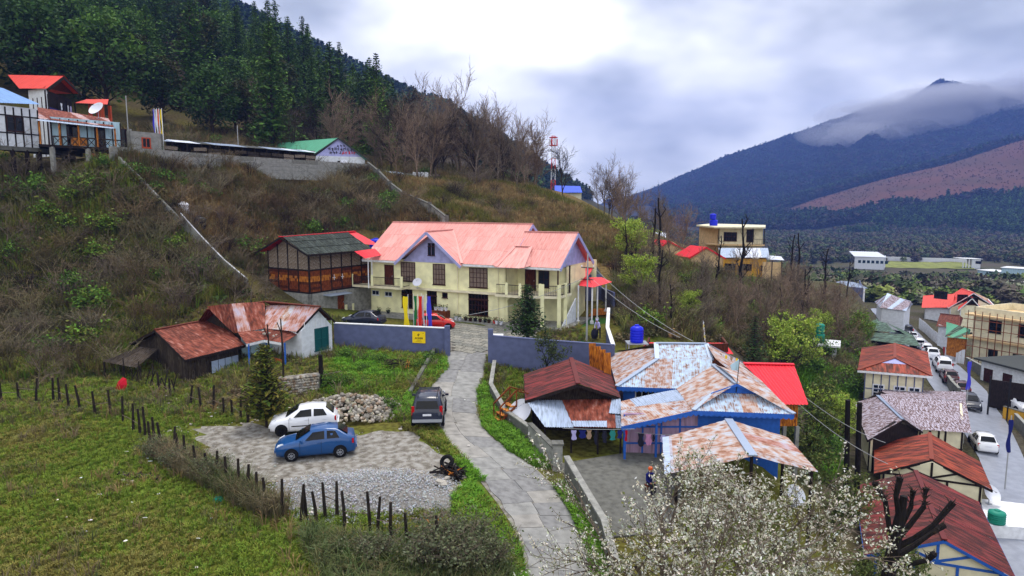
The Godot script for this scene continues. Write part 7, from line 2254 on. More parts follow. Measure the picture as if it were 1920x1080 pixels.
# ---------- plants ----------
func leaf(mb: MB, c: Vector3, size: float, r: RandomNumberGenerator, col: Color, flat := 0.4, long := 1.3) -> void:
	var n := P3(r.randf_range(-1, 1), r.randf_range(-1, 1) + flat * 2.0, r.randf_range(-1, 1)).normalized()
	var t := n.cross(P3(r.randf_range(-1, 1), r.randf_range(-1, 1), r.randf_range(-1, 1))).normalized()
	var b := n.cross(t)
	var s := size * r.randf_range(0.6, 1.2)
	mb.quad(c - t * s * long * 0.5, c + b * s * 0.36, c + t * s * long * 0.5, c - b * s * 0.36)
	mb.tint(col)

func vary(c: Color, r: RandomNumberGenerator, k := 0.35) -> Color:
	var f := 1.0 + r.randf_range(-k, k)
	return Color(c.r * f * (1.0 + r.randf_range(-0.12, 0.12)), c.g * f, c.b * f * (1.0 + r.randf_range(-0.12, 0.12)))

func leaf_ball(sd: int, rad: float, n: int, size: float, cols: Array, squash := 1.0) -> Mesh:
	var r := RandomNumberGenerator.new()
	r.seed = sd
	var mb := MB.new()
	for i in n:
		var d := P3(r.randfn(), r.randfn(), r.randfn()).normalized() * rad * pow(r.randf(), 0.4)
		d.y *= squash
		leaf(mb, d, size, r, vary(cols[r.randi() % cols.size()], r))
	return mb.mesh()

func grow(mb: MB, p: Vector3, d: Vector3, l: float, rad: float, lev: int, r: RandomNumberGenerator, spec: Dictionary, tips: Array) -> void:
	var pts := [p]
	var rs := [rad]
	var seg := 4 if lev > 0 else 3
	var q := p
	var dd := d
	for i in seg:
		dd = (dd + P3(r.randf_range(-1, 1), r.randf_range(-0.6, 1.0) * spec.get("up", 0.6), r.randf_range(-1, 1)) * spec.get("bend", 0.16)).normalized()
		q += dd * l / seg
		pts.append(q)
		rs.append(rad * lerpf(1.0, spec.get("taper", 0.45), (i + 1.0) / seg))
	mb.tube(pts, rs, 6 if rad > 0.08 else 3, false)
	if lev == 0:
		tips.append([pts[1], pts[-1]])
		return
	var n: int = spec.n[lev]
	for i in n:
		var t := lerpf(spec.get("from", 0.35), 1.0, (i + r.randf()) / n)
		var f := t * seg
		var k := mini(int(f), seg - 1)
		var at: Vector3 = pts[k].lerp(pts[k + 1], f - k)
		var side := dd.cross(P3(r.randf_range(-1, 1), r.randf_range(-1, 1), r.randf_range(-1, 1))).normalized()
		var a: float = spec.get("angle", 0.7) * r.randf_range(0.6, 1.3)
		var nd := (dd * cos(a) + side * sin(a)).normalized()
		grow(mb, at, nd, l * spec.get("short", 0.55) * r.randf_range(0.7, 1.2), maxf(rs[k] * 0.55, spec.get("least", 0.012)), lev - 1, r, spec, tips)

func plant(called: String, label: String, cat: String, parts: Array, group := "") -> Node3D:
	var o := Node3D.new()
	o.name = called
	for p in parts:
		var m := MeshInstance3D.new()
		m.name = p[0]
		m.mesh = p[1]
		m.material_override = p[2]
		o.add_child(m, true)
	tag(o, label, cat, group)
	return o

func bare_tree(sd: int, h: float, spec: Dictionary, leaves := 0, lsize := 0.2, cols := []) -> Array:
	var r := RandomNumberGenerator.new()
	r.seed = sd
	var mb := MB.new()
	var tips := []
	grow(mb, P3(0, -0.4, 0), UP, h * spec.get("stem", 0.62), h * spec.get("girth", 0.018), spec.n.size() - 1, r, spec, tips)
	var out := [mb.mesh()]
	if leaves > 0:
		var lb := MB.new()
		for i in leaves:
			var t: Array = tips[r.randi() % tips.size()]
			var c: Vector3 = t[0].lerp(t[1], r.randf())
			leaf(lb, c + P3(r.randfn(), r.randfn(), r.randfn()) * lsize * 0.8, lsize, r, vary(cols[r.randi() % cols.size()], r, 0.25), 0.2)
		out.append(lb.mesh())
	return out

func broad_tree(sd: int, h: float, w: float, clumps: int, per: int, size: float, cols: Array) -> Array:
	var r := RandomNumberGenerator.new()
	r.seed = sd
	var wood := MB.new()
	var lb := MB.new()
	wood.tube([P3(0, -0.6, 0), P3(0.1, h * 0.25, 0), P3(0.0, h * 0.6, 0.1)], [h * 0.028, h * 0.02, h * 0.01], 7, false)
	for i in clumps:
		var a := i * 2.4
		var t := (i + 0.5) / clumps
		var y := h * lerpf(0.22, 0.93, t)
		var rr := w * sqrt(maxf(0.03, 1.0 - pow(absf(t - 0.38) / 0.64, 2.0))) * r.randf_range(0.45, 0.95)
		var c := P3(cos(a) * rr, y, sin(a) * rr)
		wood.tube([P3(0, y * 0.55, 0), c * P3(0.6, 0.9, 0.6), c], [h * 0.009, h * 0.005, h * 0.002], 4, false)
		var cr := w * r.randf_range(0.32, 0.52)
		var tone: Color = cols[r.randi() % cols.size()]
		for k in per:
			var d := P3(r.randfn(), r.randfn(), r.randfn()).normalized() * cr * pow(r.randf(), 0.3)
			d.y *= 0.7
			leaf(lb, c + d, size, r, vary(tone, r, 0.3), 0.5)
	return [wood.mesh(), lb.mesh()]

func conifer_tree(sd: int, h: float, w: float, cols: Array, droop := 0.35, gap := 0.62, size := 0.62) -> Array:
	var r := RandomNumberGenerator.new()
	r.seed = sd
	var wood := MB.new()
	var lb := MB.new()
	wood.tube([P3(0, -0.6, 0), P3(0, h * 0.5, 0), P3(0, h, 0)], [h * 0.018, h * 0.011, 0.02], 7, false)
	var y := h * 0.1
	while y < h * 0.99:
		var t := y / h
		var len := w * pow(1.0 - t, 0.75) * r.randf_range(0.8, 1.15) + 0.15
		var n := int(lerpf(9, 5, t))
		var a0 := r.randf() * TAU
		for i in n:
			var a := a0 + TAU * i / n + r.randf_range(-0.25, 0.25)
			var l := len * r.randf_range(0.65, 1.15)
			var dir := P3(cos(a), 0.25 - droop * (1.0 - t), sin(a))
			var tip := P3(0, y, 0) + dir * l
			wood.tube([P3(0, y, 0), tip], [0.035, 0.01], 3, false)
			var sprays := int(3 + l * 3.4)
			var tone: Color = cols[r.randi() % cols.size()]
			for s in sprays:
				var f := pow((s + r.randf()) / sprays, 0.75)
				var c := P3(0, y, 0).lerp(tip, f) + P3(r.randf_range(-1, 1) * 0.3, -r.randf() * 0.35 * l * f - r.randf() * 0.12, r.randf_range(-1, 1) * 0.3) * (0.5 + 0.25 * l)
				leaf(lb, c, size * (1.0 - 0.45 * t), r, vary(tone, r, 0.3), 0.7, 1.7)
		y += gap * lerpf(1.0, 0.6, t)
	return [wood.mesh(), lb.mesh()]

func pollard(sd: int, h: float, knobs: int, twigs: int) -> Mesh:
	var r := RandomNumberGenerator.new()
	r.seed = sd
	var mb := MB.new()
	var p := [P3(0, -0.5, 0)]
	var rs := [0.15]
	var q := Vector3.ZERO
	for i in 8:
		q = P3(q.x + r.randf_range(-0.16, 0.16), h * (i + 1) / 8.0, q.z + r.randf_range(-0.16, 0.16))
		p.append(q)
		rs.append(lerpf(0.15, 0.06, i / 7.0) * r.randf_range(0.85, 1.25))
	mb.tube(p, rs, 7)
	for k in knobs:
		var t := r.randf_range(0.35, 1.0)
		var at: Vector3 = p[0].lerp(p[-1], t)
		at = p[clampi(int(t * 8.0), 0, 8)]
		var a := r.randf() * TAU
		var d := P3(cos(a), r.randf_range(0.6, 1.6), sin(a)).normalized()
		var e := at + d * r.randf_range(0.3, 1.1)
		mb.tube([at, e], [0.05, 0.035], 5)
		for s in twigs:
			var b := r.randf() * TAU
			mb.tube([e, e + P3(cos(b) * 0.3, r.randf_range(0.2, 0.7), sin(b) * 0.3)], [0.022, 0.008], 3, false)
	return mb.mesh()

func twig_bush(sd: int, h: float, n: int, leaves := 0, lsize := 0.1, cols := []) -> Array:
	var r := RandomNumberGenerator.new()
	r.seed = sd
	var mb := MB.new()
	var lb := MB.new()
	for i in n:
		var a := r.randf() * TAU
		var lean := r.randf_range(0.1, 1.1)
		var p := P3(cos(a), 0, sin(a)) * r.randf() * h * 0.18
		var hh := h * r.randf_range(0.45, 1.1)
		var m := p + P3(cos(a) * lean * hh * 0.35, hh * 0.6, sin(a) * lean * hh * 0.35)
		var e := m + P3(cos(a + r.randf_range(-0.7, 0.7)) * lean * hh * 0.45, hh * r.randf_range(0.1, 0.45), sin(a + r.randf_range(-0.7, 0.7)) * lean * hh * 0.45)
		mb.tube([p - UP * 0.1, m, e], [0.022, 0.014, 0.006], 3, false)
		for k in 3:
			var f := r.randf_range(0.2, 1.0)
			var s := m.lerp(e, f)
			mb.tube([s, s + P3(r.randf_range(-1, 1), r.randf_range(-0.2, 1), r.randf_range(-1, 1)) * h * 0.22], [0.009, 0.005], 3, false)
			for l in leaves:
				leaf(lb, s + P3(r.randfn(), r.randfn(), r.randfn()) * h * 0.12, lsize, r, vary(cols[r.randi() % cols.size()], r, 0.3), 0.3)
	return [mb.mesh(), lb.mesh()] if leaves else [mb.mesh()]

func tuft(sd: int, h: float, n: int, spread: float, width := 0.02) -> Mesh:
	var r := RandomNumberGenerator.new()
	r.seed = sd
	var mb := MB.new()
	for i in n:
		var a := r.randf() * TAU
		var p := P3(cos(a), 0, sin(a)) * r.randf() * spread
		var t := P3(-sin(a), 0, cos(a)) * width
		var m := p + P3(cos(a) * h * 0.2, h * r.randf_range(0.5, 0.8), sin(a) * h * 0.2)
		var e := m + P3(cos(a) * h * r.randf_range(0.2, 0.6), h * r.randf_range(-0.05, 0.4), sin(a) * h * r.randf_range(0.2, 0.6))
		mb.quad(p - t - UP * 0.05, p + t - UP * 0.05, m + t * 0.7, m - t * 0.7)
		mb.tri(m - t * 0.7, m + t * 0.7, e)
	mb.tint(Color.WHITE)
	return mb.mesh()

func stone_mesh(k: int) -> Mesh:
	if T.has("stone%d" % k): return T["stone%d" % k]
	var r := RandomNumberGenerator.new()
	r.seed = 100 + k
	var mb := MB.new()
	var v := []
	for i in 12: v.append(Vector3.ZERO)
	var ico := SphereMesh.new()
	ico.radial_segments = 7
	ico.rings = 3
	ico.radius = 0.5
	ico.height = 1.0
	var a := ico.get_mesh_arrays()
	var off := {}
	for i in a[Mesh.ARRAY_INDEX]:
		var p: Vector3 = a[Mesh.ARRAY_VERTEX][i]
		var key := p.snapped(Vector3.ONE * 0.01)
		if not off.has(key): off[key] = p * r.randf_range(0.72, 1.22) * P3(1.15, 0.75, 0.95)
		mb.v.append(off[key])
	T["stone%d" % k] = mb.mesh()
	return T["stone%d" % k]

const DARK := Color(0.034, 0.062, 0.026)
const DEEP := Color(0.05, 0.1, 0.026)
const MID := Color(0.082, 0.16, 0.03)
const BRIGHT := Color(0.12, 0.22, 0.032)
const OLIVE := Color(0.075, 0.085, 0.03)
const LIME := Color(0.3, 0.4, 0.05)

func forest() -> void:
	var kinds := {}
	var con := []
	for i in 4:
		var c := conifer_tree(200 + i, 18.0, [4.4, 5.0, 3.8, 5.4][i], [[DEEP, MID], [MID, BRIGHT, DEEP], [DEEP, MID, DARK], [MID, BRIGHT]][i])
		con.append(plant("conifer", ["deep green conifer in the forest on the left slope", "fresh green conifer in the forest on the left slope", "slim dark conifer in the forest on the left slope", "wide bright green conifer in the forest on the left slope"][i], "tree", [["trunk", c[0], M.bark], ["crown", c[1], M.needle]], "conifers on the left slope"))
	var brd := []
	for i in 4:
		var c := broad_tree(300 + i, 12.5, [4.6, 5.2, 4.2, 5.0][i], 26, 120, 0.52, [[DARK, DEEP], [DEEP, DARK, MID], [OLIVE * 0.6, DARK], [DARK, DARK, DEEP]][i])
		brd.append(plant("evergreen_tree", ["dark rounded evergreen tree in the forest on the left slope", "green rounded evergreen tree in the forest on the left slope", "olive green broadleaf tree in the forest on the left slope", "very dark broad evergreen tree in the forest on the left slope"][i], "tree", [["trunk", c[0], M.bark], ["crown", c[1], M.leaf]], "broadleaf trees on the left slope"))
	var first := {}
	var r := RandomNumberGenerator.new()
	r.seed = 77
	var taken := []
	var tries := 0
	while taken.size() < 250 and tries < 9000:
		tries += 1
		var x := r.randf_range(-150.0, 0.0)
		var z := -r.randf_range(98.0, 300.0)
		if z > -95.0 - 0.49 * (x + 80.0): continue
		var az := x / -z
		if az < -0.82: continue
		var y := gy(x, z)
		if y < 20.5: continue
		var ok := true
		for t in taken:
			if t.distance_squared_to(Vector2(x, z)) < 34.0: ok = false; break
		if not ok: continue
		taken.append(Vector2(x, z))
		if az > -0.17 or z < (-235.0 if az < -0.45 else -100.0 + (az + 0.17) * 340.0 - 60.0): continue
		var pc := 0.18 if az < -0.5 else (0.75 if az < -0.15 else 0.4)
		if z > -125.0: pc *= 0.35
		var o: Node3D
		var s: float
		if r.randf() < pc:
			o = con[r.randi() % 4]
			s = r.randf_range(0.8, 1.25)
		else:
			o = brd[r.randi() % 4]
			s = r.randf_range(0.75, 1.25)
		if z < -220.0: s *= 0.9
		var c := copy(o, P3(x, y - 0.2, z), r.randf() * TAU, s)
		c.name = c.name
	var lb := MB.new()
	var rr := RandomNumberGenerator.new()
	rr.seed = 4
	for i in 90:
		var t := rr.randf()
		var a := rr.randf() * TAU
		var w := 0.24 * (1.0 - t) + 0.02
		leaf(lb, P3(cos(a) * w * sqrt(rr.randf()), 0.05 + t * 0.95, sin(a) * w * sqrt(rr.randf())), 0.19, rr, G(rr.randf_range(0.75, 1.2)), 0.7, 1.6)
	var fir := lb.mesh()
	var ob := MB.new()
	for i in 100:
		var d := P3(rr.randfn(), rr.randfn(), rr.randfn()).normalized() * 0.42 * pow(rr.randf(), 0.35)
		leaf(ob, d + P3(0, 0.5, 0), 0.24, rr, G(rr.randf_range(0.7, 1.25)), 0.5, 1.2)
	var dome := ob.mesh()
	T.fir = fir
	T.dome = dome
	scatter("upper_forest", fir, 5200, -430, 80, 250, 760, func(x, z, y): return y > 17.0 and x / -z > -0.85 and x / -z < 0.12, 8.0, 15.0, 0.8, [DARK, DEEP, DARK], "dark conifer forest covering the upper left ridge", 11)
	scatter("upper_forest", dome, 3600, -430, 80, 235, 760, func(x, z, y): return y > 17.0 and x / -z > -0.85 and x / -z < 0.12, 8.0, 14.0, 1.0, [DARK, DEEP, OLIVE * 0.6], "dark rounded trees of the upper left ridge forest", 12)
	scatter("mountain_forest", dome, 30000, 330, 2300, 1060, 2520, func(x, z, y): return x / -z < 0.86 and not in_clearing(x, z, y), 13.0, 22.0, 1.1, [Color(0.045, 0.04, 0.035), Color(0.035, 0.05, 0.03), Color(0.05, 0.045, 0.04), Color(0.03, 0.045, 0.03)], "dusky forest covering the big cloud-capped mountain", 13)
	scatter("mountain_forest", fir, 14000, 330, 2300, 1060, 2520, func(x, z, y): return x / -z < 0.86 and not in_clearing(x, z, y), 14.0, 24.0, 0.9, [DARK, DEEP], "scattered conifers over the big mountain", 14)
	scatter("spur_forest", fir, 9000, 330, 1300, 690, 1150, func(x, z, y): return x / -z < 0.86 and y > -22.0 + nz.get_noise_2d(x * 0.2, z * 0.2) * 14.0 and not in_clearing(x, z, y), 9.0, 15.0, 0.9, [DARK, DEEP, MID], "dark green conifer plantation below the cleared brown spur", 15)
	scatter("spur_scrub", dome, 1800, 500, 1500, 900, 1400, func(x, z, y): return in_clearing(x, z, y) and x / -z < 0.86, 1.2, 2.6, 1.2, [Color(0.14, 0.075, 0.055), Color(0.11, 0.075, 0.05)], "low reddish scrub on the cleared spur", 16)
	scatter("valley_woodland", dome, 9500, 20, 900, 175, 1020, func(x, z, y): return valley_ok(x, z, y), 3.5, 8.0, 1.15, [Color(0.09, 0.08, 0.055), Color(0.11, 0.1, 0.075), Color(0.09, 0.12, 0.045), Color(0.06, 0.085, 0.04)], "mixed bare and green woodland filling the valley floor", 17)
	scatter("valley_woodland", dome, 2600, 40, 420, 165, 400, func(x, z, y): return valley_ok(x, z, y), 3.0, 6.0, 1.2, [Color(0.13, 0.19, 0.04), Color(0.17, 0.21, 0.06), Color(0.1, 0.15, 0.04), Color(0.19, 0.19, 0.13)], "fresh green young trees on the valley floor", 18)

func valley_ok(x: float, z: float, y: float) -> bool:
	if y > -4.0 or x / -z > 0.84: return false
	if -z > 330.0 and -z < 480.0 and x > 175.0 and x < 330.0: return false
	return not (-z < 172.0 and x > 70.0 and x < 150.0)

func scatter(called: String, m: Mesh, n: int, x0: float, x1: float, d0: float, d1: float, ok: Callable, s0: float, s1: float, wide: float, cols: Array, label: String, sd: int) -> void:
	var r := RandomNumberGenerator.new()
	r.seed = sd
	var ts := []
	var cs := []
	var tries := 0
	m.surface_set_material(0, M.far_leaf)
	while ts.size() < n and tries < n * 4:
		tries += 1
		var x := r.randf_range(x0, x1)
		var z := -r.randf_range(d0, d1)
		if absf(x) > -z * 0.9 + 20.0: continue
		var y := gy(x, z)
		if not ok.call(x, z, y): continue
		var s := r.randf_range(s0, s1)
		ts.append(Transform3D(Basis(UP, r.randf() * TAU).scaled(P3(s * wide, s, s * wide)), P3(x, y - s * 0.06, z)))
		cs.append(vary(cols[r.randi() % cols.size()], r, 0.3))
	multi(called, m, ts, cs, label, "forest")

func cover(called: String, ms: Array, n: int, poly: Array, cols: Array, s0: float, s1: float, label: String, cat: String, sd: int, ok = null, mtl: Material = null) -> void:
	var r := RandomNumberGenerator.new()
	r.seed = sd
	var lo := Vector2(INF, INF)
	var hi := -lo
	var pp := PackedVector2Array(poly)
	for p in poly:
		lo = lo.min(p); hi = hi.max(p)
	for k in ms.size():
		var ts := []
		var cs := []
		var tries := 0
		ms[k].surface_set_material(0, mtl if mtl else M.grass)
		while ts.size() < n / ms.size() and tries < n * 3:
			tries += 1
			var p := Vector2(r.randf_range(lo.x, hi.x), r.randf_range(lo.y, hi.y))
			if not Geometry2D.is_point_in_polygon(p, pp): continue
			if ok != null and not ok.call(p): continue
			var s := r.randf_range(s0, s1)
			ts.append(Transform3D(Basis(UP, r.randf() * TAU).scaled(Vector3.ONE * s), P3(p.x, gy(p.x, p.y) - 0.01, p.y)))
			cs.append(vary(cols[clampi(int((0.5 + nz.get_noise_2d(p.x * 3.0, p.y * 3.0) * 1.3 + r.randf_range(-0.4, 0.4)) * cols.size()), 0, cols.size() - 1)], r, 0.3))
		multi(called, ms[k], ts, cs, label, cat)

const FIELD := [Vector2(-43.86, -47.30), Vector2(-37.81, -49.24), Vector2(-26.89, -46.66), Vector2(-21.31, -43.52), Vector2(-15.59, -39.46), Vector2(-19.13, -38.52), Vector2(-15.67, -33.86), Vector2(-12.34, -30.87), Vector2(-9.25, -28.22), Vector2(-5.86, -27.45), Vector2(-2.56, -28.37), Vector2(-1.47, -27.59), Vector2(0.00, -24.37), Vector2(0.00, -19.18), Vector2(-17.42, -17.78)]
const VERGE_L := [Vector2(-2.66, -29.53), Vector2(-2.05, -31.40), Vector2(-0.71, -28.86), Vector2(0.11, -26.96), Vector2(0.51, -24.54), Vector2(0.43, -20.52), Vector2(-0.51, -20.35), Vector2(-2.42, -26.69)]
const VERGE_R := [Vector2(-2.34, -45.64), Vector2(-1.91, -47.57), Vector2(-0.49, -40.44), Vector2(0.76, -37.66), Vector2(2.11, -34.60), Vector2(1.40, -34.34), Vector2(-0.29, -36.05), Vector2(-1.73, -38.99)]
const VERGE_R2 := [Vector2(2.11, -32.35), Vector2(2.73, -32.82), Vector2(3.43, -29.87), Vector2(3.94, -26.44), Vector2(3.77, -22.55), Vector2(3.11, -22.52), Vector2(3.20, -26.69), Vector2(2.72, -30.11)]
const BANK := [Vector2(-13.87, -54.44), Vector2(-5.16, -53.08), Vector2(-4.84, -50.54), Vector2(-5.77, -44.93), Vector2(-5.50, -40.12), Vector2(-6.17, -38.22), Vector2(-9.32, -44.67), Vector2(-14.16, -44.11), Vector2(-14.95, -40.34), Vector2(-15.74, -44.61), Vector2(-13.31, -46.16)]
const LEFT_SLOPE := [Vector2(-58.54, -70.25), Vector2(-47.51, -70.75), Vector2(-40.70, -71.90), Vector2(-36.48, -71.26), Vector2(-31.48, -69.38), Vector2(-25.07, -64.93), Vector2(-27.46, -59.99), Vector2(-30.20, -52.71), Vector2(-28.33, -47.86), Vector2(-41.58, -48.14)]
const UPPER_SLOPE := [Vector2(-41.61, -72.30), Vector2(-38.49, -79.40), Vector2(-34.30, -87.40), Vector2(-28.63, -95.40), Vector2(-21.74, -104.40), Vector2(-11.13, -89.64), Vector2(-8.35, -85.93), Vector2(-17.41, -85.99), Vector2(-20.53, -85.00), Vector2(-27.50, -80.14), Vector2(-25.98, -70.35), Vector2(-31.38, -70.40), Vector2(-36.26, -71.97)]
const BEHIND := [Vector2(-41.09, -84.00), Vector2(-28.97, -103.00), Vector2(-23.94, -116.00), Vector2(-5.60, -122.00), Vector2(4.66, -122.00), Vector2(0.00, -150.00), Vector2(-37.15, -135.00), Vector2(-56.50, -112.00), Vector2(-65.74, -100.00), Vector2(-55.72, -90.00)]
const MOSS_HILL := [Vector2(-20.56, -104.50), Vector2(-10.02, -118.00), Vector2(3.65, -118.00), Vector2(11.75, -108.00), Vector2(16.09, -98.00), Vector2(15.53, -88.00), Vector2(11.95, -80.21), Vector2(8.47, -83.22), Vector2(2.78, -89.17), Vector2(-7.33, -85.66), Vector2(-12.42, -94.22)]
const YARD := [Vector2(-5.22, -54.63), Vector2(-2.01, -54.73), Vector2(2.34, -59.02), Vector2(3.59, -64.76), Vector2(-13.96, -67.84), Vector2(-13.88, -64.91), Vector2(-6.98, -63.76)]
const MIDDLE := [Vector2(-37, -39), Vector2(-37, -57), Vector2(-27, -66), Vector2(-18, -66), Vector2(-9, -62), Vector2(6, -62), Vector2(9, -47), Vector2(1.5, -42), Vector2(-1, -38), Vector2(-12, -40), Vector2(-20, -40)]
const RIGHT_LOW := [Vector2(29.85, -73.29), Vector2(44.26, -93.10), Vector2(56.36, -104.49), Vector2(44.88, -84.50), Vector2(33.85, -65.66), Vector2(24.99, -50.25), Vector2(22.10, -48.42), Vector2(30.86, -67.33)]
const RIGHT_SLOPE := [Vector2(11.84, -79.40), Vector2(13.73, -85.62), Vector2(24.35, -94.11), Vector2(47.66, -116.56), Vector2(54.67, -108.00), Vector2(45.37, -89.11), Vector2(32.24, -74.83), Vector2(17.20, -63.65), Vector2(9.61, -57.55), Vector2(10.44, -69.57)]

func off_road(p: Vector2) -> bool:
	return not inside(p, LOT)

func grasses() -> void:
	var back := ROAD_R.duplicate()
	back.reverse()
	var t1 := [tuft(1, 0.2, 8, 0.1), tuft(2, 0.14, 9, 0.12), tuft(3, 0.27, 7, 0.08)]
	var tall := [tuft(5, 0.55, 10, 0.16, 0.018), tuft(6, 0.75, 9, 0.14, 0.016)]
	var GR := [Color(0.153, 0.221, 0.028), Color(0.18, 0.208, 0.033), Color(0.125, 0.194, 0.023), Color(0.208, 0.194, 0.05)]
	var LUSH := [Color(0.128, 0.285, 0.024), Color(0.15, 0.315, 0.036), Color(0.112, 0.225, 0.024)]
	var DRY := [Color(0.28, 0.203, 0.091), Color(0.224, 0.147, 0.07), Color(0.182, 0.14, 0.07), Color(0.14, 0.14, 0.049)]
	var BRUSH := [Color(0.123, 0.109, 0.058), Color(0.16, 0.145, 0.058), Color(0.102, 0.123, 0.043), Color(0.174, 0.131, 0.08)]
	cover("grass", t1, 30000, FIELD, GR, 0.5, 1.25, "short mossy grass of the fenced field", "grass", 41)
	cover("weeds", tall, 900, FIELD, DRY + BRUSH, 0.4, 1.0, "scattered dry weeds standing in the field", "weeds", 42, func(p): return nz.get_noise_2d(p.x * 5.0, p.y * 5.0) > 0.12)
	cover("grass", t1, 4200, VERGE_L, LUSH + GR, 0.8, 1.7, "lush grass verge left of the drive", "grass", 43)
	cover("grass", t1, 2200, VERGE_R, LUSH, 0.8, 1.7, "lush grass strip along the upper right of the drive", "grass", 44)
	cover("grass", t1, 2400, VERGE_R2, LUSH, 0.8, 1.7, "lush grass strip below the long concrete wall", "grass", 45)
	cover("grass", t1, 5200, BANK, LUSH + GR, 0.8, 1.9, "green grass bank below the purple wall", "grass", 46)
	cover("brush", tall, 9000, LEFT_SLOPE, BRUSH + GR, 0.7, 1.9, "brown and green brush on the left slope", "brush", 47)
	cover("dry_grass", tall, 12000, UPPER_SLOPE, DRY + BRUSH, 0.7, 1.8, "dry brown grass on the slope below the terrace wall", "grass", 48)
	cover("dry_grass", tall, 11000, MOSS_HILL, DRY + [Color(0.16, 0.15, 0.035), Color(0.13, 0.13, 0.03)], 0.6, 1.6, "mossy yellow brown grass on the bare hill", "grass", 49)
	cover("brush", tall, 10000, RIGHT_SLOPE, BRUSH + [Color(0.17, 0.19, 0.045), Color(0.14, 0.17, 0.04), Color(0.19, 0.16, 0.07)], 0.8, 2.2, "rough grass and brush on the slope right of the guesthouse", "brush", 50)
	cover("grass", t1, 14000, MIDDLE, GR + BRUSH, 0.8, 1.7, "rough grass around the farmhouse and along the drive", "grass", 57, func(p): return not (inside(p, LOT) or inside(p, BANK) or inside(p, YARD) or inside(p, ROAD_L + back)))
	cover("weeds", tall, 1500, MIDDLE, BRUSH + GR, 0.5, 1.3, "weeds around the farmhouse and the red shed", "weeds", 58, func(p): return nz.get_noise_2d(p.x * 4.0, p.y * 4.0) > 0.05 and not (inside(p, LOT) or inside(p, YARD) or inside(p, ROAD_L + back)))
	cover("grass", t1, 1500, [Vector2(-6.33, -38.23), Vector2(-5.37, -41.71), Vector2(-3.57, -36.12), Vector2(-1.35, -31.77), Vector2(-1.95, -31.43), Vector2(-3.49, -34.70)], LUSH + GR, 0.7, 1.5, "thin grass strip between parking place and drive", "grass", 59)
	cover("brush", tall, 3500, RIGHT_LOW, BRUSH + LUSH, 0.8, 2.0, "rough grass on the bank left of the street houses", "brush", 56)
	cover("brush", tall, 9000, BEHIND, BRUSH + DRY, 0.8, 2.2, "dark brush between the terrace and the forest", "brush", 55)
	var brush := [twig_bush(660, 1.7, 34)[0], twig_bush(661, 1.4, 30)[0]]
	for e in [[LEFT_SLOPE, 220, "left slope"], [UPPER_SLOPE, 160, "slope below the terrace wall"], [RIGHT_SLOPE, 150, "slope right of the guesthouse"], [BEHIND, 160, "strip between terrace and forest"]]:
		cover("brushwood", brush, e[1], e[0], [Color(0.15, 0.12, 0.07), Color(0.19, 0.16, 0.1), Color(0.11, 0.085, 0.045)], 0.7, 1.8, "tangled bare brushwood on the " + e[2], "brushwood", 70 + e[1], null, M.twig)
	var clod := leaf_ball(91, 0.5, 150, 0.14, [G(0.9), G(1.1)], 0.5)
	cover("tussocks", [clod], 900, LEFT_SLOPE, BRUSH + [Color(0.09, 0.12, 0.03)], 0.7, 2.4, "low leafy tussocks on the left slope", "brush", 51, null, M.leaf)
	cover("tussocks", [clod], 900, UPPER_SLOPE, DRY + BRUSH, 0.6, 2.0, "low brown tussocks below the terrace wall", "brush", 52, null, M.leaf)
	cover("tussocks", [clod], 800, MOSS_HILL, DRY + [Color(0.14, 0.13, 0.03)], 0.6, 1.6, "low mossy tussocks on the bare hill", "brush", 53, null, M.leaf)
	cover("tussocks", [clod], 1100, RIGHT_SLOPE, BRUSH + DRY, 0.8, 2.6, "low brown tussocks on the slope right of the guesthouse", "brush", 54, null, M.leaf)

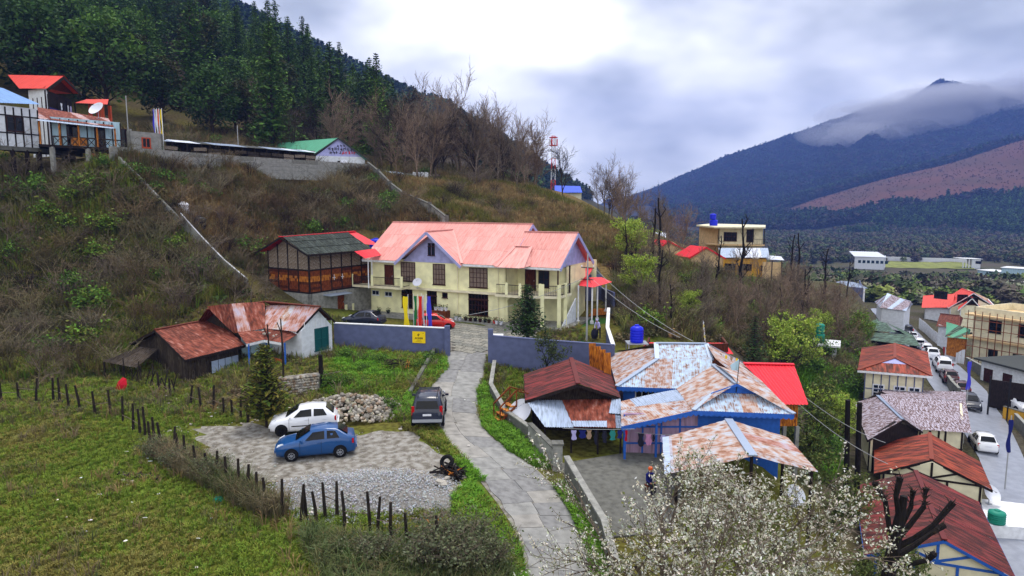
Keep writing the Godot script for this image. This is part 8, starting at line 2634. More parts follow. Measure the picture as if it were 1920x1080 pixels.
func set_trees() -> void:
	var r := RandomNumberGenerator.new()
	r.seed = 321
	var spec := {"n": [0, 7, 8, 11], "angle": 0.6, "bend": 0.14, "up": 0.9, "from": 0.2, "short": 0.5, "stem": 0.8, "girth": 0.016, "least": 0.028}
	var bare := []
	for i in 4:
		var b := bare_tree(400 + i, 12.0, spec)
		bare.append(plant("bare_tree", ["tall bare grey brown tree on the crest above the brown hill", "bare twiggy tree behind the terrace sheds", "bare spreading tree at the forest foot", "leafless slender tree at the forest foot"][i], "tree", [["branches", b[0], [M.pale_bark, M.grey_bark, M.pale_bark, M.bark][i]]], "bare trees along the hill crest"))
	for e in [[-9.8, -132.2, 1.29, 0], [-28.5, -135.3, 0.70, 1], [-26.5, -136.7, 0.85, 3], [-24.7, -140.5, 0.82, 2], [-21.4, -135.2, 0.88, 1], [-17.5, -140.0, 1.14, 2], [-13.9, -116.8, 0.84, 0], [-13.0, -128.1, 0.92, 3], [-12.1, -140.5, 0.82, 1], [-5.7, -132.9, 0.95, 0], [-4.4, -139.4, 1.09, 2], [-1.4, -118.9, 0.74, 3], [0.0, -128.2, 0.71, 1], [2.4, -122.4, 0.76, 0], [4.4, -130.1, 0.68, 2], [-32.7, -130.9, 0.60, 2], [-31.4, -116.3, 0.61, 1], [-35.6, -121.6, 0.55, 3], [-28.9, -123.3, 0.72, 0], [-20.0, -139.8, 0.82, 3], [-8.5, -135.9, 0.93, 1], [-22.5, -120.1, 0.86, 0], [-23.0, -136.7, 1.07, 3], [-13.1, -119.6, 0.93, 1], [-12.4, -132.1, 1.12, 2], [-6.5, -119.3, 0.89, 3], [8.6, -116.0, 0.72, 3], [20.0, -138.7, 0.54, 2], [19.0, -121.4, 0.43, 1]]:
		copy(bare[e[3]], on(e[0], e[1], -0.2), r.randf() * TAU, e[2])
	for k in 34:
		var d := r.randf_range(112, 150)
		var x := r.randf_range(-0.26, 0.045) * d
		if gy(x, -d) < 14.0: continue
		copy(bare[r.randi() % 4], on(x, -d, -0.2), r.randf() * TAU, r.randf_range(0.55, 0.95))
	for e in [[-75.5, -112.3], [-62.8, -127.6], [-48.0, -125.4], [-35.6, -113.8], [-35.8, -127.2], [-42.7, -118.8], [17.1, -121.6], [18.4, -112.1]]:
		copy(bare[r.randi() % 4], on(e[0], e[1], -0.2), r.randf() * TAU, r.randf_range(0.45, 0.7))
	var sl := []
	for i in 2: sl.append(plant("slope_tree", ["grey brown leafless tree on the slope right of the guesthouse", "pale leafless tree on the slope right of the guesthouse"][i], "tree", [["branches", (bare[i].get_child(0) as MeshInstance3D).mesh, [M.grey_bark, M.pale_bark][i]]], "leafless trees on the right slope"))
	var cnt := 0
	while cnt < 36:
		var p := Vector2(r.randf_range(4, 55), -r.randf_range(58, 102))
		if not inside(p, RIGHT_SLOPE): continue
		cnt += 1
		copy(sl[cnt % 2], on(p.x, p.y, -0.2), r.randf() * TAU, r.randf_range(0.28, 0.55))
	for k in 14: copy(sl[k % 2], on(r.randf_range(14, 32), -r.randf_range(116, 150), -0.2), r.randf() * TAU, r.randf_range(0.4, 0.7))
	var pol := []
	for i in 4:
		pol.append(plant("pollard_tree", ["black lopped tree trunk with stubby branches on the right slope", "thin lopped black tree on the right slope", "crooked lopped tree on the right slope", "tall lopped tree with tufts of twigs on the right slope"][i], "tree", [["trunk", pollard(500 + i, 7.0, [7, 4, 10, 12][i], [4, 2, 5, 7][i]), M.dark_bark]], "lopped trees on the right slope"))
	for e in [[Vector2(13.26, -79.67),5.6,0],[Vector2(14.27, -78.99),4.2,2],[Vector2(14.47, -66.22),7.0,0],[Vector2(15.57, -76.66),9.0,1],[Vector2(17.41, -81.50),9.5,1],[Vector2(20.82, -75.18),5.5,2],[Vector2(29.39, -88.31),10.5,3],[Vector2(26.61, -88.51),7.0,2],[Vector2(38.21, -89.28),7.5,3],[Vector2(43.60, -103.93),10.0,1],[Vector2(44.91, -110.09),9.5,2],[Vector2(40.73, -92.71),6.0,0],[Vector2(47.69, -104.11),9.0,2],[Vector2(56.06, -113.38),6.0,3],[Vector2(34.87, -87.74),5.0,1],[Vector2(15.35, -64.09),4.5,2],[Vector2(30.70, -84.39),4.0,1],[Vector2(54.59, -112.55),4.0,1]]:
		copy(pol[e[2]], on(e[0].x, e[0].y, -0.1), r.randf() * TAU, e[1] / 7.0)
	var bushes := []
	var defs := [["bare_shrub", "bare grey twiggy shrub", 2.0, 46, 0, [], "bare shrubs"], ["bare_shrub", "bare brown twiggy shrub", 1.7, 40, 0, [], "bare shrubs"], ["green_bush", "dark green leafy bush", 1.6, 26, 9, [DEEP, MID, BRIGHT], "green bushes"], ["green_bush", "yellow green leafy bush", 1.5, 26, 8, [Color(0.13, 0.16, 0.03), BRIGHT], "green bushes"]]
	for i in 4:
		var df: Array = defs[i]
		var b := twig_bush(600 + i, df[2], df[3], df[4], 0.17, df[5])
		var parts := [["stems", b[0], [M.grey_bark, M.bark, M.bark, M.bark][i]]]
		if b.size() > 1: parts.append(["foliage", b[1], M.leaf])
		bushes.append([df, parts])
	for reg in [["on the left slope below the stilt house", LEFT_SLOPE, 105, [0, 0, 1, 1, 2, 3]], ["on the slope below the terrace wall", UPPER_SLOPE, 70, [1, 1, 0, 2, 1]], ["on the slope right of the guesthouse", RIGHT_SLOPE, 85, [0, 1, 1, 0, 3, 1]], ["on the bank left of the street houses", RIGHT_LOW, 45, [2, 3, 0, 2]], ["on the bare mossy hill", MOSS_HILL, 26, [1, 1, 0]], ["below the purple wall", BANK, 12, [2, 2, 0]], ["between terrace and forest", BEHIND, 40, [0, 1, 1, 2, 0]]]:
		var protos := {}
		var lo := Vector2(INF, INF)
		var hi := -lo
		for p in reg[1]:
			lo = lo.min(p); hi = hi.max(p)
		var n := 0
		while n < reg[2]:
			var p := Vector2(r.randf_range(lo.x, hi.x), r.randf_range(lo.y, hi.y))
			if not inside(p, reg[1]): continue
			n += 1
			var k: int = reg[3][r.randi() % reg[3].size()]
			if not protos.has(k):
				protos[k] = plant(bushes[k][0][0], bushes[k][0][1] + " " + reg[0], "shrub", bushes[k][1], bushes[k][0][6] + " " + reg[0])
			copy(protos[k], on(p.x, p.y, -0.05), r.randf() * TAU, r.randf_range(0.6, 1.6) * (0.42 if reg[1] == BANK else 1.0))
	var iv := plant("creeper", "bright green creeper patch below the terrace wall corner", "creeper", [["foliage", leaf_ball(71, 1.4, 700, 0.22, [MID, BRIGHT, Color(0.07, 0.16, 0.03)], 0.55), M.leaf]])
	var i := 0
	for e in [[Vector2(-39.58, -72.33),1.0],[Vector2(-38.64, -73.13),0.9],[Vector2(-37.87, -74.36),1.1],[Vector2(-37.42, -76.98),0.8],[Vector2(-37.07, -80.10),0.7],[Vector2(-35.55, -83.84),0.7],[Vector2(-35.59, -78.00),1.1],[Vector2(-34.70, -79.37),0.9],[Vector2(-37.55, -72.49),0.8]]:
		copy(iv, on(e[0].x, e[0].y), i * 1.1, e[1], "bright green creeper growing below the terrace wall", "creepers below the terrace wall")
		i += 1
	var ws := {"n": [0, 6, 7, 7], "angle": 0.7, "bend": 0.2, "up": 0.3, "from": 0.2, "short": 0.55, "stem": 0.6, "girth": 0.02}
	var wl := bare_tree(700, 6.5, ws, 5200, 0.17, [LIME, Color(0.24, 0.35, 0.05), Color(0.34, 0.4, 0.09)])
	var wil := plant("willow", "", "tree", [["branches", wl[0], M.bark], ["crown", wl[1], M.leaf]])
	copy(wil, P3(29.56, -5.82, -71.29), 0.5, 1.35, "fresh lime green willow behind the red stilt annex")
	copy(wil, P3(13.53, 3.09, -71.49), 4.0, 0.9, "pale green young tree among the leafless trees below the mossy hill")
	copy(wil, P3(18.07, 1.2, -69.16), 5.0, 0.6, "small fresh green tree on the slope below the peach huts")
	copy(wil, P3(40.19, -4.69, -87.18), 2.6, 0.8, "fresh green tree beside the green tanks")
	copy(wil, P3(14.51, 5.5, -82.23), 1.7, 1.1, "pale yellow green tree at the edge of the mossy hill")
	copy(wil, P3(27.5, gy(27.5, -56.0), -56.0), 3.2, 1.0, "yellow green tree between the red annex and the patchwork roof")
	var ol := bare_tree(702, 6.0, ws, 4200, 0.17, [Color(0.09, 0.12, 0.03), Color(0.12, 0.14, 0.04), Color(0.07, 0.1, 0.03)])
	var oli := plant("olive_tree", "", "tree", [["branches", ol[0], M.bark], ["crown", ol[1], M.leaf]])
	copy(oli, P3(21.5, gy(21.5, -47.0), -47.0), 0.5, 1.25, "olive green tree just right of the red stilt annex")
	copy(oli, P3(18.3, gy(18.3, -36.5), -36.5), 2.2, 0.85, "dark leafy tree below the porch roof at the right")
	copy(oli, P3(20.0, gy(20.0, -33.0), -33.0), 4.0, 0.75, "shrubby dark tree beside the maroon roof")
	copy(oli, P3(17.0, gy(17.0, -30.0), -30.0), 5.0, 0.6, "low dark tree between blossom tree and maroon roof")
	var f := conifer_tree(720, 5.5, 1.5, [DARK, DEEP], 0.3, 0.3, 0.3)
	var fir := plant("fir_tree", "", "tree", [["trunk", f[0], M.bark], ["crown", f[1], M.needle]])
	copy(fir, P3(23.97, -3.16, -66.39), 0.0, 0.95, "small dark fir standing behind the blue house")
	var c1 := conifer_tree(730, 5.0, 1.8, [DARK, DEEP], -0.3, 0.15, 0.3)
	copy(plant("cypress", "", "tree", [["trunk", c1[0], M.bark], ["crown", c1[1], M.needle]]), P3(1.3, 1.3, -57.5), 0.0, 1.0, "dark green bushy tree in front of the guesthouse arch")
	var c2 := bare_tree(740, 5.4, {"n": [0, 6, 7, 6], "angle": 0.8, "bend": 0.22, "up": -0.2, "from": 0.2, "short": 0.6, "stem": 0.5, "girth": 0.02}, 1900, 0.14, [Color(0.05, 0.07, 0.035), Color(0.06, 0.08, 0.03)])
	copy(plant("drooping_tree", "", "tree", [["branches", c2[0], M.dark_bark], ["crown", c2[1], M.leaf]]), on(2.9, -48.6, -0.1), 0.0, 1.05, "thin drooping grey green tree in front of the right purple wall")
	var j := conifer_tree(750, 4.9, 1.5, [Color(0.11, 0.13, 0.02), Color(0.075, 0.11, 0.02), Color(0.14, 0.13, 0.025)], -0.5, 0.12, 0.3)
	copy(plant("juniper", "", "tree", [["trunk", j[0], M.bark], ["crown", j[1], M.needle]]), P3(-14.33, 0.1, -38.59), 0.0, 1.0, "bushy olive green juniper beside the white car")
	var lb := bare_tree(760, 7.0, {"n": [0, 5, 6, 6], "angle": 0.75, "bend": 0.2, "up": 0.5, "from": 0.3, "short": 0.6, "stem": 0.6, "girth": 0.014})
	var lt := plant("bare_sapling", "", "tree", [["branches", lb[0], M.grey_bark]])
	for e in [[Vector2(-49.71, -69.17),1.0,"bare sapling in front of the pale blue roofed house"],[Vector2(-43.99, -69.40),0.6,"thin bare sapling below the verandah stilts"],[Vector2(-46.41, -62.75),0.7,"bare yellowish sapling on the left slope"],[Vector2(-32.26, -45.44),0.55,"bare grey shrub tree behind the field fence"],[Vector2(-37.82, -52.78),0.6,"bare shrub tree at the foot of the left slope"],[Vector2(-24.33, -62.90),0.6,"tangled bare tree left of the plank house"],[Vector2(-23.64, -65.17),0.55,"bare twiggy tree at the corner of the plank house"],[Vector2(-25.23, -61.43),0.5,"low bare tree behind the farmhouse roof"]]:
		copy(lt, on(e[0].x, e[0].y, -0.1), r.randf() * TAU, e[1], e[2])

func blossom_tree() -> void:
	var r := RandomNumberGenerator.new()
	r.seed = 88
	var wood := MB.new()
	var tips := []
	var spec := {"n": [0, 6, 7, 7, 6], "angle": 0.75, "bend": 0.16, "up": 0.5, "from": 0.2, "short": 0.6, "taper": 0.5, "least": 0.008}
	for i in 7:
		var a := TAU * i / 7.0
		grow(wood, P3(cos(a) * 0.3, -0.5, sin(a) * 0.3), P3(cos(a) * 0.72, 1.0, sin(a) * 0.6).normalized(), 3.2, 0.09, 3, r, spec, tips)
	var fl_ := MB.new()
	for k in 24000:
		var t: Array = tips[r.randi() % tips.size()]
		var c: Vector3 = t[0].lerp(t[1], r.randf())
		leaf(fl_, c + P3(r.randfn(), r.randfn(), r.randfn()) * 0.03, 0.055, r, vary([Color(0.62, 0.6, 0.5), Color(0.7, 0.69, 0.62), Color(0.5, 0.5, 0.38)][r.randi() % 3], r, 0.15), 0.1, 1.5)
	var gl := MB.new()
	for k in 5000:
		var t: Array = tips[r.randi() % tips.size()]
		leaf(gl, t[0].lerp(t[1], r.randf()) + P3(r.randfn(), r.randfn(), r.randfn()) * 0.05, 0.07, r, vary(Color(0.13, 0.15, 0.05), r, 0.3), 0.2)
	var o := plant("blossom_tree", "", "tree", [["branches", wood.mesh(), M.grey_bark], ["blossom", fl_.mesh(), M.petal], ["foliage", gl.mesh(), M.leaf]])
	copy(o, on(6.3, -22.0, 0.0), 0.3, 1.36, "large white blossoming tree in front of the porch roof")
	copy(o, on(6.9, -19.4, -0.8), 2.3, 0.75, "smaller blossoming tree at the bottom edge beside the large one")

func pollard_front() -> void:
	var r := RandomNumberGenerator.new()
	r.seed = 6
	var b := P3(15.2, gy(15.2, -26.5), -26.5)
	var t := thing("pollard_tree", "big dark pollarded tree with knobbly arms before the maroon roof", "tree", b)
	var top := P3(15.93, 1.23, -26.5)
	var k := MB.new()
	k.tube([b - UP * 0.5, b.lerp(top, 0.3), b.lerp(top, 0.55), b.lerp(top, 0.8), top], [0.36, 0.27, 0.27, 0.22, 0.14], 9)
	obj(t, "trunk", k, M.dark_bark)
	var arms := [[P3(15.99, -0.6, -26.5), P3(15.24, 0.96, -26.6), P3(14.86, 1.67, -26.8)], [P3(15.97, 0.55, -26.5), P3(15.54, 1.28, -26.4), P3(15.66, 2.06, -26.4)], [P3(16.26, -0.37, -26.5), P3(16.64, 0.87, -26.3), P3(16.73, 1.61, -26.4)], [P3(16.29, -0.83, -26.5), P3(16.95, 0.17, -26.1), P3(17.62, 1.19, -26)], [P3(16.21, -1.29, -26.5), P3(17.32, -0.52, -26.8), P3(17.98, -0.27, -27)], [P3(16.03, -1.76, -26.5), P3(16.78, -1.25, -26), P3(16.89, -0.87, -25.8)], [P3(16.06, -0.02, -26.5), P3(16.49, 0.59, -26.9), P3(16.59, 1.24, -27)]]
	var n := 0
	for a in arms:
		a[0] = b.lerp(top, [0.62, 0.85, 0.68, 0.62, 0.55, 0.5, 0.75][n])
		n += 1
		var m := MB.new()
		m.tube([a[0], a[0].lerp(a[1], 0.5) + P3(0, -0.08, 0), a[1], a[2]], [0.15, 0.11, 0.1, 0.13], 8)
		var o := obj(t, "arm", m, M.dark_bark)
		var s := MB.new()
		for i in 26:
			var f := r.randf()
			var at: Vector3 = a[1].lerp(a[2], f * 1.05)
			s.tube([at, at + P3(r.randf_range(-1, 1), r.randf_range(0.0, 1.4), r.randf_range(-1, 1)) * 0.24], [0.03, 0.008], 4)
		obj(o, "twigs", s, M.bark)


# ---------- small things of the parking place and the field ----------
func fence_of(label: String, foots: Array, h0: float, h1: float, sd: int) -> void:
	var r := RandomNumberGenerator.new()
	r.seed = sd
	var t := thing("stake_fence", label, "fence", foots[0])
	for f in foots:
		var k := MB.new()
		var b := on(f.x, f.z)
		var h := r.randf_range(h0, h1)
		var lean := P3(r.randf_range(-0.1, 0.1), 1.0, r.randf_range(-0.08, 0.08))
		k.tube([b - UP * 0.3, b + lean * h * 0.5, b + lean * h + P3(r.randf_range(-0.05, 0.05), 0, 0)], [0.075 * r.randf_range(0.8, 1.3), 0.07, 0.055], 6)
		obj(t, "post", k, M.post_wood)
	for i in foots.size() - 1:
		if r.randf() < 0.7:
			var k := MB.new()
			k.tube([on(foots[i].x, foots[i].z, h0 * r.randf_range(0.4, 0.8)), on(foots[i + 1].x, foots[i + 1].z, h0 * r.randf_range(0.4, 0.8))], [0.02, 0.02], 4)
			obj(t, "rail", k, M.grey_bark)

func stones_in(p: Node3D, called: String, list: Array, s0: float, s1: float, r: RandomNumberGenerator, up := 0.0) -> void:
	var ms := [M.stone_a, M.stone_b, M.stone_c, M.stone_d]
	for q in list:
		var s := r.randf_range(s0, s1)
		put(p, called, stone_mesh(r.randi() % 6), Transform3D(Basis.from_euler(P3(r.randf() * 3.0, r.randf() * 6.0, r.randf() * 3.0)).scaled(P3(s * r.randf_range(0.8, 1.3), s * 0.85, s)), q - p.position + UP * (up + s * 0.2)), ms[r.randi() % 4])

func details() -> void:
	var r := RandomNumberGenerator.new()
	r.seed = 909
	var lot := MB.new()
	var c2 := Vector2.ZERO
	for p in LOT: c2 += p / LOT.size()
	for i in LOT.size():
		for s in 8:
			for e in 8:
				var a: Vector2 = (LOT[i] as Vector2).lerp(LOT[(i + 1) % LOT.size()], e / 8.0)
				var b: Vector2 = (LOT[i] as Vector2).lerp(LOT[(i + 1) % LOT.size()], (e + 1) / 8.0)
				var q := []
				for g in [[a, s], [b, s], [b, s + 1], [a, s + 1]]:
					var w: Vector2 = c2.lerp(g[0], g[1] / 8.0 * (1.0 + nz.get_noise_2d(g[0].x * 14.0, g[0].y * 14.0) * 0.22))
					q.append(on(w.x, w.y, 0.055 if g[1] < 8 else -0.02))
				lot.quad(q[0], q[1], q[2], q[3])
	struct("parking_place", lot, M.dirt, "grey gravelled dirt parking place")
	var hp := []
	var gv := MB.new()
	var gc := Vector2(-6.50, -29.44)
	for i in 14:
		for j in 24:
			var q := []
			for e in [[i, j], [i + 1, j], [i + 1, j + 1], [i, j + 1]]:
				var a: float = TAU * e[1] / 24.0
				var f: float = e[0] / 14.0
				var w := gc + Vector2(cos(a) * 4.6, sin(a) * 2.6) * f * (1.0 + 0.16 * sin(a * 3.0 + 1.0))
				q.append(on(w.x, w.y, 0.03 + 0.38 * pow(cos(f * PI / 2), 1.2) + nz.get_noise_2d(w.x * 30.0, w.y * 30.0) * 0.08 * (1.0 - f) - 0.05 * f))
			gv.quad(q[0], q[1], q[2], q[3])
	var gh := obj(self, "gravel_heap", gv, M.gravel, true)
	tag(gh, "low spread heap of pale grey gravel beside the stake fence", "gravel heap", "", "stuff")
	var ts := []
	var cs := []
	for i in 5200:
		var a := r.randf() * TAU
		var f := sqrt(r.randf()) * 1.12
		var w := gc + Vector2(cos(a) * 4.6, sin(a) * 2.6) * f
		var s := r.randf_range(0.03, 0.085) * (1.6 if r.randf() < 0.06 else 1.0)
		ts.append(Transform3D(Basis.from_euler(P3(r.randf() * 6.0, r.randf() * 6.0, 0)).scaled(Vector3.ONE * s), on(w.x, w.y, 0.05 + 0.38 * pow(cos(minf(f, 1.0) * PI / 2), 1.2))))
		cs.append(vary(Color(0.36, 0.37, 0.39), r, 0.35))
	var pm: ArrayMesh = stone_mesh(7).duplicate()
	pm.surface_set_material(0, M.far_leaf)
	multi("gravel", pm, ts, cs, "loose grey pebbles of the gravel heap", "gravel")
	ts = []
	cs = []
	for i in 2600:
		var p: Vector2 = c2 + Vector2(r.randf_range(-11, 11), r.randf_range(-7, 7))
		if not inside(p, LOT): continue
		var s := r.randf_range(0.02, 0.07) * (2.2 if r.randf() < 0.05 else 1.0)
		ts.append(Transform3D(Basis.from_euler(P3(r.randf() * 6.0, r.randf() * 6.0, 0)).scaled(Vector3.ONE * s), on(p.x, p.y, 0.06)))
		cs.append(vary(Color(0.33, 0.32, 0.3), r, 0.4))
	multi("gravel", pm, ts, cs, "small stones scattered over the parking place", "gravel")
	var pc := P3(-10.01, 0.23, -40.75)
	var sp := thing("stone_pile", "heap of pale river stones behind the white car", "stone pile", pc)
	var list := []
	var rest := []
	for i in 900:
		var a := r.randf() * TAU
		var f := sqrt(r.randf())
		var w := Vector2(pc.x + cos(a) * 3.3 * f, pc.z + sin(a) * 2.1 * f)
		f *= 1.0 + 0.15 * sin(a * 3.0 + 0.7)
		var y := 1.2 * pow(maxf(0.0, 1.0 - f), 0.75) + r.randf_range(-0.08, 0.05)
		var q := on(w.x, w.y, maxf(0.0, y))
		if i < 300: list.append(q)
		else: rest.append(q - UP * 0.06)
	stones_in(sp, "stone", list, 0.2, 0.38, r)
	ts = []
	cs = []
	for q in rest:
		var s := r.randf_range(0.14, 0.3)
		ts.append(Transform3D(Basis.from_euler(P3(r.randf() * 6.0, r.randf() * 6.0, 0)).scaled(Vector3.ONE * s), q - sp.position))
		cs.append(vary(Color(0.4, 0.36, 0.29), r, 0.35))
	multi("stones", pm, ts, cs, "", "", sp)
	var dw := thing("dry_stone_wall", "dry stone retaining wall below the white farmhouse gable", "wall", P3(-14.22, 0.47, -44.31))
	list = []
	for i in 26:
		for j in 7:
			var b := P3(-15.58, 0.42, -43.6).lerp(P3(-13.02, 0.49, -44.6), (i + 0.5 * (j % 2)) / 26.0)
			list.append(on(b.x, b.z, 0.02 + j * 0.17) + P3(0, 0, -0.05 * j))
	stones_in(dw, "stone", list, 0.2, 0.3, r)
	var bk := MB.new()
	bk.slab([P3(-15.58, 0.12, -43.6), P3(-13.02, 0.19, -44.6), P3(-13.02, 1.59, -44.6) + P3(0, 0, -0.35), P3(-15.58, 1.52, -43.6) + P3(0, 0, -0.35)], P3(0, 0, -0.8))
	obj(dw, "backfill", bk, M.dirt)
	var i := 0
	for e in [[Vector2(-3.34, -30.58),0.55],[Vector2(-2.44, -30.51),0.42],[Vector2(-3.70, -29.76),0.34],[Vector2(-2.66, -29.53),0.3],[Vector2(-3.12, -31.36),0.3],[Vector2(-3.69, -31.21),0.28],[Vector2(-2.05, -29.87),0.3],[Vector2(-4.02, -30.83),0.26],[Vector2(-4.39, -31.70),0.22],[Vector2(-2.82, -30.01),0.25]]:
		var q := on(e[0].x, e[0].y)
		var b := thing("boulder", ["large pale boulder beside the drive below the debris heap", "pale boulder near the drive edge"][mini(i, 1)], "boulder", q, r.randf() * 6.0, "boulders beside the drive")
		put(b, "stone", stone_mesh(i % 6), Transform3D(Basis.from_scale(P3(1.1, 0.8, 1.0) * e[1]), P3(0, e[1] * 0.3, 0)), [M.stone_c, M.stone_a][i % 2])
		i += 1
	for e in [Vector2(-18.19, -30.54),Vector2(-8.29, -29.84),Vector2(-13.74, -32.48),Vector2(-11.58, -30.87),Vector2(-18.97, -38.53),Vector2(-19.26, -37.85),Vector2(-19.70, -37.50),Vector2(-15.59, -39.46),Vector2(-13.28, -41.23),Vector2(-5.86, -38.21),Vector2(-16.26, -41.23),Vector2(-12.21, -42.17)]:
		for k in 5:
			var q := on(e.x + r.randf_range(-0.6, 0.6), e.y + r.randf_range(-0.5, 0.5))
			var b := thing("fieldstone", "small pale stone lying at the edge of the parking place or field", "stone", q, r.randf() * 6.0, "small stones around the parking place")
			put(b, "stone", stone_mesh(k), Transform3D(Basis.from_scale(P3(1.1, 0.8, 1.0) * r.randf_range(0.12, 0.26)), P3(0, 0.04, 0)), [M.stone_c, M.stone_a, M.stone_d][k % 3])
	for h in [["debris_heap", "heap of dark roots, planks and orange offcuts beside the drive", P3(-2.98, -0.13, -31.84), 44, 1.1, M.dark_bark], ["branch_heap", "heap of pale cut branches beside the verge grass", P3(-3.27, -0.31, -26.85), 40, 1.0, M.grey_bark], ["charcoal_heap", "dark heap of burnt brushwood below the sign wall", P3(-8.57, 0.85, -49.9), 40, 1.6, M.dark_bark]]:
		var d := thing(h[0], h[1], "heap", h[2])
		for k in h[3]:
			var b := MB.new()
			var a := r.randf() * TAU
			var p: Vector3 = h[2] + P3(r.randfn() * 0.35 * h[4], 0, r.randfn() * 0.3 * h[4])
			p = on(p.x, p.z, r.randf_range(0.02, 0.45))
			var dir := P3(cos(a), r.randf_range(-0.15, 0.4), sin(a)) * r.randf_range(0.3, 0.75)
			b.tube([p - dir, p + dir], [r.randf_range(0.02, 0.07), 0.02], 5)
			obj(d, "branch", b, M.plank_orange if h[0] != "branch_heap" and k % 11 == 0 else (M.plank_gold if h[0] == "branch_heap" and k % 3 == 0 else h[5]))
	var ty := MB.new()
	var tyc := P3(-3.22, -0.09, -32.47) + P3(0, 0.42, 0)
	ty.lathe([Vector2(0.2, -0.1), Vector2(0.34, -0.11), Vector2(0.38, 0.0), Vector2(0.34, 0.11), Vector2(0.2, 0.1), Vector2(0.2, -0.1)], tyc, 18, Basis(P3(1, 0, 0.3).normalized(), 1.1))
	var tyo := obj(self, "old_tyre", ty, M.rubber, true)
	tag(tyo, "old black tyre leaning on the debris heap", "tyre")
	fence_of("row of weathered stakes along the far side of the field", [P3(-33.04, 0.13, -42.99), P3(-32.36, 0.18, -43.55), P3(-30.57, 0.25, -42.58), P3(-29.45, 0.31, -42.61), P3(-28.86, 0.33, -42.34), P3(-27.69, 0.31, -41.46), P3(-26.73, 0.3, -41.05), P3(-25.35, 0.27, -40.3), P3(-24.31, 0.26, -40.12), P3(-22.96, 0.19, -39), P3(-21.62, 0.12, -37.68), P3(-20.97, 0.1, -37.21), P3(-20.51, 0.08, -36.9), P3(-19.28, 0.01, -35.07), P3(-19.14, 0.02, -35.3), P3(-18.52, 0, -34.86)], 1.2, 1.8, 1)
	fence_of("overgrown stake fence between field and parking place", [P3(-17.62, -0.01, -34.36), P3(-17.03, -0.02, -33.71), P3(-16.45, -0.03, -33.01), P3(-15.37, -0.04, -31.94), P3(-14.65, -0.05, -31.43), P3(-13.92, -0.05, -30.93), P3(-13.07, -0.05, -30.08), P3(-12.35, -0.05, -29.43), P3(-11.73, -0.04, -29.03), P3(-11.25, -0.04, -28.75), P3(-10.54, -0.03, -27.88)], 1.1, 1.7, 2)
	fence_of("tall dark stakes in front of the gravel heap", [P3(-9.58, -0.02, -27.06), P3(-8.66, -0.01, -26.62), P3(-8.51, -0.01, -26.9), P3(-7.95, -0.01, -26.48), P3(-7.72, -0.01, -26.94), P3(-7.29, 0, -27.08), P3(-6.75, -0.03, -26.2), P3(-5.6, -0.1, -25.74), P3(-5.35, -0.12, -25.57), P3(-4.65, -0.2, -24.89), P3(-3.99, -0.27, -24.9), P3(-2.83, -0.45, -24.23)], 1.4, 1.95, 3)
	fence_of("short dark stakes beside the barn rubble", [P3(-23.47, 0.47, -44.32), P3(-22.38, 0.43, -43.55), P3(-20.35, 0.33, -41.96), P3(-19.43, 0.29, -41.42), P3(-18.75, 0.3, -41.62), P3(-17.64, 0.22, -40.57), P3(-17.05, 0.2, -40.32), P3(-16.4, 0.17, -39.98), P3(-15.75, 0.14, -39.46)], 0.9, 1.5, 4)
	var bp := thing("charred_post", "thick black post standing beside the dry stone wall", "post", P3(-13, 0.56, -45.42))
	post(bp, bp.position, bp.position.y - 0.3, bp.position.y + 2.3, 0.24, M.dark_bark, "shaft")
	var rl := MB.new()
	rl.bar(bp.position + P3(0.1, 0.9, 0), P3(-12.04, 0.71, -47.01) + P3(0, 0.6, 0), 0.07)
	obj(bp, "rail", rl, M.grey_bark)
	for e in [["bare dead pole in front of the farmhouse porch", P3(-16.21, 0.49, -44.6), 4.6], ["forked dead pole in front of the farmhouse porch", P3(-15.32, 0.49, -44.61), 5.0]]:
		var dp := thing("dead_pole", e[0], "pole", e[1])
		var k := MB.new()
		k.tube([e[1] - UP * 0.3, e[1] + P3(0.05, e[2] * 0.5, 0), e[1] + P3(0, e[2], 0)], [0.08, 0.07, 0.04], 6)
		k.tube([e[1] + P3(0, e[2] * 0.8, 0), e[1] + P3(-0.25, e[2] * 0.95, 0)], [0.04, 0.03], 5)
		obj(dp, "stem", k, M.post_wood)
	cover("weeds", [tuft(15, 0.9, 12, 0.2, 0.016), tuft(16, 1.1, 10, 0.25, 0.014)], 700, [Vector2(-18.97, -34.93), Vector2(-16.84, -33.71), Vector2(-11.88, -29.66), Vector2(-9.46, -27.45), Vector2(-9.58, -26.48), Vector2(-12.04, -28.26), Vector2(-17.78, -33.14)], [Color(0.16, 0.13, 0.075), Color(0.11, 0.1, 0.05), Color(0.07, 0.1, 0.03)], 0.6, 1.2, "tall dry weeds grown through the stake fence", "weeds", 60)
	cover("weeds", [tuft(17, 0.8, 14, 0.2, 0.016)], 900, [Vector2(-8.50, -25.80), Vector2(-4.96, -25.03), Vector2(-2.84, -26.55), Vector2(-1.32, -26.61), Vector2(0.00, -24.37), Vector2(-0.34, -20.39), Vector2(-5.11, -19.63)], [Color(0.1, 0.13, 0.05), Color(0.14, 0.13, 0.06), Color(0.08, 0.12, 0.03)], 0.6, 1.2, "tall grey green weeds at the bottom of the field", "weeds", 61)
	var fb := twig_bush(640, 1.5, 70, 8, 0.1, [Color(0.1, 0.12, 0.06), Color(0.13, 0.14, 0.08)])
	var fbo := plant("weed_bush", "", "shrub", [["stems", fb[0], M.grey_bark], ["foliage", fb[1], M.leaf]])
	i = 0
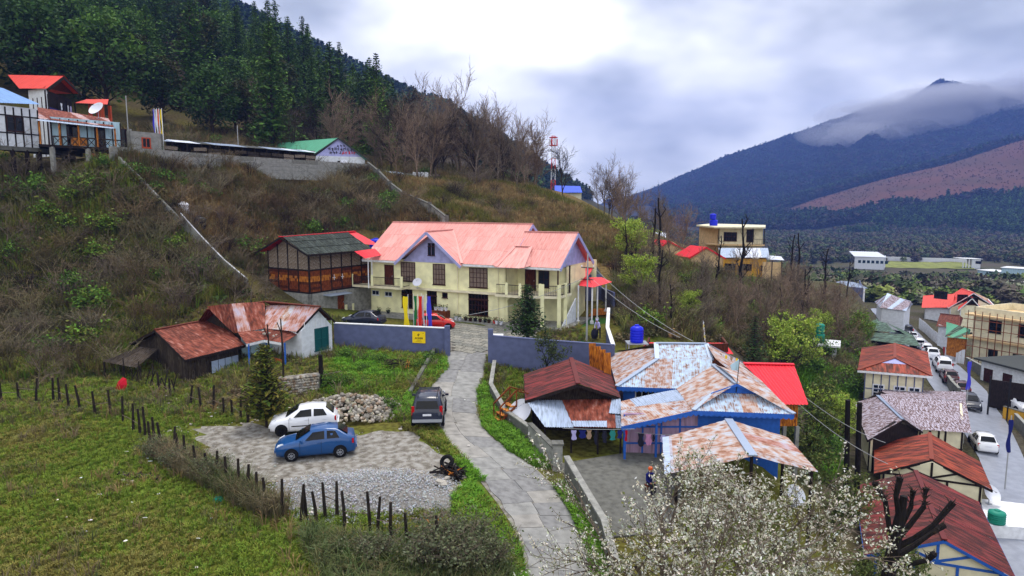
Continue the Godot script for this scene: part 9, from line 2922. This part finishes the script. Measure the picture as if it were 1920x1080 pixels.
	for e in [[Vector2(-1.67, -25.30),1.0],[Vector2(-2.17, -23.79),1.2],[Vector2(-1.00, -24.19),1.0],[Vector2(-3.15, -23.71),1.1],[Vector2(-14.10, -30.87),0.8],[Vector2(-16.64, -32.47),0.7],[Vector2(-18.41, -33.84),0.7],[Vector2(-5.11, -23.71),0.8]]:
		copy(fbo, on(e[0].x, e[0].y), i * 1.3, e[1], "misty grey green weed bush at the lower edge of the field" if i < 4 else "grey green weed bush along the stake fences", "weed bushes around the field")
		i += 1
	var um := thing("umbrella", "red umbrella lying open on the grass near the barn", "umbrella", P3(-26.13, 0.52, -44.5))
	var uk := MB.new()
	var ub := Basis(P3(0, 0, 1), 1.0) * Basis(P3(1, 0, 0), 0.9)
	for k in 8:
		for w in 4:
			var a0 := TAU * k / 8.0
			var a1 := TAU * (k + 1) / 8.0
			var f0 := w / 4.0
			var f1 := (w + 1) / 4.0
			var pt := func(a: float, f: float) -> Vector3: return um.position + UP * 0.4 + ub * P3(cos(a) * 0.62 * f, 0.22 - 0.26 * f * f, sin(a) * 0.62 * f)
			uk.quad(pt.call(a0, f0), pt.call(a1, f0), pt.call(a1, f1), pt.call(a0, f1))
	obj(um, "canopy", uk, M.cloth_crimson)
	var us := MB.new()
	us.bar(um.position + UP * 0.4 + ub * P3(0, 0.3, 0), um.position + UP * 0.4 + ub * P3(0, -0.5, 0), 0.02)
	obj(um, "shaft", us, M.iron)
	var la := thing("plank_ladder", "old plank walkway with dark rungs lying on the field grass", "ladder", P3(-18, -0.04, -31.47))
	var l0 := P3(-19.03, -0.03, -31.79)
	var l1 := P3(-16.88, -0.04, -31.23)
	for k in 3:
		var b := MB.new()
		var off := P3(0, 0.08, (k - 1) * 0.16)
		b.bar(l0 + off, l1 + off, 0.13, 0.04)
		obj(la, "plank", b, M.old_wood_b)
	for k in 5:
		var b := MB.new()
		var q := l0.lerp(l1, k / 4.0)
		b.bar(q + P3(-0.06, 0.13, -0.3), q + P3(0.06, 0.13, 0.3), 0.06)
		obj(la, "rung", b, M.timber)
	var bs := thing("green_basin", "upturned green plastic basin in the weeds of the field", "basin", P3(-12.99, -0.04, -28.81))
	var bb := MB.new()
	bb.lathe([Vector2(0.26, 0), Vector2(0.24, 0.02), Vector2(0.16, 0.2), Vector2(0, 0.21)], Vector3.ZERO, 16)
	obj(bs, "bowl", bb, M.plastic_green, true, true)
	ts = []
	cs = []
	for k in 170:
		var q: Vector3
		q = on(r.randf_range(-24, -2), r.randf_range(-44, -21)) if k < 90 else on(r.randf_range(-46, -26), r.randf_range(-70, -50))
		if inside(Vector2(q.x, q.z), LOT): continue
		ts.append(Transform3D(Basis.from_euler(P3(r.randf_range(-0.3, 0.3), r.randf() * 6.0, r.randf_range(-0.3, 0.3))).scaled(P3(r.randf_range(0.08, 0.26), 0.05, r.randf_range(0.06, 0.16))), q + UP * 0.12))
		cs.append(vary(Color(0.6, 0.6, 0.57), r, 0.25))
	multi("litter", pm, ts, cs, "pale scraps of litter scattered over field and slope", "litter")
	var tin := MB.new()
	tin.box(P3(-39.22, 7.83, -63.88) + P3(0, 0.3, 0), P3(0.9, 0.04, 0.8), Basis(P3(1, 0, 0.3).normalized(), 0.6))
	tag(obj(self, "loose_sheet", tin, M.tin), "loose grey metal sheet lying on the left slope", "metal sheet")
	car("hatch", "paint_white", "white hatchback parked beside the stone pile", P3(-11.87, 0.09, -37.88) + UP * 0.05, 192)
	car("sedan", "paint_blue", "bright blue sedan in the middle of the parking place", P3(-10.24, -0.03, -34.47) + UP * 0.05, 194)
	car("suv", "paint_navy", "dark SUV with silver bumper seen from behind on the drive", P3(-4.91, 0.25, -39.54) + UP * 0.05, 93)
	wire(P3(18.55, 0.88, -42), P3(26.07, -3.53, -46), 0.3, "upper cable from the red annex to the right houses", 0.02)
	wire(P3(17.8, 0.66, -41), P3(24.07, -3.51, -42), 0.3, "lower cable from the red annex to the right houses", 0.02)
	for e in [["dark wooden pole left of the pair beside the patchwork roof", P3(23.09, -4.31, -45), P3(22.77, -0.17, -45)], ["dark wooden pole right of the pair beside the patchwork roof", P3(23.83, -4.31, -45), P3(23.58, -0.36, -45)]]:
		var dp := thing("twin_pole", e[0], "pole", P3(e[1].x, gy(e[1].x, e[1].z), e[1].z))
		var k := MB.new()
		k.tube([dp.position - UP * 0.4, e[2]], [0.2, 0.17], 8)
		obj(dp, "shaft", k, M.dark_bark)
	for e in [["blue prayer banner on a pole beside the patchwork roof", P3(41.26, -8.74, -60.23), 8.0, "cloth_blue"], ["string of bright banners on a pole by the street", P3(38.17, -9.03, -50.58), 6.0, "cloth_navy"]]:
		var f := thing("prayer_banner", e[0], "flag", e[1])
		var k := MB.new()
		k.tube([e[1] - UP * 0.3, e[1] + UP * e[2]], [0.05, 0.04], 6)
		obj(f, "pole", k, M.pole_grey)
		hanging(f, "cloth", e[1] + P3(-0.2, e[2] - 0.3, 0), 0.35, 2.6, P3(1, 0, 0.2).normalized(), M[e[3]])
	water_tank(fl(P3(36.64, -2.32, -80), -2.15), 0.5, 1.15, M.plastic_green, "upper green water tank above the white shed roof")
	water_tank(fl(P3(36.69, -3.23, -80), -3.3), 0.5, 1.15, M.plastic_green, "lower green water tank above the white shed roof")
	var sh := thing("tank_shed", "white flat roofed shed carrying the green tanks", "shed", fl(P3(37.23, -3.88, -80), -6.0))
	var k0 := fl(P3(35.73, -4.31, -79), 0)
	var k1 := fl(P3(37.76, -4.09, -78), 0)
	flat_roof(sh, block(sh, k0, k1, 3.0, -7.0, -3.5, M.white_wall), -3.31, 0.4, M.white)
	var yd := thing("white_terrace", "white tiled roof terrace with dish right of the maroon roof", "terrace", P3(34.3, -8.22, -46))
	slab_of(yd, [P3(33.64, -8, -46.84), P3(36.32, -8, -45.96), P3(33.98, -8, -42.36), P3(31.27, -8, -42.73)], 2.0, M.white, "slab")
	dish(P3(33.65, -7.98, -45.91), 0.3, 0.65, "white satellite dish on the terrace beside the maroon roof")
	water_tank(P3(32.14, -7.98, -43.07), 0.5, 0.9, M.plastic_green, "teal tank with white lid on the terrace beside the maroon roof")

# ---------- people ----------
func person(label: String, at: Vector3, yaw: float, bones: Array, top: String, low: String, head: Vector3) -> void:
	var t := thing("person", label, "person", at, yaw)
	var cell := 0.028
	var lo := P3(INF, INF, INF)
	var hi := -lo
	for b in bones:
		for e in [0, 1]:
			lo = lo.min(b[e] - Vector3.ONE * (b[2 + e] + 0.06))
			hi = hi.max(b[e] + Vector3.ONE * (b[2 + e] + 0.06))
	var n := Vector3i(((hi - lo) / cell).ceil()) + Vector3i.ONE
	var f := PackedFloat32Array()
	f.resize(n.x * n.y * n.z)
	var which := PackedByteArray()
	which.resize(f.size())
	for z in n.z:
		for y in n.y:
			for x in n.x:
				var p := lo + P3(x, y, z) * cell
				var d := 1.0
				var best := 9.0
				var w := 0
				for b in bones:
					var ab: Vector3 = b[1] - b[0]
					var h := clampf((p - b[0]).dot(ab) / maxf(ab.length_squared(), 1e-6), 0.0, 1.0)
					var q: float = p.distance_to(b[0] + ab * h) - lerpf(b[2], b[3], h)
					if q < best:
						best = q; w = b[4]
					var k := 0.035
					var m := maxf(k - absf(d - q), 0.0) / k
					d = minf(d, q) - m * m * k * 0.25
				f[(z * n.y + y) * n.x + x] = d
				which[(z * n.y + y) * n.x + x] = w
	var id := func(x: int, y: int, z: int) -> int: return (z * n.y + y) * n.x + x
	var vert := {}
	var cols := [M[low].albedo_color.srgb_to_linear(), M[top].albedo_color.srgb_to_linear(), M.skin.albedo_color.srgb_to_linear()]
	var mb := MB.new()
	for z in n.z - 1:
		for y in n.y - 1:
			for x in n.x - 1:
				var s := Vector3.ZERO
				var c := 0
				for e in [[0,0,0,1,0,0],[0,1,0,1,1,0],[0,0,1,1,0,1],[0,1,1,1,1,1],[0,0,0,0,1,0],[1,0,0,1,1,0],[0,0,1,0,1,1],[1,0,1,1,1,1],[0,0,0,0,0,1],[1,0,0,1,0,1],[0,1,0,0,1,1],[1,1,0,1,1,1]]:
					var a := f[id.call(x + e[0], y + e[1], z + e[2])]
					var b := f[id.call(x + e[3], y + e[4], z + e[5])]
					if (a < 0.0) != (b < 0.0):
						s += P3(e[0], e[1], e[2]).lerp(P3(e[3], e[4], e[5]), a / (a - b))
						c += 1
				if c: vert[id.call(x, y, z)] = lo + (P3(x, y, z) + s / c) * cell
	for z in range(1, n.z - 1):
		for y in range(1, n.y - 1):
			for x in range(1, n.x - 1):
				var a := f[id.call(x, y, z)]
				for ax in 3:
					var o := [Vector3i(1, 0, 0), Vector3i(0, 1, 0), Vector3i(0, 0, 1)][ax] as Vector3i
					var b := f[id.call(x + o.x, y + o.y, z + o.z)]
					if (a < 0.0) == (b < 0.0): continue
					var u := [Vector3i(0, 1, 0), Vector3i(0, 0, 1), Vector3i(1, 0, 0)][ax] as Vector3i
					var v := [Vector3i(0, 0, 1), Vector3i(1, 0, 0), Vector3i(0, 1, 0)][ax] as Vector3i
					var ids := [id.call(x, y, z), id.call(x - u.x, y - u.y, z - u.z), id.call(x - u.x - v.x, y - u.y - v.y, z - u.z - v.z), id.call(x - v.x, y - v.y, z - v.z)]
					if not (vert.has(ids[0]) and vert.has(ids[1]) and vert.has(ids[2]) and vert.has(ids[3])): continue
					if a < 0.0: mb.quad(vert[ids[0]], vert[ids[3]], vert[ids[2]], vert[ids[1]])
					else: mb.quad(vert[ids[0]], vert[ids[1]], vert[ids[2]], vert[ids[3]])
					mb.tint(cols[which[id.call(x, y, z)]])
	var bm: StandardMaterial3D = M.get("body")
	if bm == null:
		bm = mat("body", Color.WHITE, 0.9)
		bm.vertex_color_use_as_albedo = true
	obj(t, "body", mb, bm, true, true)
	var hb := MB.new()
	hb.lathe([Vector2(0.0, 0.1), Vector2(0.07, 0.09), Vector2(0.105, 0.04), Vector2(0.11, -0.02), Vector2(0.1, -0.06)], head + P3(0, 0.035, -0.01), 12)
	obj(t, "head_covering", hb, M.cloth_lilac if top == "cloth_lilac" else M.cloth_orange, true, true)

func people() -> void:
	var b := [[P3(-0.1, 0.06, 0.02), P3(-0.1, 0.46, 0.0), 0.055, 0.06, 0], [P3(-0.1, 0.46, 0.0), P3(-0.09, 0.88, -0.06), 0.065, 0.09, 0], [P3(0.12, 0.06, -0.08), P3(0.11, 0.46, -0.06), 0.055, 0.06, 0], [P3(0.11, 0.46, -0.06), P3(0.09, 0.88, -0.06), 0.065, 0.09, 0], [P3(-0.1, 0.05, 0.0), P3(-0.1, 0.04, 0.15), 0.045, 0.035, 0], [P3(0.12, 0.05, -0.1), P3(0.12, 0.04, 0.05), 0.045, 0.035, 0], [P3(0, 0.92, -0.06), P3(0, 1.18, 0.08), 0.14, 0.14, 1], [P3(0, 1.18, 0.08), P3(0, 1.36, 0.22), 0.15, 0.12, 1], [P3(-0.17, 1.36, 0.22), P3(-0.22, 1.1, 0.3), 0.06, 0.045, 1], [P3(-0.22, 1.1, 0.3), P3(-0.14, 0.92, 0.42), 0.043, 0.034, 1], [P3(0.17, 1.36, 0.22), P3(0.22, 1.1, 0.3), 0.06, 0.045, 1], [P3(0.22, 1.1, 0.3), P3(0.14, 0.92, 0.42), 0.043, 0.034, 1], [P3(-0.14, 0.9, 0.43), P3(-0.12, 0.83, 0.46), 0.034, 0.026, 2], [P3(0.14, 0.9, 0.43), P3(0.12, 0.83, 0.46), 0.034, 0.026, 2], [P3(0, 1.4, 0.26), P3(0, 1.48, 0.32), 0.055, 0.055, 2], [P3(0, 1.5, 0.34), P3(0, 1.57, 0.35), 0.085, 0.095, 2], [P3(0, 1.52, 0.44), P3(0, 1.5, 0.45), 0.02, 0.016, 2]]
	person("person in pale lilac top and dark trousers bending over a dark bundle on the lawn", on(P3(7.48, 1.49, -58.11).x, P3(7.48, 1.49, -58.11).z, 0.07), -0.6, b, "cloth_lilac", "cloth_dark", P3(0, 1.56, 0.34))
	var bd := thing("dark_bundle", "dark bundle standing on the lawn beside the bending person", "bundle", on(P3(7.09, 1.43, -57.95).x, P3(7.09, 1.43, -57.95).z, 0.05))
	put(bd, "sack", stone_mesh(2), Transform3D(Basis.from_scale(P3(0.55, 1.3, 0.55)), P3(0, 0.4, 0)), M.cloth_dark)
	put(bd, "tied_top", stone_mesh(3), Transform3D(Basis.from_scale(P3(0.3, 0.35, 0.3)), P3(0.02, 0.85, 0)), M.cloth_dark)
	var s := [[P3(-0.1, 0.06, 0.4), P3(-0.1, 0.42, 0.38), 0.05, 0.058, 0], [P3(0.1, 0.06, 0.4), P3(0.1, 0.42, 0.38), 0.05, 0.058, 0], [P3(-0.1, 0.42, 0.38), P3(-0.09, 0.42, 0.0), 0.065, 0.09, 0], [P3(0.1, 0.42, 0.38), P3(0.09, 0.42, 0.0), 0.065, 0.09, 0], [P3(-0.1, 0.05, 0.4), P3(-0.1, 0.04, 0.53), 0.045, 0.035, 0], [P3(0.1, 0.05, 0.4), P3(0.1, 0.04, 0.53), 0.045, 0.035, 0], [P3(0, 0.48, -0.02), P3(0, 0.9, 0.04), 0.14, 0.14, 1], [P3(-0.17, 0.9, 0.04), P3(-0.22, 0.65, 0.12), 0.06, 0.045, 1], [P3(-0.22, 0.65, 0.12), P3(-0.12, 0.55, 0.32), 0.043, 0.034, 1], [P3(0.17, 0.9, 0.04), P3(0.22, 0.65, 0.12), 0.06, 0.045, 1], [P3(0.22, 0.65, 0.12), P3(0.12, 0.55, 0.32), 0.043, 0.034, 1], [P3(-0.12, 0.55, 0.33), P3(-0.08, 0.54, 0.39), 0.034, 0.026, 2], [P3(0.12, 0.55, 0.33), P3(0.08, 0.54, 0.39), 0.034, 0.026, 2], [P3(0, 0.95, 0.05), P3(0, 1.04, 0.07), 0.055, 0.055, 2], [P3(0, 1.1, 0.08), P3(0, 1.18, 0.08), 0.085, 0.095, 2], [P3(0, 1.12, 0.17), P3(0, 1.1, 0.18), 0.02, 0.016, 2]]
	var pp := P3(P3(6.81, -1.25, -32.4).x, 0, P3(6.81, -1.25, -32.4).z)
	pp.y = gy(pp.x, pp.z) + 0.06
	person("seated person in dark blue with an orange cap behind the blossom tree", pp, 0.3, s, "cloth_navy", "cloth_dark", P3(0, 1.16, 0.08))
	var st := thing("stool", "low wooden stool under the seated person", "stool", pp, 0.3)
	var k := MB.new()
	k.box(P3(0, 0.3, -0.02), P3(0.36, 0.05, 0.34))
	for sx in [-0.14, 0.14]:
		for sz in [-0.14, 0.1]: k.bar(P3(sx, 0, sz), P3(sx, 0.29, sz), 0.04)
	obj(st, "seat", k, M.plank_brown, false, true)

func mist() -> void:
	var r := RandomNumberGenerator.new()
	r.seed = 15
	var fm := FogMaterial.new()
	fm.density = 0.0026
	fm.albedo = Color(0.95, 0.96, 1.0)
	var i := 0
	var list := []
	for k in 64:
		var u := r.randf()
		list.append([lerpf(1130.0, 2050.0, u) + r.randf_range(-60, 60), lerpf(265.0, 395.0, u) + r.randf_range(-50, 80), r.randf_range(-2330.0, -2180.0), r.randf_range(120, 420), r.randf_range(30, 110)])
	for e in list:
		var f := FogVolume.new()
		f.name = numbered("cloud_bank")
		f.shape = RenderingServer.FOG_VOLUME_SHAPE_ELLIPSOID
		f.size = P3(e[3], e[4], 260.0)
		f.position = P3(e[0], e[1], e[2])
		f.rotation.z = r.randf_range(-0.1, 0.25)
		f.material = fm
		tag(f, "low cloud bank clinging to the top of the big mountain", "cloud", "clouds on the mountain", "stuff")
		add_child(f)
		i += 1


func build_all() -> void:
	road()
	yard()
	guesthouse()
	wooden_house()
	farmhouse()
	blue_house()
	street()
	far_side()
	mid_right()
	terrace()
	details()
	people()
	forest()
	set_trees()
	blossom_tree()
	pollard_front()
	grasses()
	mist()
	for c in get_children():
		if c.has_meta("corners"): c.remove_meta("corners")
